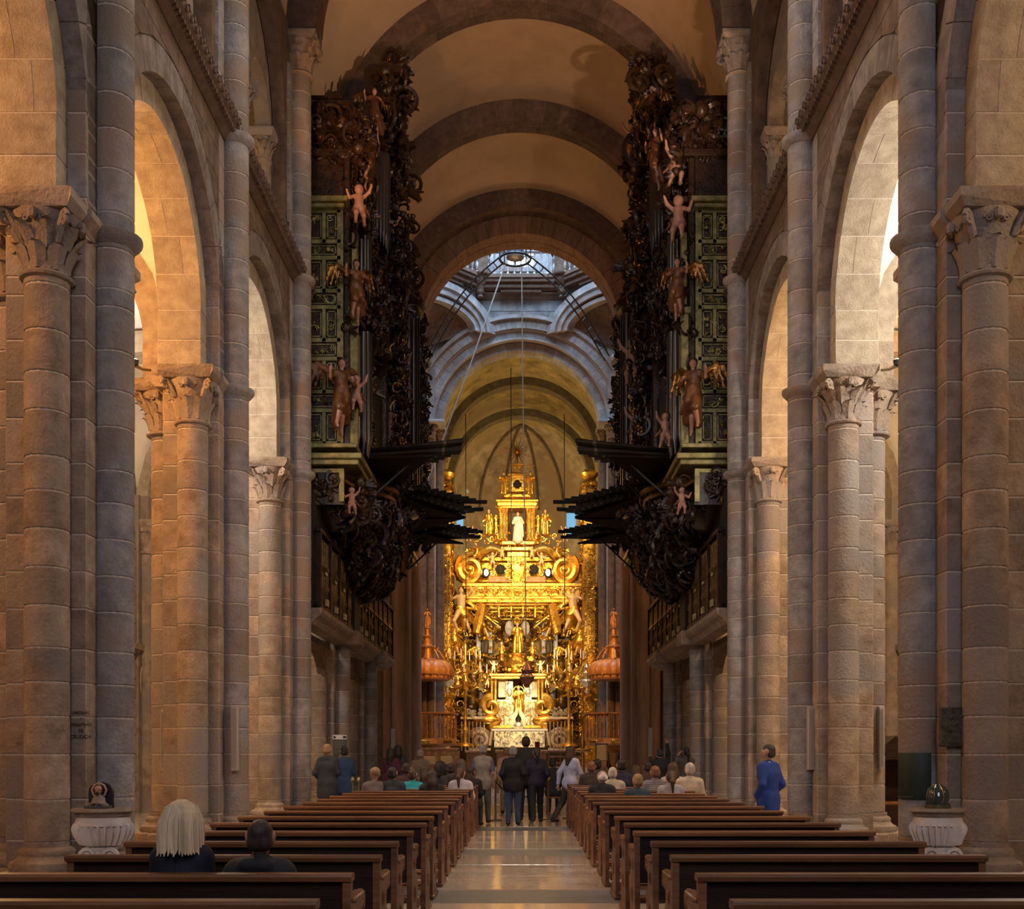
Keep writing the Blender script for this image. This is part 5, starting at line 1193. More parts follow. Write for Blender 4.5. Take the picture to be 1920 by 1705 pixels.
# ------------------------------------------------------------------ carved figures, unit height about 1.75
def figure_meshes(kind, res=.035):
    """returns dict of (V, F) for robe / flesh / wings"""
    D = {}
    if kind == 'putto':
        f = [((-.08, 0, .72), (.08, 0, .72), .17, .17), ((0, -.02, .80), (0, 0, 1.15), .19, .19), ((0, 0, 1.2), (0, 0, 1.3), .08, .08), ((0, -.02, 1.47), (0, -.03, 1.50), .19, .19), ((0, -.2, 1.45), (0, -.22, 1.44), .03, .035),
             ((-.2, 0, 1.2), (-.42, -.12, 1.05), .085, .07), ((-.42, -.12, 1.05), (-.55, -.25, 1.3), .07, .05), ((.2, 0, 1.2), (.42, -.1, 1.4), .085, .07), ((.42, -.1, 1.4), (.5, -.2, 1.65), .07, .05),
             ((-.1, 0, .65), (-.15, -.25, .42), .14, .11), ((-.15, -.25, .42), (-.16, -.12, .08), .10, .06), ((-.16, -.12, .08), (-.16, -.26, .03), .06, .04), ((.1, 0, .65), (.18, -.12, .38), .14, .11), ((.18, -.12, .38), (.24, .08, .06), .10, .06), ((.24, .08, .06), (.25, -.06, .0), .06, .04)]
        D['flesh'] = sdf_mesh(f, res, .05)
        D['hair'] = sdf_mesh([((0, .04, 1.53), (0, .0, 1.56), .19, .18)], res, .03)
        D['robe'] = sdf_mesh([((-.2, .02, .62), (.2, -.04, .78), .11, .12), ((.2, 0, .78), (.45, .15, .55), .10, .05)], res, .06)
        return D
    flesh = [((0, -.02, 1.62), (0, -.01, 1.645), .095, .09, (.95, 1.05, 1.15)), ((0, -.11, 1.62), (0, -.125, 1.60), .014, .02), ((0, 0, 1.45), (0, 0, 1.56), .05, .05)]
    hair = [((0, .03, 1.66), (0, .0, 1.69), .10, .095), ((0, .06, 1.60), (0, .07, 1.52), .07, .05)]
    robe = [((0, 0, 1.0), (0, 0, 1.30), .15, .15, (1.15, .85, 1)), ((-.15, 0, 1.40), (.15, 0, 1.40), .075, .075)]
    if kind in ('saint', 'robed'):
        robe += [((0, 0, .95), (0, 0, .10), .17, .24, (1.1, .9, 1))]+[((.2*math.cos(a), .17*math.sin(a), .9), (.26*math.cos(a), .22*math.sin(a), .05), .035, .05) for a in np.linspace(0, 2*PI, 9)[:-1]]
        robe += [((-.2, 0, 1.36), (-.28, -.08, 1.08), .07, .08), ((-.28, -.08, 1.08), (-.06, -.24, 1.16), .07, .06), ((.2, 0, 1.36), (.30, -.05, 1.10), .07, .08), ((.30, -.05, 1.10), (.18, -.25, 1.26), .07, .06), ((.22, .02, 1.3), (.26, .05, .35), .07, .10)]
        flesh += [((-.04, -.27, 1.17), (0, -.30, 1.19), .035, .03), ((.18, -.28, 1.28), (.17, -.30, 1.32), .035, .03)]
    elif kind == 'kneeling':
        robe = [((0, .05, .55), (0, 0, 1.0), .17, .16, (1.15, .9, 1)), ((-.15, -.02, 1.08), (.15, -.02, 1.08), .075, .075), ((0, .1, .5), (0, -.25, .15), .20, .17), ((0, -.2, .12), (0, .35, .12), .17, .15, (1.3, 1, 1)), ((-.2, 0, 1.02), (-.25, -.15, .78), .07, .07), ((-.25, -.15, .78), (-.04, -.3, .95), .065, .05), ((.2, 0, 1.02), (.25, -.15, .78), .07, .07), ((.25, -.15, .78), (.04, -.3, .95), .065, .05)]
        flesh = [((0, -.06, 1.30), (0, -.05, 1.33), .095, .09, (.95, 1.05, 1.15)), ((0, -.03, 1.12), (0, -.04, 1.22), .05, .05), ((0, -.32, .98), (0, -.33, 1.04), .04, .03)]
        hair = [((0, .0, 1.34), (0, -.03, 1.37), .10, .095)]
    elif kind == 'angel':        # striding or hovering, robe blown back, one bare leg
        robe += [((0, 0, 1.0), (.05, .05, .78), .18, .22), ((.05, .08, .8), (.30, .45, .45), .20, .15), ((.0, .1, .8), (.02, .40, .25), .17, .10), ((.15, .1, .85), (.5, .5, .62), .10, .05), ((-.08, -.02, .85), (-.12, -.22, .52), .13, .11),
                 ((-.2, 0, 1.36), (-.36, -.14, 1.18), .065, .055), ((.2, 0, 1.36), (.34, -.05, 1.14), .065, .06), ((.34, -.05, 1.14), (.20, -.28, 1.18), .06, .05), ((-.15, .12, 1.3), (.35, .40, .95), .06, .08)]
        flesh += [((-.36, -.14, 1.18), (-.42, -.30, 1.36), .045, .035), ((-.42, -.3, 1.36), (-.42, -.34, 1.44), .035, .025), ((.2, -.28, 1.18), (.12, -.36, 1.22), .035, .03),
                  ((-.12, -.22, .52), (-.13, -.02, .18), .075, .045), ((-.13, -.02, .18), (-.15, -.14, .06), .045, .035), ((.12, .2, .42), (.2, .42, .12), .07, .045), ((.2, .42, .12), (.2, .36, .0), .04, .03)]
        W_ = []
        for s in (-1, 1):
            W_ += [((s*.08, .12, 1.32), (s*.45, .35, 1.65), .07, .06, (1, .5, 1)), ((s*.45, .35, 1.65), (s*.75, .48, 1.55), .06, .04, (1, .5, 1))]+[((s*(.25+.12*j), .28+.05*j, 1.55), (s*(.35+.15*j), .38+.05*j, 1.02-.02*j+.1*abs(j-2)), .065, .025, (1, .5, 1)) for j in range(4)]
        D['wings'] = sdf_mesh(W_, res, .03)
    elif kind == 'atlas':        # big half-draped figure with raised arm bearing a beam
        flesh = [((0, 0, 1.62), (0, -.01, 1.66), .10, .095), ((0, 0, 1.45), (0, 0, 1.56), .06, .05), ((0, .02, 1.02), (0, 0, 1.32), .13, .16, (1.15, .9, 1)), ((-.17, 0, 1.40), (.17, 0, 1.40), .075, .075),
                 ((.2, 0, 1.42), (.42, -.08, 1.66), .065, .055), ((.42, -.08, 1.66), (.28, -.06, 1.95), .05, .035), ((-.2, 0, 1.38), (-.44, -.12, 1.26), .065, .055), ((-.44, -.12, 1.26), (-.62, -.2, 1.46), .05, .035),
                 ((-.1, -.1, .8), (-.25, -.30, .45), .11, .075), ((-.25, -.30, .45), (-.12, -.1, .08), .07, .045), ((.15, .1, .55), (.35, .2, .10), .08, .045)]
        hair = [((0, .03, 1.68), (0, .0, 1.71), .11, .10)]
        robe = [((-.05, .05, .95), (.1, .1, .75), .18, .2), ((.1, .1, .8), (.5, .3, .45), .17, .12), ((.0, .1, .8), (.15, .3, .25), .17, .10), ((-.1, 0, 1.0), (.55, .25, .95), .09, .05)]
        W_ = []
        for j in range(5): W_.append(((.12, .15, 1.3), (.55+.12*j, .35, 1.75-.28*j), .06, .035, (1, .5, 1)))
        D['wings'] = sdf_mesh(W_, res, .04)
    D['flesh'] = sdf_mesh(flesh, res*.75, .03); D['hair'] = sdf_mesh(hair, res*.9, .03); D['robe'] = sdf_mesh(robe, res, .035)
    return D
FIG = {k: figure_meshes(k) for k in ('putto', 'saint', 'kneeling', 'angel', 'atlas')}
FME = {}
def fig(kind, name, parent, loc, h, az=0, mats=None, mirror=False, rx=0, label=None, thing_cat=None, group=None):
    """carved figure: its robe (or body) is the part, flesh / hair / wings its sub-parts"""
    mats = mats or (ROBE, FLESH, BRONZE, DARKW)     # robe, flesh, wings, hair
    key = (kind, tuple(m_.name for m_ in mats), mirror)
    if key not in FME:
        d = {}
        for q, (V, Fc) in FIG[kind].items():
            V = V.copy()
            if mirror: V[:, 0] *= -1
            d[q] = M().add(V, Fc).mesh({'robe': name, 'flesh': 'bare_limbs', 'wings': 'wings', 'hair': 'hair'}[q], {'robe': mats[0], 'flesh': mats[1], 'wings': mats[2], 'hair': mats[3]}[q])
        FME[key] = d
    d = FME[key]; s = h/1.75
    main = 'flesh' if kind in ('putto', 'atlas') else 'robe'
    if thing_cat:
        o = thing(name, label, thing_cat, loc, 0, group); o.rotation_euler = (rx, 0, az); o.scale = (s, s, s); link('robe', d['robe'], o)
        for q in d:
            if q != 'robe': link({'flesh': 'bare_limbs', 'wings': 'wings', 'hair': 'hair'}[q], d[q], o)
        return o
    o = link(name, d[main], parent, loc, (rx, 0, az), (s, s, s), label=label)
    for q in d:
        if q != main: link({'robe': 'drapery', 'flesh': 'bare_limbs', 'wings': 'wings', 'hair': 'hair'}[q], d[q], o)
    return o

# ================================================================== organs
def organ(s):
    r_ = random.Random(21+s); side = SIDE[s]
    O = np.array([sx(s, 4.2), 29.8, 7.5])
    t = thing('pipe_organ', f'baroque pipe organ case of the {side} side, dark walnut and gilding, with horizontal trumpets', 'organ', tuple(O), 0, 'baroque organs facing each other')
    def L(u, y, z): return (s*u+X0-O[0], y-O[1], z-O[2])
    def fin(m, name, mt, parent=t, smooth=True, **tg):
        V = np.concatenate(m.V); V = V*np.array([s, 1, 1])+np.array([X0, 0, 0])-O; m.V = [V]; return m.build(name, mt, parent, smooth=smooth, **tg)
    # main body
    m = M(); m.box(3.6, 4.62, 23.75, 36.0, 7.7, 14.2); m.box(3.9, 4.62, 24.5, 35.0, 14.2, 16.0); fin(m, 'case_body', DARKW, smooth=False)
    m = M(); 
    for z0, z1, u, y in ((7.55, 7.66, 3.38, 23.3), (7.66, 7.78, 3.30, 23.22), (7.92, 8.02, 3.42, 23.36), (13.05, 13.14, 3.70, 23.5), (13.14, 13.26, 3.62, 23.42)): m.box(u, 4.64, y, 36.2, z0, z1, .015)
    fin(m, 'gilt_cornice', GILTG, smooth=False)
    m = M()
    for z0, z1, u, y in ((14.2, 14.35, 3.5, 23.6), (14.6, 14.72, 3.75, 23.9), (15.3, 15.45, 3.7, 24.1), (15.45, 15.6, 3.6, 24.0)): m.box(u, 4.64, y, 35.9, z0, z1, .02)
    fin(m, 'upper_cornice', DARKW, smooth=False)
    # gilt frame-and-panel side towards the door
    u0, u1 = 3.80, 4.52; yf = 23.66
    m = M(); m.box(u0-.05, u0+.08, yf, yf+.12, 8.02, 13.05); m.box(u1-.03, u1+.08, yf, yf+.12, 8.02, 13.05); rows = [8.05, 8.75, 9.15, 9.85, 10.25, 10.95, 11.3, 12.0, 12.35, 13.0]
    for z in rows: m.box(u0, u1, yf, yf+.12, z, z+.09, .008)
    for i in range(len(rows)-1):
        if i % 2 == 0: m.box((u0+u1)/2-.035, (u0+u1)/2+.035, yf, yf+.1, rows[i], rows[i+1])
    m.box(3.45, 3.62, yf+.02, yf+.22, 8.02, 10.95, .02); m.box(3.45, 3.58, yf, yf+.2, 11.05, 12.6, .02); m.box(3.40, 3.66, yf-.04, yf+.2, 10.85, 11.0, .02)
    fin(m, 'side_frame', GILTG, smooth=False)
    for i in range(len(rows)-1):
        cs = [(u0+.09, (u0+u1)/2-.04), ((u0+u1)/2+.04, u1-.03)] if i % 2 == 0 else [(u0+.09, u1-.03)]
        for a, b_ in cs:
            m = M().box(a, b_, yf+.06, yf+.11, rows[i]+.09, rows[i+1]); q = fin(m, 'side_panel', DARKW, smooth=False)
            f = .022; m = M(); m.box(a+.02, a+.02+f, yf+.03, yf+.06, rows[i]+.12, rows[i+1]-.03); m.box(b_-.02-f, b_-.02, yf+.03, yf+.06, rows[i]+.12, rows[i+1]-.03); m.box(a+.02, b_-.02, yf+.03, yf+.06, rows[i]+.12, rows[i]+.12+f); m.box(a+.02, b_-.02, yf+.03, yf+.06, rows[i+1]-.03-f, rows[i+1]-.03)
            fin(m, 'panel_moulding', GILTG, q, smooth=False)
            m = M(); w_ = (b_-a); scatter(m, 3 if i % 2 == 0 else 5, lambda r: ((r.uniform(a+.1, b_-.1), yf+.03, r.uniform(rows[i]+.2, rows[i+1]-.1)), 0), .12, .2, r_); fin(m, 'panel_carving', GILTG, q)
    # pipes of the front
    def flat(y0, y1, z0, z1, n, u, bulge=0, r=.075, arch=.35):
        for j in range(n):
            f = (j+.5)/n; y = y0+(y1-y0)*f; uu = u-bulge*math.sin(f*PI); zt = z1-arch*abs(f-.5)*2 if bulge == 0 else z1-arch*(abs(f-.5)*2)**2
            m = M().lathe([(.012, z0), (r*.8, z0+.28), (r, z0+.34), (r, zt), (r*.92, zt)], (uu, y, 0), 12)
            m.box(uu-r*1.02, uu-r*.98+.01, y-.028, y+.028, z0+.34, z0+.5); fin(m, 'organ_pipe', TIN)
    flat(23.95, 25.1, 8.02, 10.75, 6, 3.56, .22, .085); flat(25.7, 27.3, 8.02, 10.45, 9, 3.45, 0, .085); flat(23.95, 24.9, 11.5, 12.85, 7, 3.45, .15, .055); flat(26.1, 27.6, 13.6, 15.9, 9, 3.40, .2, .07)
    flat(28.6, 31.0, 8.02, 13.2, 9, 3.35, .55, .115, .8); flat(32.3, 33.9, 8.02, 10.45, 9, 3.45, 0); flat(34.5, 35.7, 8.02, 10.75, 6, 3.42, .25); flat(32.0, 33.4, 13.6, 15.6, 8, 3.40, .2, .07)
    m = M()
    for y in (23.8, 25.4, 27.6, 28.4, 31.2, 32.1, 34.2, 35.9): m.box(3.60 if y < 27 else 3.28, 3.75, y-.14, y+.14, 8.0, 14.2, .03)
    for z in (11.0, 11.3, 13.3): m.box(3.48, 3.75, 23.8, 27.6, z, z+.14, .02); m.box(3.15, 3.62, 27.6, 36, z, z+.14, .02)
    m.lathe([(.01, -1.1), (.35, -.75), (.8, -.2), (1.25, .0), (1.3, .12), (.2, .14)], (3.65, 29.8, 8.0), 20)
    m.lathe([(1.3, 0), (1.35, .15), (1.2, .3), (.9, .7), (.4, 1.0), (.1, 1.3)], (3.9, 29.8, 13.3), 20)
    fin(m, 'tower_posts', DARKW, smooth=True)
    # horizontal trumpets: each pipe a part
    def trumpets(ys, tips, z, r0=.022, r1=.055):
        yc = ys[len(ys)//2]
        for j, (y, tp) in enumerate(zip(ys, tips)):
            root = (3.45, yc+(y-yc)*.72, z-.10); tip = (tp, y, z)
            a, b_ = np.array(root), np.array(tip); fn = lambda f: a+(b_-a)*f
            m = M().tube([fn(0), fn(.12), fn(.85), fn(1.0)], (r0, r0*1.3, r1*.86, r1), 8, cap=True); m.tube([fn(.80), fn(.83)], r1*.98, 8, 1); m.tube([fn(.90), fn(.985)], r1*1.04, 8, 0); m.tube([fn(.5), fn(.52)], r1*.8, 8, 0)
            fin(m, 'trumpet_pipe', [TRUMP, TRUMPL])
    tr1 = [1.24, 1.28, 1.50, 1.66, 1.82, 1.98, 2.12, 2.28, 2.42, 2.56, 2.70, 2.82]
    y1 = [24.55+.235*j for j in range(12)]; trumpets(y1, tr1, 8.40); trumpets([y+.02 for y in y1[:5]], [v_+.04 for v_ in tr1[:5]], 8.22)
    y2 = [28.0+.22*j for j in range(11)]; t2 = [2.85-.185*j for j in range(10)]+[.90]; trumpets(y2, t2, 8.32); trumpets(y2[3:], [v_+.12 for v_ in t2[3:]], 8.12)
    y2b = [30.5+.24*j for j in range(8)]; t2b = [1.0+.26*j for j in range(8)]; trumpets(y2b, t2b, 8.2)
    y3 = [33.3+.20*j for j in range(9)]; t3 = [2.5-.165*j for j in range(8)]+[1.18]; trumpets(y3, t3, 8.45); trumpets(y3[3:], [v_+.08 for v_ in t3[3:]], 8.28)
    RACK = mat('rack_wood', (.010, .006, .004), (.018, .011, .008), .8, scale=5, spec=.1)
    def board(yc, w_, tp, z): m.prism([(3.6, yc-w_), (3.6, yc+w_), (tp, yc+.1), (tp, yc-.1)], 'z', z-.05, z)
    for (ya, yb, ua, ub, z) in ((24.5, 27.2, 1.9, 3.1, 8.08), (28.1, 30.4, 3.1, 1.5, 7.98), (30.5, 32.3, 1.5, 3.1, 7.98), (33.4, 35.0, 2.9, 1.8, 8.12)):
        m = M().prism([(3.6, ya+.2), (ua, ya), (ub, yb), (3.6, yb-.2)], 'z', z-.05, z); fin(m, 'trumpet_rack', RACK, smooth=False)
    for (y0, z0_, y1_, z1_) in ((25.0, 7.1, 25.2, 8.05), (27.0, 7.1, 26.6, 8.05), (29.9, 6.9, 30.0, 7.95), (34.6, 7.2, 34.4, 8.1)): m = M().tube([(3.5, y0, z0_), (2.5, y1_, z1_)], .03, 5); fin(m, 'iron_stay', TRUMP)
    # carved strips, crest and belly
    m = M(); 
    def strip_(yc, w_, z0, z1, u): return lambda r: ((u-abs(r.gauss(0, .10)), yc+r.uniform(-w_, w_), r.uniform(z0, z1)), -PI/2*0)
    def face(fn): return lambda r: (lambda q: (q[0], r.choice((0, .8, 1.3))*1.0))(fn(r))
    for yc, w_, z0, z1, u, n_ in ((23.8, .15, 8.1, 14, 3.72, 50), (25.4, .12, 8.1, 14.2, 3.58, 60), (26.3, 1.0, 10.9, 13.4, 3.42, 110), (24.4, .6, 12.9, 14.4, 3.5, 40), (28.0, .4, 8.1, 14.5, 3.05, 160), (31.6, .4, 8.1, 14.5, 3.0, 110), (34.2, .3, 8.1, 14.2, 3.1, 70), (36.0, .2, 8.0, 14, 3.2, 50)):
        scatter(m, n_, face(strip_(yc, w_, z0, z1, u)), .20, .48, r_, nmat=1)
    scatter(m, 110, face(lambda r: (lambda y: ((3.2-.1*r.random() if y > 27.6 else 3.5, y, r.choice((10.95, 11.2, 13.2, 13.5))+r.uniform(-.15, .15)), 0))(r.uniform(23.9, 35.8))), .25, .5, r_)
    fin(m, 'carved_strips', DARKW, kind='stuff')
    m = M(); scatter(m, 160, face(lambda r: ((3.12-.25*r.random(), r.choice((27.9, 27.9, 28.2, 31.6, 34.2))+r.uniform(-.3, .3), r.uniform(8.2, 14.5)), 0)), .14, .36, r_, kinds=[0, 1, 2, 4])
    scatter(m, 60, face(lambda r: (lambda a: ((3.8-1.15*math.cos(a), 29.8+1.2*math.sin(a), 8.05+r.uniform(-.1, .1)), 0))(r.uniform(-1.4, 1.4))), .2, .4, r_, kinds=[0, 1, 2]); fin(m, 'gilded_carving', BRONZE, kind='stuff')
    def crest(r):
        z = 14.2+4.2*r.random()**1.25; f = (z-14.2)/4.2; w_ = (1-f)*3.4+.35; y = 27.3+r.uniform(-w_, w_)*(.5 if r.random() < .6 else 1)
        u = 2.95+r.uniform(-.12, .9)*(1-.5*f)
        if y < 27.8 and z < 16.1: u = 3.5+r.random()*.5
        return ((u, y, z), r.choice((0, .8)))
    m = M(); scatter(m, 330, crest, .32, .75, r_); 
    m.prism([(24.6, 14.2), (30.2, 14.2), (28.9, 15.8), (28.0, 16.8), (27.5, 17.7), (27.2, 18.3), (26.9, 17.7), (26.4, 16.6), (25.6, 15.9)], 'x', 3.35, 3.8)
    m.prism([(30.2, 14.2), (35.6, 14.2), (34.6, 15.3), (33.1, 15.9), (31.5, 15.2)], 'x', 3.4, 3.8)
    scatter(m, 110, face(lambda r: ((3.2+r.uniform(-.1, .5), r.uniform(30.2, 35.8), r.uniform(14.2, 15.8)), 0)), .3, .6, r_)
    scatter(m, 150, lambda r: ((r.uniform(3.4, 4.5), 24.0+r.uniform(-.4, .6), r.uniform(14.2, 15.2)), 0), .28, .6, r_); scatter(m, 26, lambda r: ((r.uniform(3.5, 4.3), 25.6+r.uniform(-.4, .4), r.uniform(15.4, 16.3)), 0), .25, .45, r_)
    fin(m, 'carved_crest', DARKW, kind='stuff'); m = M(); scatter(m, 46, crest, .18, .42, r_, kinds=[0, 1, 2]); fin(m, 'gilded_crest_carving', BRONZE, kind='stuff')
    # belly under the case
    m = M(); BC = (4.15, 28.6, 7.45); BR = (1.15, 3.9, 1.75)
    m.ball(BC, (BR[0]*.93, BR[1]*.93, BR[2]*.93), 28, 18); m.ball((4.3, 25.0, 7.3), (.95, 1.3, .85), 16, 10)
    V = m.V[0]; fin(m, 'belly', DARKW)
    def bel(r):
        a, b_ = r.uniform(-PI/2-.2, .9), r.uniform(-1.35, .12); x = math.cos(a)*math.cos(b_); 
        th = r.uniform(-PI*.5, PI*.35); ph = r.uniform(-1.45, .1)
        return ((BC[0]-BR[0]*math.cos(ph)*math.cos(th), BC[1]+BR[1]*math.cos(ph)*math.sin(th), BC[2]+BR[2]*math.sin(ph)), r.uniform(-.2, 1.2))
    m = M(); scatter(m, 420, bel, .28, .62, r_, kinds=[0, 1, 2, 3, 4, 5]); scatter(m, 70, lambda r: ((4.3-.9*math.cos(r.uniform(-1.2, 1.2)), 25+1.2*math.sin(r.uniform(-1.5, .6)), 7.3-r.uniform(0, .7)), 0), .3, .5, r_)
    fin(m, 'belly_carving', DARKW, kind='stuff')
    m = M()
    for q, (rr, zz) in enumerate(((1.22, 7.72), (1.12, 7.56))):
        m.tube([(BC[0]-rr*math.cos(a), 26.6+2.2*math.sin(a), zz-.25*abs(math.sin(a))) for a in np.linspace(-1.5, 1.3, 16)], .06, 6)
    m.tube([(4.45, 24.0, 7.0), (4.2, 23.7, 7.25), (3.8, 23.6, 7.35), (3.55, 23.7, 7.2), (3.45, 24.0, 7.3)], .05, 6); m.tube([(3.0, 28.0, 7.0), (2.95, 28.4, 6.6), (3.05, 28.7, 6.2)], .07, 6); m.ball((3.4, 24.5, 7.35), (.12, .3, .12))
    fin(m, 'gilded_moulding', BRONZE)
    m = M().box(3.7, 4.55, 23.5, 23.6, 6.75, 7.5); fin(m, 'lower_panel', DARKW, smooth=False); m = M().box(3.7, 4.5, 23.46, 23.52, 7.42, 7.5); m.box(3.70, 3.80, 23.44, 23.52, 6.8, 7.5); fin(m, 'lower_panel_frame', GILTG, smooth=False)
    m = M(); scatter(m, 14, lambda r: ((r.uniform(3.9, 4.5), 23.46, r.uniform(6.85, 7.4)), 0), .2, .34, r_); fin(m, 'lower_panel_carving', DARKW)
    # figures
    mir = s > 0
    def F_(kind, name, pxx, py, d, h, az=0, label=None, mats=None, rx=0):
        x, y, z = P(pxx, py, d); return fig(kind, name, t, (x-O[0], y-O[1], z-O[2]), h, az, mats, mir, rx, label)
    if s < 0:
        F_('putto', 'putto', 673, 423, 23.3, .88, .3, 'pale pink putto seated on a scroll'); F_('angel', 'angel', 668, 600, 23.3, 1.25, .5, 'dark-robed angel with brown wings')
        F_('angel', 'angel', 640, 808, 23.1, 1.50, .6, 'large brown-robed angel with flying drapery', (ROBE, FLESH, ROBE, DARKW)); F_('putto', 'putto', 668, 772, 23.4, .80, .2); F_('angel', 'angel', 690, 345, 24.2, 1.25, .8)
        F_('putto', 'putto', 668, 330, 24.0, .75, -.3); F_('angel', 'angel', 702, 255, 25.6, 1.1, .3); F_('putto', 'putto', 742, 620, 28.2, 1.2, .4); F_('putto', 'putto', 748, 735, 28.2, 1.0, .2); F_('putto', 'putto', 733, 850, 28.2, 1.1, -.2); F_('putto', 'putto', 660, 965, 23.6, .6, .1)
        F_('putto', 'putto', 744, 300, 28.2, 1.0, .3)
    else:
        F_('putto', 'putto', 1272, 452, 23.3, .98, -.3, 'pale pink putto with an arm flung up'); F_('putto', 'putto', 1266, 350, 24.0, .95, .3, 'pale pink putto seen from the side'); F_('angel', 'angel', 1270, 592, 23.3, 1.2, -.5, 'dark-robed angel kicking one bare leg')
        F_('angel', 'angel', 1300, 808, 23.1, 1.50, -.5, 'large brown-robed angel with a gilt wing', (ROBE, FLESH, BRONZE, DARKW)); F_('putto', 'putto', 1247, 840, 24.4, .8, .2); F_('angel', 'angel', 1230, 345, 25.0, 1.25, -.8); F_('angel', 'angel', 1222, 250, 26.0, 1.1, -.3)
        F_('putto', 'putto', 1186, 720, 28.2, 1.2, -.4); F_('putto', 'putto', 1193, 835, 28.2, 1.0, -.2); F_('putto', 'putto', 1188, 300, 28.2, 1.0, -.3); F_('putto', 'putto', 1278, 965, 23.6, .6, .1)
    return t
for s in (-1, 1): organ(s)

# ================================================================== grille galleries under the organs
BAL2 = M().lathe([(.022, 0), (.022, .35), (.05, .42), (.022, .50), (.022, .78), (.06, .84), (.022, .92), (.022, 1.4)], n=8).mesh('baluster', mat('gilt_iron', (.10, .062, .02), (.20, .13, .045), .4, .7, scale=9))
for s in (-1, 1):
    t = thing('grille_gallery', f'dark gallery with gilded iron grilles under the {SIDE[s]} organ', 'gallery', (sx(s, 4.2), 28, 4.35), 0, 'grille galleries')
    def G(m, name, mt, parent=t, **k_): V = np.concatenate(m.V); m.V = [V*np.array([s, 1, 1])+np.array([X0, 0, 0])-np.array([sx(s, 4.2), 28, 4.35])]; return m.build(name, mt, parent, **k_)
    m = M(); m.prism([(4.62, 4.18), (4.32, 4.20), (4.24, 4.30), (4.14, 4.36), (4.10, 4.42), (4.10, 4.52), (4.62, 4.52)], 'y', 23.1, 36.2); m.box(4.0, 4.6, 27.55, 28.45, 4.18, 4.54, .03); m.box(4.0, 4.6, 32.7, 33.7, 4.18, 4.54, .03); G(m, 'stone_ledge', STONE, smooth=False)
    m = M(); m.box(4.12, 4.24, 23.1, 36.2, 6.10, 6.20, .02); m.box(4.14, 4.22, 23.1, 36.2, 4.52, 4.64, .01)
    for y in (23.2, 24.4, 25.6, 26.8, 27.6, 28.4, 29.2, 30.4, 31.6, 32.6, 33.6, 34.8, 36.1): m.box(4.13, 4.23, y-.05, y+.05, 4.55, 6.15)
    G(m, 'frame', WOODB, smooth=False)
    m = M(); m.box(4.3, 4.6, 23.1, 36.2, 4.5, 7.0); m.box(4.1, 4.3, 27.6, 28.4, 4.54, 7.2); G(m, 'shade_backing', DARK, smooth=False)  # black slabs colour in the shade of the gallery interior
    y = 23.4
    while y < 36:
        if not 27.55 < y < 28.45: link('baluster', BAL2, t, (s*(4.18)+X0-sx(s, 4.2), y-28, .27))
        y += .20
    for y in (23.8, 25.0, 26.2, 28.8, 29.8, 31.0, 33.0, 34.2):
        m = M(); m.box(4.09, 4.15, y-.12, y+.12, 4.62, 4.78, .01); m.box(4.11, 4.15, y-.10, y+.10, 5.28, 5.36, .01); G(m, 'gilt_boss', GILTG)
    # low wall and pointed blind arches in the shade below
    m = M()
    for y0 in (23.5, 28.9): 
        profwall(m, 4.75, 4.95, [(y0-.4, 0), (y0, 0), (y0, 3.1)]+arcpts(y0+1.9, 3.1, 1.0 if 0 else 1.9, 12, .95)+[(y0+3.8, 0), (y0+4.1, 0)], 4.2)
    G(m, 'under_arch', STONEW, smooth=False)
# ================================================================== high altar and its canopy
AX = 969.5; D0 = 57.0
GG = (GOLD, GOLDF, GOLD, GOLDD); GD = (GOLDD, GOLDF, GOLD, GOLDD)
alt = thing('altar_canopy', 'towering gilded baroque canopy and retable over the high altar', 'canopy', P(AX, 1404, 58.5))
AO = np.array(alt.location)
def fa(m, name, mt, parent=alt, smooth=True, **tg): V = np.concatenate(m.V)-AO; m.V = [V]; return m.build(name, mt, parent, smooth=smooth, **tg)
def pb(m, x0, x1, y0, y1, d, dep=.6, c=.02, mi=0, both=False):
    """box whose front face covers the photo rectangle at depth d"""
    for (a, b_) in (((x0, x1),) if not both else ((x0, x1), (2*AX-x1, 2*AX-x0))):
        A, B = P(a, y1, d), P(b_, y0, d); m.box(A[0], B[0], d, d+dep, A[2], B[2], c, mi)
def FA(kind, name, px_, py, d, hpx, az=0, mats=GG, mirror=False, rx=0, label=None, parent=alt):
    x, y, z = P(px_, py, d); return fig(kind, name, parent, (x-AO[0], y-AO[1], z-AO[2]), hpx*d/F, az, mats, mirror, rx, label)
r_ = random.Random(5)
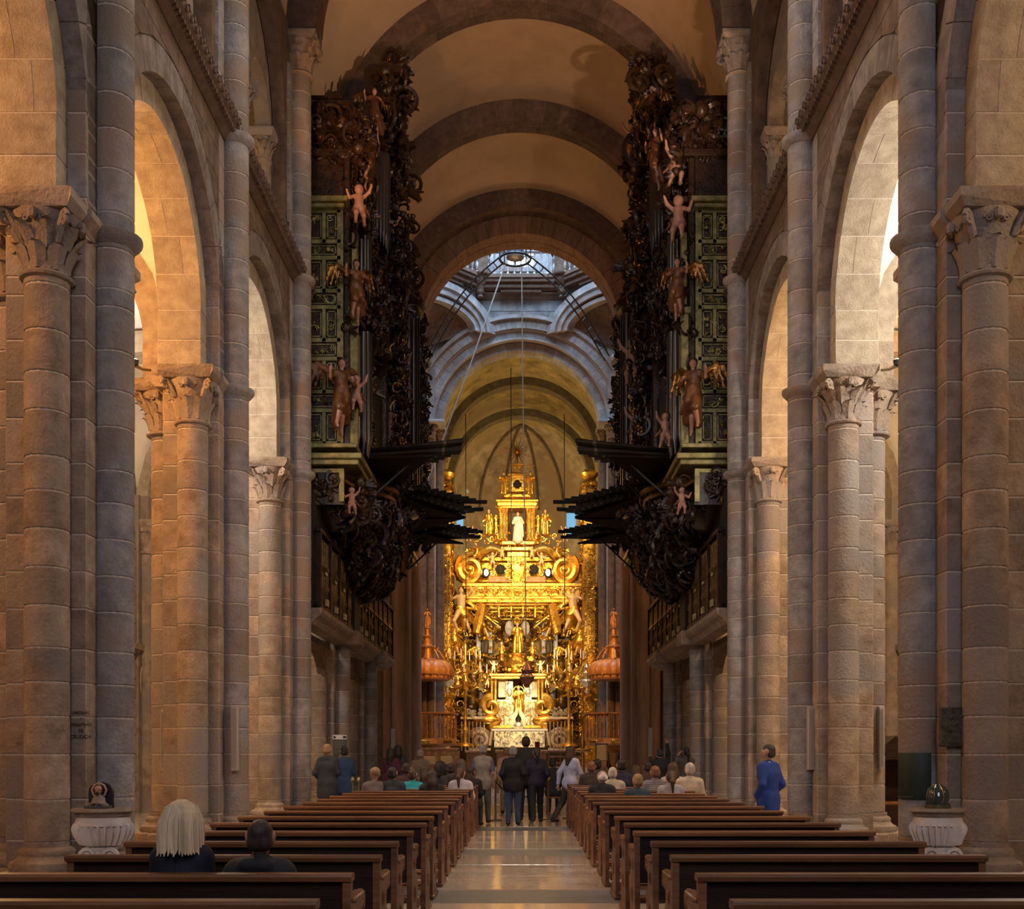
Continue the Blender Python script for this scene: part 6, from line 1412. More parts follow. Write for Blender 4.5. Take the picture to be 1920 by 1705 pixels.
# gilded side walls of the sanctuary
for s in (-1, 1):
    t = thing('gilded_pilaster', f'tall gilded pilaster lining the {SIDE[s]} side of the sanctuary', 'pilaster', (P(AX+s*136, 1404, 54.5)[0], 54.5, .8), 0, 'gilded pilasters')
    TO = np.array(t.location)
    def ft(m, name, mt, smooth=True, **tg): V = np.concatenate(m.V)-TO; m.V = [V]; return m.build(name, mt, t, smooth=smooth, **tg)
    m = M(); xa = TO[0]; m.box(xa-.30, xa+.30, 54.6, 57.5, .8, 14.6, .03)
    for z in (14.6, 14.2, 9.6, 5.2, 2.0): m.box(xa-.42, xa+.42, 54.5, 57.6, z, z+.22, .04)
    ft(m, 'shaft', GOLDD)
    m = M(); scatter(m, 230, lambda r: ((xa+r.uniform(-.32, .32), 54.55, r.uniform(1.0, 14.8)), r.choice((0, 0, .8 if s < 0 else -.8))), .14, .32, r_); scatter(m, 90, lambda r: ((xa-s*.33, r.uniform(54.8, 57.5), r.uniform(1, 14.5)), -s*PI/2), .16, .34, r_)
    ft(m, 'carved_ornament', GOLD, kind='stuff')
    m = M(); m.lathe([(.25, 15.0), (.45, 15.2), (.5, 15.3), (.2, 15.5)], (xa, 55, 0), 12); ft(m, 'capital_block', GOLD)
# back screen
m = M(); pb(m, 838, 1101, 1135, 1400, 60.6, .3); fa(m, 'back_screen', mat('dark_bronze', (.05, .025, .006), (.16, .08, .015), .4, .6, scale=5), smooth=False)
def behind(r):
    while True:
        x = r.uniform(838, AX); y = r.uniform(1135, 1395)
        if not (890 < x < 930 and 1160 < y < 1228) and not (884 < x < 914 and 1268 < y < 1345): break
    return (P(x, y, 60.2), 0)
m = M(); scatter(m, 260, behind, .25, .6, r_, P(AX, 0, 60.2)[0]); fa(m, 'carved_screen_ornament', GOLDD, kind='stuff')
for s in (-1, 1):
    m = M(); c = P(AX+s*61, 1225, 59.6); w_ = .42; m.prism([(c[0]-w_, c[2]), (c[0]+w_, c[2])]+[(c[0]+w_*math.cos(a), c[2]+1.35+w_*math.sin(a)) for a in np.linspace(0, PI, 9)], 'y', 59.5, 59.6)
    fa(m, 'niche_window', mat('niche_panel', (.55, .50, .50), (.72, .68, .70), .6, scale=4)); FA('saint', 'niche_saint', AX+s*61, 1224, 59.2, 42, 0, (mat('dark_habit', (.08, .05, .03), None, .5), GOLDF, GOLD, DARKW), s > 0, label='dark standing saint before a white niche')
    m = M(); pb(m, AX+s*67-5, AX+s*67+5, 1275, 1340, 59.8, .1); fa(m, 'pale_side_panel', mat('niche_panel', (.5, .5, .5)), smooth=False)
    m = M()
    for q in range(4): pb(m, AX+s*67-6, AX+s*67+6, 1273+q*22, 1275+q*22, 59.7, .08)
    fa(m, 'panel_bars', BLACK, smooth=False)
    m = M(); zz = np.linspace(0, 3.6, 26); c = P(AX+s*84, 1350, 58.6)
    m.lathe([(.28+.05*math.sin(z*9), z) for z in zz], (c[0], c[1], c[2]), 16); fa(m, 'twisted_column', mat('dark_bronze', (.05, .025, .006)), smooth=True)
# entablature
m = M(); pb(m, 866, 1096, 1093, 1100, 56.0, 4.6, .03); pb(m, 870, 1092, 1100, 1104, 56.1, 4.4); pb(m, 874, 1088, 1104, 1118, 56.3, 4.2); pb(m, 870, 1092, 1118, 1123, 56.15, 4.3); pb(m, 876, 1086, 1123, 1130, 56.35, 4.1, .03); fa(m, 'entablature', GOLD, smooth=False)
m = M(); scatter(m, 46, lambda r: (P(r.uniform(876, AX), 1111+r.uniform(-3, 3), 56.27), 0), .14, .22, r_, P(AX, 0, 56)[0]); fa(m, 'frieze_ornament', GOLD, kind='stuff')
for i in range(23):
    m = M(); x = 877+i*9.1; pb(m, x, x+4, 1101, 1105, 56.02, .2, .01); fa(m, 'dentil', GOLD, smooth=False)
m = M()
for i in range(5): pb(m, 892+i*7, 1047-i*7, 1131+i*7, 1135+i*7, 57.0+i*.7, .5, .03)
for sx_ in (-34, -11, 11, 34): pb(m, AX+sx_-2, AX+sx_+2, 1130, 1158, 57.6, 1.8, .02)
fa(m, 'coffered_soffit', GOLD, smooth=False)
# scroll pediment
m = M(); pb(m, 893, 1046, 1052, 1093, 57.2, 2.6, .05); pb(m, 884, 1055, 1044, 1053, 57.0, 2.9, .04); fa(m, 'attic', GOLDD, smooth=False)
for s in (-1, 1):
    def arc(pts, d, tr, name='volute', mt=GOLD, k=8): m = M().tube([P(AX+s*(x-AX), y, d+e) for x, y, e in pts], tr, k); return fa(m, name, mt)
    cx, cy = 881, 1068; pts = []
    for t in np.linspace(0, 1, 34): a = -2.2-t*3.6*PI; r = 27*(1-t*.85); pts.append((cx-r*math.cos(a)*-1*.85, cy+r*math.sin(a), -.1*t))
    arc(pts, 56.7, np.linspace(.26, .12, 34)); m = M().ball(P(AX+s*(cx-AX), cy, 56.6), .22); fa(m, 'volute_eye', GOLD)
    arc([(897, 1047, 0), (905, 1036, 0), (920, 1030, 0), (935, 1034, 0), (944, 1042, 0)], 56.9, (.2, .22, .2, .16, .1))
    arc([(862, 1088, 0), (858, 1070, 0), (864, 1052, 0), (878, 1040, 0), (893, 1038, 0)], 57.1, (.16, .2, .2, .16, .1))
    m = M().ball(P(AX+s*60, 1075, 56.95), (.26, .12, .26), 14, 9); fa(m, 'round_hole_shade', DARK); m = M().ball(P(AX+s*58, 1074, 56.86), (.13, .06, .18), 12, 7); fa(m, 'bright_glass', mat('small_daylight', (1, 1, 1), None, .5, emit=(.9, .9, 1), estr=2.2))  # black disc paints the shade inside the round hole
    m = M(); c = P(AX+s*31, 1068, 56.9)
    for j in range(8): a = j*PI/4; m.ball((c[0]+.17*math.cos(a), c[1], c[2]+.17*math.sin(a)), (.11, .06, .11), 6, 4)
    m.ball(c, (.22, .06, .22), 10, 7); fa(m, 'star_hole_shade', DARK)  # black discs painted for the shade in the star-shaped holes
    # supporting giants, attendants
    FA('atlas', 'giant_angel', AX-s*-1*103 if 0 else AX+s*105, 1188, 56.2, 86, 0, GG, s > 0, label='large gilded angel bearing the canopy with a raised arm')
    FA('atlas', 'giant_angel', AX+s*66, 1196, 57.6, 58, 0, GD, s > 0); FA('angel', 'flying_angel', AX+s*118, 1230, 56.6, 66, 0, GG, s > 0); FA('angel', 'flying_angel', AX+s*100, 1268, 56.8, 58, s*.6, GG, s < 0)
    FA('angel', 'flying_angel', AX+s*112, 1305, 57.2, 46, -s*.4, GG, s > 0)
    arc([(893, 1188, -.2), (899, 1160, -.1), (905, 1134, 0)], 55.9, (.2, .26, .2), 'gilded_strut')
    arc([(870, 1245, 0), (858, 1215, 0), (852, 1185, 0), (860, 1158, 0), (876, 1140, 0)], 57.4, (.14, .2, .2, .18, .1), 'acanthus_scroll')
    FA('kneeling', 'reclining_figure', AX+s*76, 1046, 56.7, 34, s*.9, GG, s > 0); FA('saint', 'allegory_statue', AX+s*53, 1003, 57.4, 48, 0, GG, s > 0, label='gilded allegorical statue standing on the scroll'); FA('kneeling', 'reclining_figure', AX+s*37, 1022, 57.2, 34, s*.5, GG, s > 0); FA('putto', 'putto', AX+s*28, 1050, 56.8, 26, 0, GG, s > 0)
    FA('putto', 'putto', AX+s*46, 1063, 56.8, 28, 0, GD, s > 0); FA('saint', 'crown_statue', AX+s*25, 927, 57.6, 42, 0, GG, s > 0, label='small gilded statue beside the top turret'); FA('putto', 'putto', AX+s*91, 1016, 57.4, 30, 0, GG, s > 0); FA('angel', 'angel', AX+s*128, 1090, 57.0, 40, 0, GD, s < 0)
    FA('kneeling', 'kneeling_pilgrim', AX+s*29, 1241, 57.0, 46, 0, (GOLDD, GOLDF, GOLD, GOLDD), s > 0, label='gilded figure kneeling beside the standing saint')
    FA('putto', 'putto', AX+s*56, 1290, 57.2, 26, 0, GG, s < 0); FA('putto', 'putto', AX+s*44, 1262, 57.0, 24, 0, GG, s < 0)
# cartouche
m = M(); c = P(970, 1070, 56.5); m.ball((c[0], c[1]+.1, c[2]), (.50, .14, .62), 18, 11)
for a in np.linspace(0, 2*PI, 17)[:-1]: m.stamp(ORN[0], (c[0]+.56*math.cos(a), c[1], c[2]+.68*math.sin(a)), .28, (0, -a, 0))
scatter(m, 16, lambda r: ((c[0]+r.uniform(-.3, .3), c[1]-.03, c[2]+r.uniform(-.4, .4)), 0), .14, .22, r_); fa(m, 'cartouche', GOLD)
m = M(); pb(m, 916, 1023, 1081, 1092, 56.7, .3); fa(m, 'brown_beam', WOODR, smooth=False)
# niche tower and turret
m = M(); pb(m, 944, 998, 1025, 1033, 56.9, 2.2, .04); pb(m, 950, 992, 1033, 1045, 57.1, 2, .05); pb(m, 940, 1003, 1014, 1022, 57.3, 2, .04); fa(m, 'tower_base', GOLD, smooth=False)
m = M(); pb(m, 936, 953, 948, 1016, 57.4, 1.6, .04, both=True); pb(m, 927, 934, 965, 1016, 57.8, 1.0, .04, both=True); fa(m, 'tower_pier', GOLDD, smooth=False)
m = M()
for x in (938, 944, 950):
    for s in (-1, 1): c = P(AX+s*(x-AX), 1014, 57.3); m = M().lathe([(.09, 0), (.09, .1), (.06, .14), (.06, 1.45), (.10, 1.6), (.11, 1.68)], c, 8); fa(m, 'colonnette', GOLD)
m = M(); pb(m, 953, 986, 950, 1016, 58.2, .3); fa(m, 'niche', mat('niche_brown', (.10, .045, .015), None, .6), smooth=False)
m = M(); pb(m, 929, 1010, 936, 941, 57.0, 2.2, .04); pb(m, 932, 1007, 941, 949, 57.2, 2, .03); pb(m, 934, 1005, 949, 953, 57.3, 1.8, .02); fa(m, 'tower_cornice', GOLD, smooth=False)
FA('saint', 'white_statue', 971, 1016, 57.2, 56, 0, (mat('ivory_paint', (.70, .62, .50), (.85, .78, .66), .5, scale=6), GOLDF, GOLD, GOLDD), label='ivory-coloured statue in the upper niche')
m = M(); pb(m, 941, 998, 923, 936, 57.6, 1.6, .12); pb(m, 956, 983, 893, 923, 57.9, 1.0, .03); pb(m, 951, 988, 887, 893, 57.8, 1.2, .03); pb(m, 959, 980, 872, 887, 58.0, .8, .03); pb(m, 957, 982, 868, 872, 57.95, .9, .02); fa(m, 'turret', GOLD, smooth=False)
m = M(); c = P(970, 909, 57.8); m.ball(c, (.17, .06, .26), 8, 6); pb(m, 962, 978, 905, 913, 57.82, .1); fa(m, 'turret_hole_shade', DARK)  # solid black relief paints the shade of the turret window
m = M(); c = P(970, 848, 58.2)
for j in range(16): a = j*PI/8+.1; m.tube([(c[0]+.1*math.cos(a), c[1], c[2]+.1*math.sin(a)), (c[0]+(.5+.2*(j % 2))*math.cos(a), c[1], c[2]+(.62+.2*(j % 2))*math.sin(a))], (.03, .008), 4)
m.ball(c, .16); m.tube([P(970, 870, 58.2), c], .05, 6); fa(m, 'sunburst_finial', GOLDD)
# free ornament of the superstructure
def sup(r):
    x = r.uniform(872, AX); y = 1052-abs(r.gauss(0, 26)); 
    lim = 872+max(0, (1045-y))*.62
    return (P(max(x, lim), y, 57.4), 0)
m = M(); scatter(m, 70, sup, .16, .36, r_, P(AX, 0, 57.4)[0]); scatter(m, 34, lambda r: (P(r.uniform(893, AX), r.uniform(1054, 1090), 57.12), 0), .16, .3, r_, P(AX, 0, 57.1)[0]); scatter(m, 12, lambda r: (P(r.uniform(930, 955), r.uniform(925, 1015), 57.3), 0), .1, .2, r_, P(AX, 0, 57.3)[0]); scatter(m, 60, lambda r: (P(r.uniform(868, AX), r.uniform(1094, 1130), 56.0), 0), .10, .18, r_, P(AX, 0, 56)[0]); scatter(m, 60, lambda r: (P(r.uniform(895, AX), r.uniform(1132, 1160), 57.2+r.random()), 0), .12, .24, r_, P(AX, 0, 57)[0]); scatter(m, 30, lambda r: (P(r.uniform(938, AX), r.uniform(870, 950), 57.4), 0), .08, .16, r_, P(AX, 0, 57)[0]); fa(m, 'crowning_ornament', GOLD, kind='stuff')
def low(r): x = r.uniform(838, 925); return (P(x, r.uniform(1135, 1345), 58.0+r.random()), 0)
m = M(); scatter(m, 110, low, .22, .5, r_, P(AX, 0, 58)[0]); fa(m, 'flanking_ornament', GOLD, kind='stuff')
# standing saint group and throne room
FA('saint', 'standing_saint', 970, 1226, 57.6, 60, 0, (GOLD, GOLDF, GOLD, GOLDD), label='golden standing saint at the centre of the canopy')
m = M(); c = P(970, 1178, 59.0)
for s in (-1, 1): m.ball((c[0]+s*.42, c[1], c[2]), (.24, .08, .40), 10, 8)
fa(m, 'pale_niche_back', mat('niche_panel', (.5, .5, .5)))
c = P(970, 1266, 57.4); m = M().lathe([(.2, 0), (.55, .12), (.8, .5), (.85, .62), (.6, .7), (.5, .9), (.62, 1.0), (.6, 1.08), (.1, 1.1)], c, 20); fa(m, 'urn_pedestal', GOLDD)
m = M(); scatter(m, 26, lambda r: ((c[0]+r.uniform(-.8, .8), c[1]-.75, c[2]+r.uniform(.1, .9)), 0), .14, .26, r_); fa(m, 'pedestal_carving', GOLD)
m = M(); pb(m, 917, 1026, 1263, 1268, 56.8, 2, .03); pb(m, 920, 1023, 1268, 1273, 57.0, 1.8, .02); pb(m, 916, 1027, 1360, 1366, 56.9, 2, .03); fa(m, 'throne_cornice', GOLD, smooth=False)
m = M()
for x in (922, 929):
    for s in (-1, 1): q = P(AX+s*(x-AX), 1360, 57.2); m = M().lathe([(.10, 0), (.11, .1), (.075, .16), (.07, 1.2), (.075, 2.2), (.11, 2.36), (.12, 2.42)], q, 10); fa(m, 'throne_column', GOLD)
for s in (-1, 1):
    m = M(); pb(m, 934, 952, 1276, 1308, 58.0, .1) if s < 0 else pb(m, 989, 1012, 1276, 1308, 58.0, .1); fa(m, 'lit_panel', mat('lit_cream_panel', (.95, .85, .62), None, .5), smooth=False)
    m = M(); x_ = 955 if s < 0 else 990; pb(m, x_-7, x_+7, 1278, 1318, 57.7, .12, .01); q = P(x_, 1298, 57.68); m.ball(q, (.14, .06, .26), 8, 6); scatter(m, 14, lambda r: ((q[0]+r.uniform(-.18, .18), q[1]-.05, q[2]+r.uniform(-.5, .5)), 0), .10, .18, r_); fa(m, 'silver_door', SILVER)
m = M(); pb(m, 926, 1014, 1312, 1362, 57.5, .4); pb(m, 922, 1018, 1345, 1366, 57.1, .5, .02); fa(m, 'silver_retable', SILVER, smooth=False)
m = M(); scatter(m, 90, lambda r: (P(r.uniform(926, AX), r.uniform(1313, 1362), 57.15+(.3 if r.random() < .5 else -.1)), 0), .10, .2, r_, P(AX, 0, 57)[0], nmat=2); fa(m, 'silver_retable_ornament', [SILVER, GOLD], kind='stuff')
for x in (931, 938, 945, 994, 1001, 1008): q = P(x, 1362, 57.0); m = M().lathe([(.07, 0), (.03, .1), (.025, .9), (.06, .95), (.02, 1.0), (.02, 1.25)], q, 8); fa(m, 'altar_candle', SILVER)
FA('saint', 'seated_saint', 972, 1342, 57.0, 56, 0, (GOLD, GOLDF, GOLD, GOLDD), label='golden bust-like saint with cape above the altar')
m = M(); q = P(972, 1297, 57.1); m.tube([(q[0]+.28*math.cos(a), q[1]+.15, q[2]+.28*math.sin(a)) for a in np.linspace(0, 2*PI, 20)], .03, 5, cap=False); fa(m, 'halo', GOLD)
m = M(); q = P(972, 1362, 56.9); m.prism([(q[0]-.35, q[2]), (q[0]+.35, q[2]), (q[0]+.35, q[2]+.5), (q[0], q[2]+1.0), (q[0]-.35, q[2]+.5)], 'y', 56.8, 57.2); fa(m, 'tabernacle', SILVER, smooth=False); m = M(); m.prism([(q[0]-.15, q[2]+.05), (q[0]+.15, q[2]+.05), (q[0]+.15, q[2]+.4), (q[0], q[2]+.65), (q[0]-.15, q[2]+.4)], 'y', 56.74, 56.8); fa(m, 'tabernacle_shade', DARK, smooth=False)  # black plate paints the shade of the tabernacle recess
for s in (-1, 1):
    pts = []
    for t in np.linspace(0, 1, 26): a = PI*.5-t*2.6*PI; r = 19*(1-t*.75); pts.append((921+r*math.cos(a)*-1, 1325-r*math.sin(a), 0))
    m = M().tube([P(AX+s*(x-AX), y, 57.0) for x, y, e in pts], np.linspace(.22, .09, 26), 8); fa(m, 'side_volute', GOLD)
    q = P(AX+s*55, 1352, 57.0); m = M().ball(q, (.75, .4, .30), 16, 9); m.lathe([(.25, -1.3), (.28, -1.0), (.2, -.5), (.4, -.15), (.3, 0)], q, 12); fa(m, 'console', GOLDD)
# altar table with silver frontal
at = thing('high_altar_table', 'altar table with an embossed silver frontal and white cloth edge', 'altar', P(974, 1405, 55.8)); TO = np.array(at.location)
def f2(m, name, mt, t, smooth=True, **tg): V = np.concatenate(m.V)-np.array(t.location); m.V = [V]; return m.build(name, mt, t, smooth=smooth, **tg)
m = M(); pb(m, 926, 1022, 1370, 1402, 55.8, 1.1, .02); f2(m, 'body', SILVER, at, False)
m = M(); pb(m, 921, 1027, 1367, 1371, 55.7, 1.3, .01); f2(m, 'altar_cloth', CLOTHW, at, False)
m = M(); scatter(m, 90, lambda r: (P(r.uniform(928, 1020), r.uniform(1374, 1400), 55.76), 0), .10, .2, r_, kinds=[0, 1, 2, 4]); f2(m, 'embossed_silver', SILVER, at, kind='stuff')
m = M(); q = P(972, 1366, 55.6); m.ball((q[0], q[1]+.5, q[2]+.12), (.28, .2, .2)); 
for j in range(9): a = j*PI/8; m.tube([(q[0], q[1]+.4, q[2]+.1), (q[0]+.42*math.cos(a), q[1]+.4, q[2]+.1+.36*math.sin(a))], (.03, .01), 4)
f2(m, 'monstrance', SILVER, at)
for s in (-1, 1):
    t = thing('scroll_console', f'brown and cream stone scroll at the {SIDE[s]} foot of the altar', 'scroll', P(974+s*74, 1406, 55.9), 0, 'altar scrolls'); pts = []
    for k_, (mt, off, tr) in enumerate(((mat('brown_marble', (.16, .09, .05), (.24, .14, .08), .4, scale=5), 0, .28), (mat('cream_marble', (.52, .40, .28), (.6, .48, .35), .45, scale=5), -.18, .10))):
        pts = [(974+s*(74-0)+s*17*(1-t_*.8)*math.cos(PI*.1+t_*3.2*PI), 1388+17*(1-t_*.8)*math.sin(-PI*.1-t_*3.2*PI)) for t_ in np.linspace(0, 1, 26)]
        m = M().tube([P(974+s*52, 1372, 55.9+off), P(974+s*54, 1384, 55.9+off)]+[P(x, y, 55.9+off) for x, y in reversed(pts)][:0]+[P(974+s*56, 1398, 55.9+off)], (.14 if k_ == 0 else .06), 6); m.tube([P(x, y, 55.9+off) for x, y in pts], tr*np.linspace(1, .6, 26), 7)
        pb(m, 974+s*74-20, 974+s*74+20, 1403, 1408, 55.8+off*.3, .6, .02); f2(m, 'scroll' if k_ == 0 else 'cream_inlay', mt, t)
    # silver railing with flower vases
    t = thing('altar_railing', f'silver railing with flowers on the {SIDE[s]} of the altar', 'railing', P(AX+s*82, 1408, 55.0), 0, 'silver altar railings')
    for i in range(7): q = P(AX+s*(62+i*7), 1408, 55.0); m = M().lathe([(.03, 0), (.03, .1), (.045, .14), (.028, .2), (.028, .8), (.045, .85), (.028, .9), (.028, 1.45)], (q[0], q[1], q[2]), 8); f2(m, 'post', SILVER, t)
    m = M(); pb(m, *(sorted((AX+s*60, AX+s*106))), 1344, 1349, 54.9, .3, .02); f2(m, 'top_rail', SILVER, t, False)
    m = M(); scatter(m, 60, lambda r: (lambda a, f: P(AX+s*82+a*22*(1-f), 1343-f*22, 54.9+r.uniform(-.2, .2)))(r.uniform(-1, 1), r.random()) and ((P(AX+s*82+r.uniform(-1, 1)*20, 1343-r.random()*20*r.random()-2, 54.9+r.uniform(-.2, .2))), 0), .10, .2, r_, kinds=[2, 3, 4]); f2(m, 'flowers', mat('white_flowers', (.5, .44, .30), (.72, .68, .55), .6, scale=8), t, kind='stuff')
    # branching candelabrum
    t = thing('candelabrum', f'great gilded branching candelabrum {"left" if s < 0 else "right"} of the altar', 'candelabrum', P(AX+s*97, 1400, 54.2), 0, 'altar candelabra')
    q = np.array(P(AX+s*97, 1400, 54.2)); m = M().lathe([(.45, 0), (.42, .1), (.12, .2), (.09, .6), (.16, .8), (.07, 1.0), (.06, 2.6), (.18, 2.8), (.12, 3.0), (.3, 3.15), (.12, 3.4), (.07, 3.8), (.16, 4.0), (.06, 4.3), (.1, 4.9), (.02, 5.0)], q, 12); f2(m, 'stem', GOLD, t)
    for tier, (z0, R_, n_) in enumerate(((3.2, 1.05, 8), (3.9, .75, 6))):
        for j in range(n_):
            a = j*2*PI/n_+.3*tier; dx, dy = math.cos(a), math.sin(a)
            pts = [(q[0]+dx*R_*f, q[1]+dy*R_*f, q[2]+z0+zz_) for f, zz_ in ((.08, 0), (.3, -.25), (.6, -.35), (.85, -.2), (1.0, .12), (1.0, .3))]
            m = M().tube(pts, .045, 6); m.tube([(q[0]+dx*R_*.5, q[1]+dy*R_*.5, q[2]+z0-.3), (q[0]+dx*R_*.7, q[1]+dy*R_*.7, q[2]+z0-.05), (q[0]+dx*R_*.55, q[1]+dy*R_*.55, q[2]+z0+.08)], .03, 5); m.lathe([(.03, .28), (.10, .32), (.11, .36), (.03, .38)], (pts[-1][0], pts[-1][1], q[2]+z0), 8); b_ = f2(m, 'branch', GOLD, t)
            m = M().tube([(pts[-1][0], pts[-1][1], q[2]+z0+.36), (pts[-1][0], pts[-1][1], q[2]+z0+.80)], .028, 6); V = np.concatenate(m.V)-q; m.V = [V]; m.build('candle', CLOTHW, b_)
    # hanging silver lamp
    t = thing('sanctuary_lamp', f'hanging silver lamp of many tiers at the {"left" if s < 0 else "right"} edge of the sanctuary', 'lamp', P(AX+s*131, 1290, 51.8), 0, 'silver sanctuary lamps'); q = np.array(P(AX+s*131, 1290, 51.8))
    m = M().lathe([(.02, -.3), (.12, -.15), (.06, 0), (.25, .12), (.34, .3), (.30, .38), (.12, .45), (.2, .6), (.24, .68), (.08, .8), (.12, .95), (.03, 1.1)], q, 14); f2(m, 'bowl', SILVER, t)
    m = M(); m.tube([q+np.array([0, 0, 1.1]), q+np.array([0, 0, 6.0])], .015, 4); 
    for j in range(4): a = j*PI/2; m.tube([q+np.array([.3*math.cos(a), .3*math.sin(a), .35]), q+np.array([0, 0, 1.1])], .012, 4)
    f2(m, 'chains', SILVER, t); m = M()
    for j in range(8): a = j*PI/4; m.tube([q+np.array([.32*math.cos(a), .32*math.sin(a), .3]), q+np.array([.42*math.cos(a), .42*math.sin(a), .45]), q+np.array([.42*math.cos(a), .42*math.sin(a), .62])], .02, 5)
    f2(m, 'arms', SILVER, t)
# ================================================================== pulpits
def pulpit(s):
    cxp = 801 if s < 0 else 1151; d = 48.3; q = np.array(P(cxp, 1412+1.5*F/d, d))
    t = thing('pulpit', f'bronze and wood pulpit with a domed sounding board on the {SIDE[s]}', 'pulpit', tuple(q), 0, 'twin pulpits')
    def zpx(y): return EYE-(y-VY)*d/F
    zt, zb = zpx(1338), zpx(1398); R = 1.38
    m = M().lathe([(.1, zpx(1440)), (.16, zpx(1430)), (.22, zpx(1412)), (.5, zpx(1406)), (.9, zpx(1400)), (R, zb), (R+.04, zb+.06), (R-.02, zb+.28), (R-.1, zb+.3)], (0, 0, 0), 8, a0=PI/8, a1=2*PI+PI/8); m.build('base', WOODP, t, smooth=False)
    m = M().lathe([(R-.02, zt-.08), (R+.06, zt-.05), (R+.08, zt), (R-.08, zt+.01)], (0, 0, 0), 8, a0=PI/8, a1=2*PI+PI/8, cap=False); m.build('handrail', WOODR, t, smooth=False)
    bl = M().lathe([(.035, 0), (.02, .06), (.045, .25), (.02, .45), (.03, .55), (.02, .9), (.03, zt-zb-.33)], n=6).mesh('baluster', WOODP)
    for j in range(8):
        a0, a1 = PI/8+j*PI/4, PI/8+(j+1)*PI/4
        if math.sin((a0+a1)/2) > .8: continue
        for f in (0, .2, .4, .6, .8): x = R*.97*(math.cos(a0)*(1-f)+math.cos(a1)*f); y = R*.97*(math.sin(a0)*(1-f)+math.sin(a1)*f); link('baluster', bl, t, (x, y, zb+.28))
        x, y = R*.96*math.cos((a0+a1)/2), R*.96*math.sin((a0+a1)/2); q_ = M().box(-.22, .22, -.05, .02, zb+.06, zb+.22, .02); q_.build('base_panel', GOLDD, t, (x, y, 0)).rotation_euler = (0, 0, (a0+a1)/2+PI/2)
    Rc = 1.08; z0, z1 = zpx(1276), zpx(1240)
    m = M().lathe([(Rc*.5, z0+.02), (Rc*.92, z0), (Rc*.98, z0+.08), (Rc*.96, z0+.16), (Rc*1.06, z0+.22), (Rc*1.1, z0+.42), (Rc*1.0, z0+.62), (Rc*.8, z1-.02), (.55, z1+.08), (.3, z1+.12)], n=96, flute=24, fd=.05); m.build('sounding_board', WOODR, t)
    m = M(); 
    for j in range(24): a = j*PI/12; m.ball((Rc*1.06*math.cos(a), Rc*1.06*math.sin(a), z0+.20), .045, 6, 4)
    m.build('bead_row', GOLDD, t)
    m = M(); z = z1+.08
    for j in range(8): a = j*PI/4; m.tube([(.75*math.cos(a), .75*math.sin(a), z-.02), (.55*math.cos(a), .55*math.sin(a), z+.3), (.42*math.cos(a), .42*math.sin(a), z+.42), (.50*math.cos(a), .5*math.sin(a), z+.52)], .045, 5)
    m.lathe([(.3, z), (.28, z+.45), (.36, z+.55), (.22, z+.62), (.16, z+.9), (.24, z+1.0), (.12, z+1.05), (.10, z+1.3), (.16, z+1.36), (.05, z+1.45)], n=12); m.build('finial', WOODP, t); 
    fig('saint', 'finial_figure', t, (0, 0, z+1.4), .8, 0, (WOODP, WOODP, WOODP, WOODP), s > 0)
    M().tube([(s*.5, -.2, z+.3), (s*.72, -.3, z+.9)], .012, 4).build('rod', GOLD, t)
    M().box(.3*s, .9*s, .3, .55, 0, zt, .02).build('stair_back', WOODP, t)
for s in (-1, 1): pulpit(s)
# ================================================================== crossing furniture (seen between heads)
def furn(name, label, cat, px_, py, d, parts, group=None):
    q = P(px_, VY+EYE*F/d, d); t = thing(name, label, cat, q, 0, group)
    for nm, x0, x1, y0, y1, dd, dep, mt in parts:
        m = M(); pb(m, x0, x1, y0, y1, dd, dep, .01); f2(m, nm, mt, t, False)
    return t
CREAM = mat('cream_panel', (.80, .52, .20), None, .6)
furn('wooden_screen', 'warm wooden choir screen below the left pulpit', 'screen', 822, 1440, 46.0, [('frame', 786, 862, 1403, 1408, 46, .1, WOODR), ('frame', 786, 790, 1405, 1470, 46, .1, WOODR), ('frame', 858, 862, 1405, 1470, 46, .1, WOODR), ('frame', 822, 825, 1405, 1470, 46, .1, WOODR), ('back', 788, 860, 1405, 1466, 46.15, .05, WOODP)])
for i, x in enumerate((794, 826)):
    furn('music_stand', ('left' if i == 0 else 'right')+' one of two lit cream panels on stands below the left pulpit', 'stand', x+11, 1440, 42.5, [('panel', x, x+22, 1419, 1433, 42.5, .04, CREAM), ('post', x+10, x+12, 1433, VY+EYE*F/42.5, 42.52, .03, BLACK)])
furn('wooden_box_stall', 'reddish wooden stall left of the altar steps', 'stall', 889, 1450, 41.5, [('body', 874, 905, 1411, VY+EYE*F/41.5, 41.5, .5, WOODR), ('top', 871, 908, 1408, 1412, 41.4, .7, WOODP)])
furn('wooden_counter', 'red-brown wooden table front seen behind the standing visitors', 'table', 978, 1450, 42.0, [('front', 931, 1024, 1412, VY+EYE*F/42-6, 42, .06, WOODR), ('top', 928, 1027, 1407, 1412, 41.9, .8, WOODP), ('leg', 931, 935, 1412, VY+EYE*F/42, 41.95, .7, WOODR), ('leg', 1020, 1024, 1412, VY+EYE*F/42, 41.95, .7, WOODR)])
t = thing('red_chair_back', 'deep red upright chair back above the table', 'chair', P(1007, VY+EYE*F/43.2, 43.2)); m = M(); pb(m, 1003, 1012, 1391, 1440, 43.2, .08, .01); f2(m, 'backrest', mat('red_velvet', (.22, .012, .008), None, .8), t); m = M(); pb(m, 1002, 1013, 1440, 1443, 42.9, .4, .01); f2(m, 'seat', mat('red_velvet', (.2, .01, .01)), t); m = M()
for x in (1002, 1012): pb(m, x, x+1.2, 1443, VY+EYE*F/43.2, 43.0, .04)
f2(m, 'legs', WOODR, t)
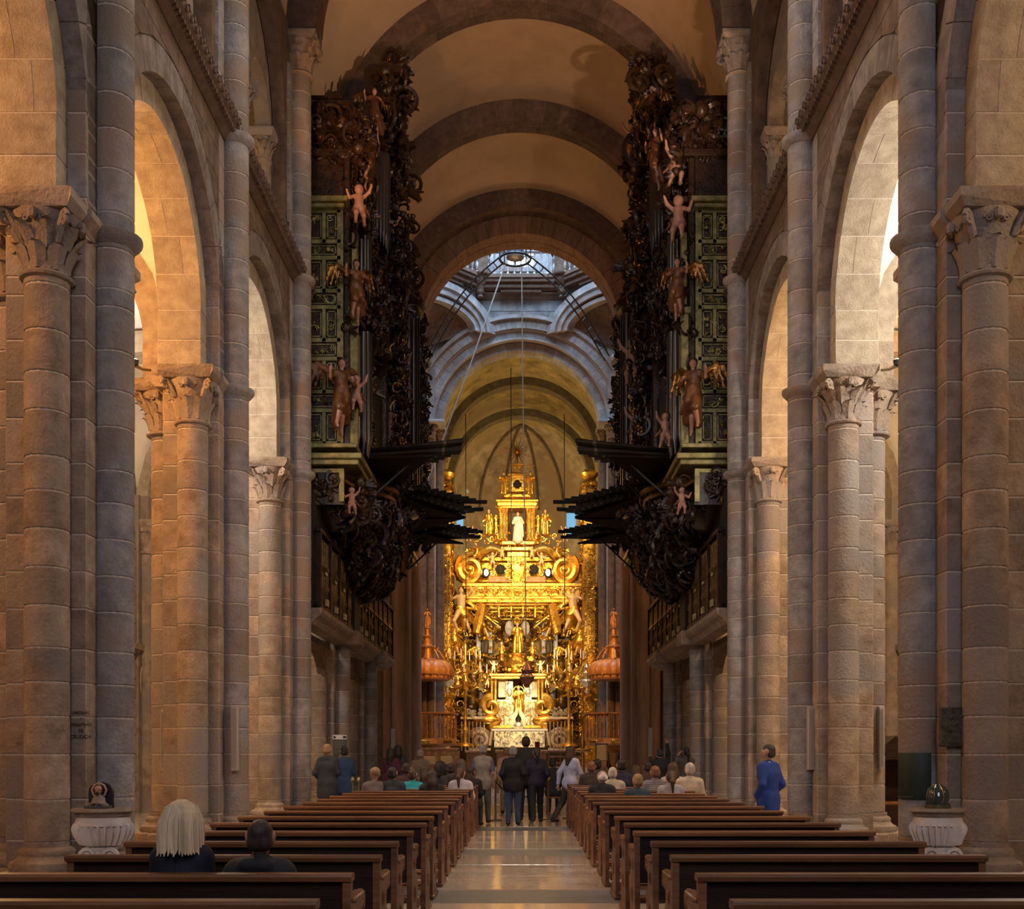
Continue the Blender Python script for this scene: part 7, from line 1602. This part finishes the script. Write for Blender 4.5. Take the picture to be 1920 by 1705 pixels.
furn('altar_counter', 'pale stone altar step edge with rails right of the table', 'rail', 1062, 1450, 43.5, [('rail', 1026, 1098, 1407, 1411, 43.5, .3, WOODR), ('rail', 1026, 1098, 1418, 1421, 43.5, .1, WOODR), ('rail', 1026, 1098, 1430, 1433, 43.5, .1, WOODR)]+[('post', x, x+2, 1409, VY+EYE*F/43.5, 43.5, .1, WOODR) for x in (1028, 1050, 1074, 1095)])
furn('notice_panel', 'bright cream panel in a wooden frame below the right pulpit', 'panel', 1127, 1450, 42.0, [('panel', 1119, 1137, 1398, 1426, 42, .04, CREAM), ('frame', 1116, 1119, 1395, VY+EYE*F/42, 42.02, .05, WOODR), ('frame', 1137, 1140, 1395, VY+EYE*F/42, 42.02, .05, WOODR), ('frame', 1116, 1140, 1393, 1398, 42.02, .05, WOODR), ('frame', 1116, 1140, 1426, 1440, 42.02, .06, WOODP)])
q = P(1092, VY+EYE*F/38.5, 38.5); t = thing('paschal_candlestick', 'tall brass candlestick stand with a dish right of the aisle', 'candlestick', q)
M().lathe([(.22, 0), (.22, .05), (.06, .12), (.05, .5), (.09, .6), (.05, .7), (.05, 1.5), (.26, 1.55), (.28, 1.62), (.08, 1.66), (.11, 1.8), (.05, 2.1), (.01, 2.35)], n=12).build('stand', mat('warm_brass', (.55, .30, .08), None, .35, .8), t)
# ================================================================== pulley frame, ropes, cables
fr = thing('censer_pulley_frame', 'wrought iron frame with a pulley ring spanning the crossing under the lantern', 'frame', (X0, CY, ZS+2.8)); FO = np.array(fr.location)
RZ = P(967, 470, CY)[2]; rc = np.array([P(966, 0, CY)[0], CY, RZ])
for s in (-1, 1):
    E = np.array(P(800 if s < 0 else 1138, 672, 48.6)); S_ = rc+np.array([s*.55, .3, -.25]); rails = []
    for off in (-.11, .11):
        pts = []
        for f in np.linspace(0, 1, 14):
            p_ = E+(S_-E)*f; bulge = math.sin(f*PI)*.55; p_ = p_+np.array([-s*.35*0-s*-1*0, 0, bulge+.0])+np.array([s*off*.8, 0, off]); pts.append(p_)
        rails.append(pts); m = M().tube(pts, .035, 6); f2(m, 'arm_bar', IRON, fr)
    m = M()
    for i in range(1, 13): m.tube([rails[0][i], rails[1][i]], .024, 5)
    f2(m, 'arm_rungs', IRON, fr, kind='stuff')
m = M()
for z in (-.35, .35): m.tube([rc+np.array([.62*math.cos(a), .62*math.sin(a), z]) for a in np.linspace(0, 2*PI, 20)], .05, 6, cap=False)
for j in range(8): a = j*PI/4; m.tube([rc+np.array([.62*math.cos(a), .62*math.sin(a), -.35]), rc+np.array([.62*math.cos(a), .62*math.sin(a), .35])], .03, 5)
f2(m, 'ring_cage', IRON, fr); m = M().lathe([(.12, -.36), (.36, -.3), (.34, 0), (.36, .3), (.12, .36)], tuple(rc), 18); f2(m, 'drum', mat('pulley_steel', (.08, .09, .14), (.2, .22, .3), .4, .5, scale=6), fr)
m = M(); 
for s in (-1, 1): m.tube([rc+np.array([s*.62, 0, .3]), rc+np.array([s*1.4, 0, .5])], .03, 5)
f2(m, 'cross_bar', IRON, fr)
def rope(name, label, pts, r, mt, cat='rope', group=None): return M().tube(pts, r, 6).build(name, mt, None, label=label, category=cat, group=group)
rope('censer_rope', 'pale rope slanting from the pulley down to the left pier', [P(947, 497, CY), P(880, 690, 43.2), P(797, 915, 41.2), P(772, 985, 40.6)], .028, ROPE)
rope('censer_rope', 'pale rope hanging straight down the middle of the crossing', [P(978, 502, CY), P(980, 700, CY), P(984, 1000, CY), P(987, 1243, CY)], .026, ROPE)
t = thing('hanging_censer', 'reddish hanging lamp-like censer at the end of the middle rope', 'censer', P(988, 1290, CY)); q = np.array(P(988, 1290, CY)); m = M().lathe([(.05, 0), (.12, .05), (.10, .12), (.26, .28), (.30, .42), (.26, .5), (.20, .56), (.24, .70), (.16, .85), (.08, .98), (.03, 1.1)], (0, 0, 0), 14); m.build('body', mat('red_copper', (.30, .11, .06), (.42, .2, .12), .35, .6, scale=14), t)
m = M()
for j in range(10): a = j*PI/5; m.ball((.28*math.cos(a), .28*math.sin(a), .45), .05, 6, 4)
m.build('beads', GOLD, t)
for i, (x, y0, y1, d, lb) in enumerate(((958, 690, 1090, 52.5, 'thin dark cable in the centre of the choir arch'), (873, 777, 1190, 53.9, 'thin dark cable left of the altar canopy'), (1058, 777, 1200, 53.9, 'thin dark cable right of the altar canopy'))):
    rope('lamp_cable', lb, [P(x, y0, d), P(x+.5, (y0+y1)/2, d), P(x+1, y1, d)], .022, BLACK, 'cable', 'lamp cables')
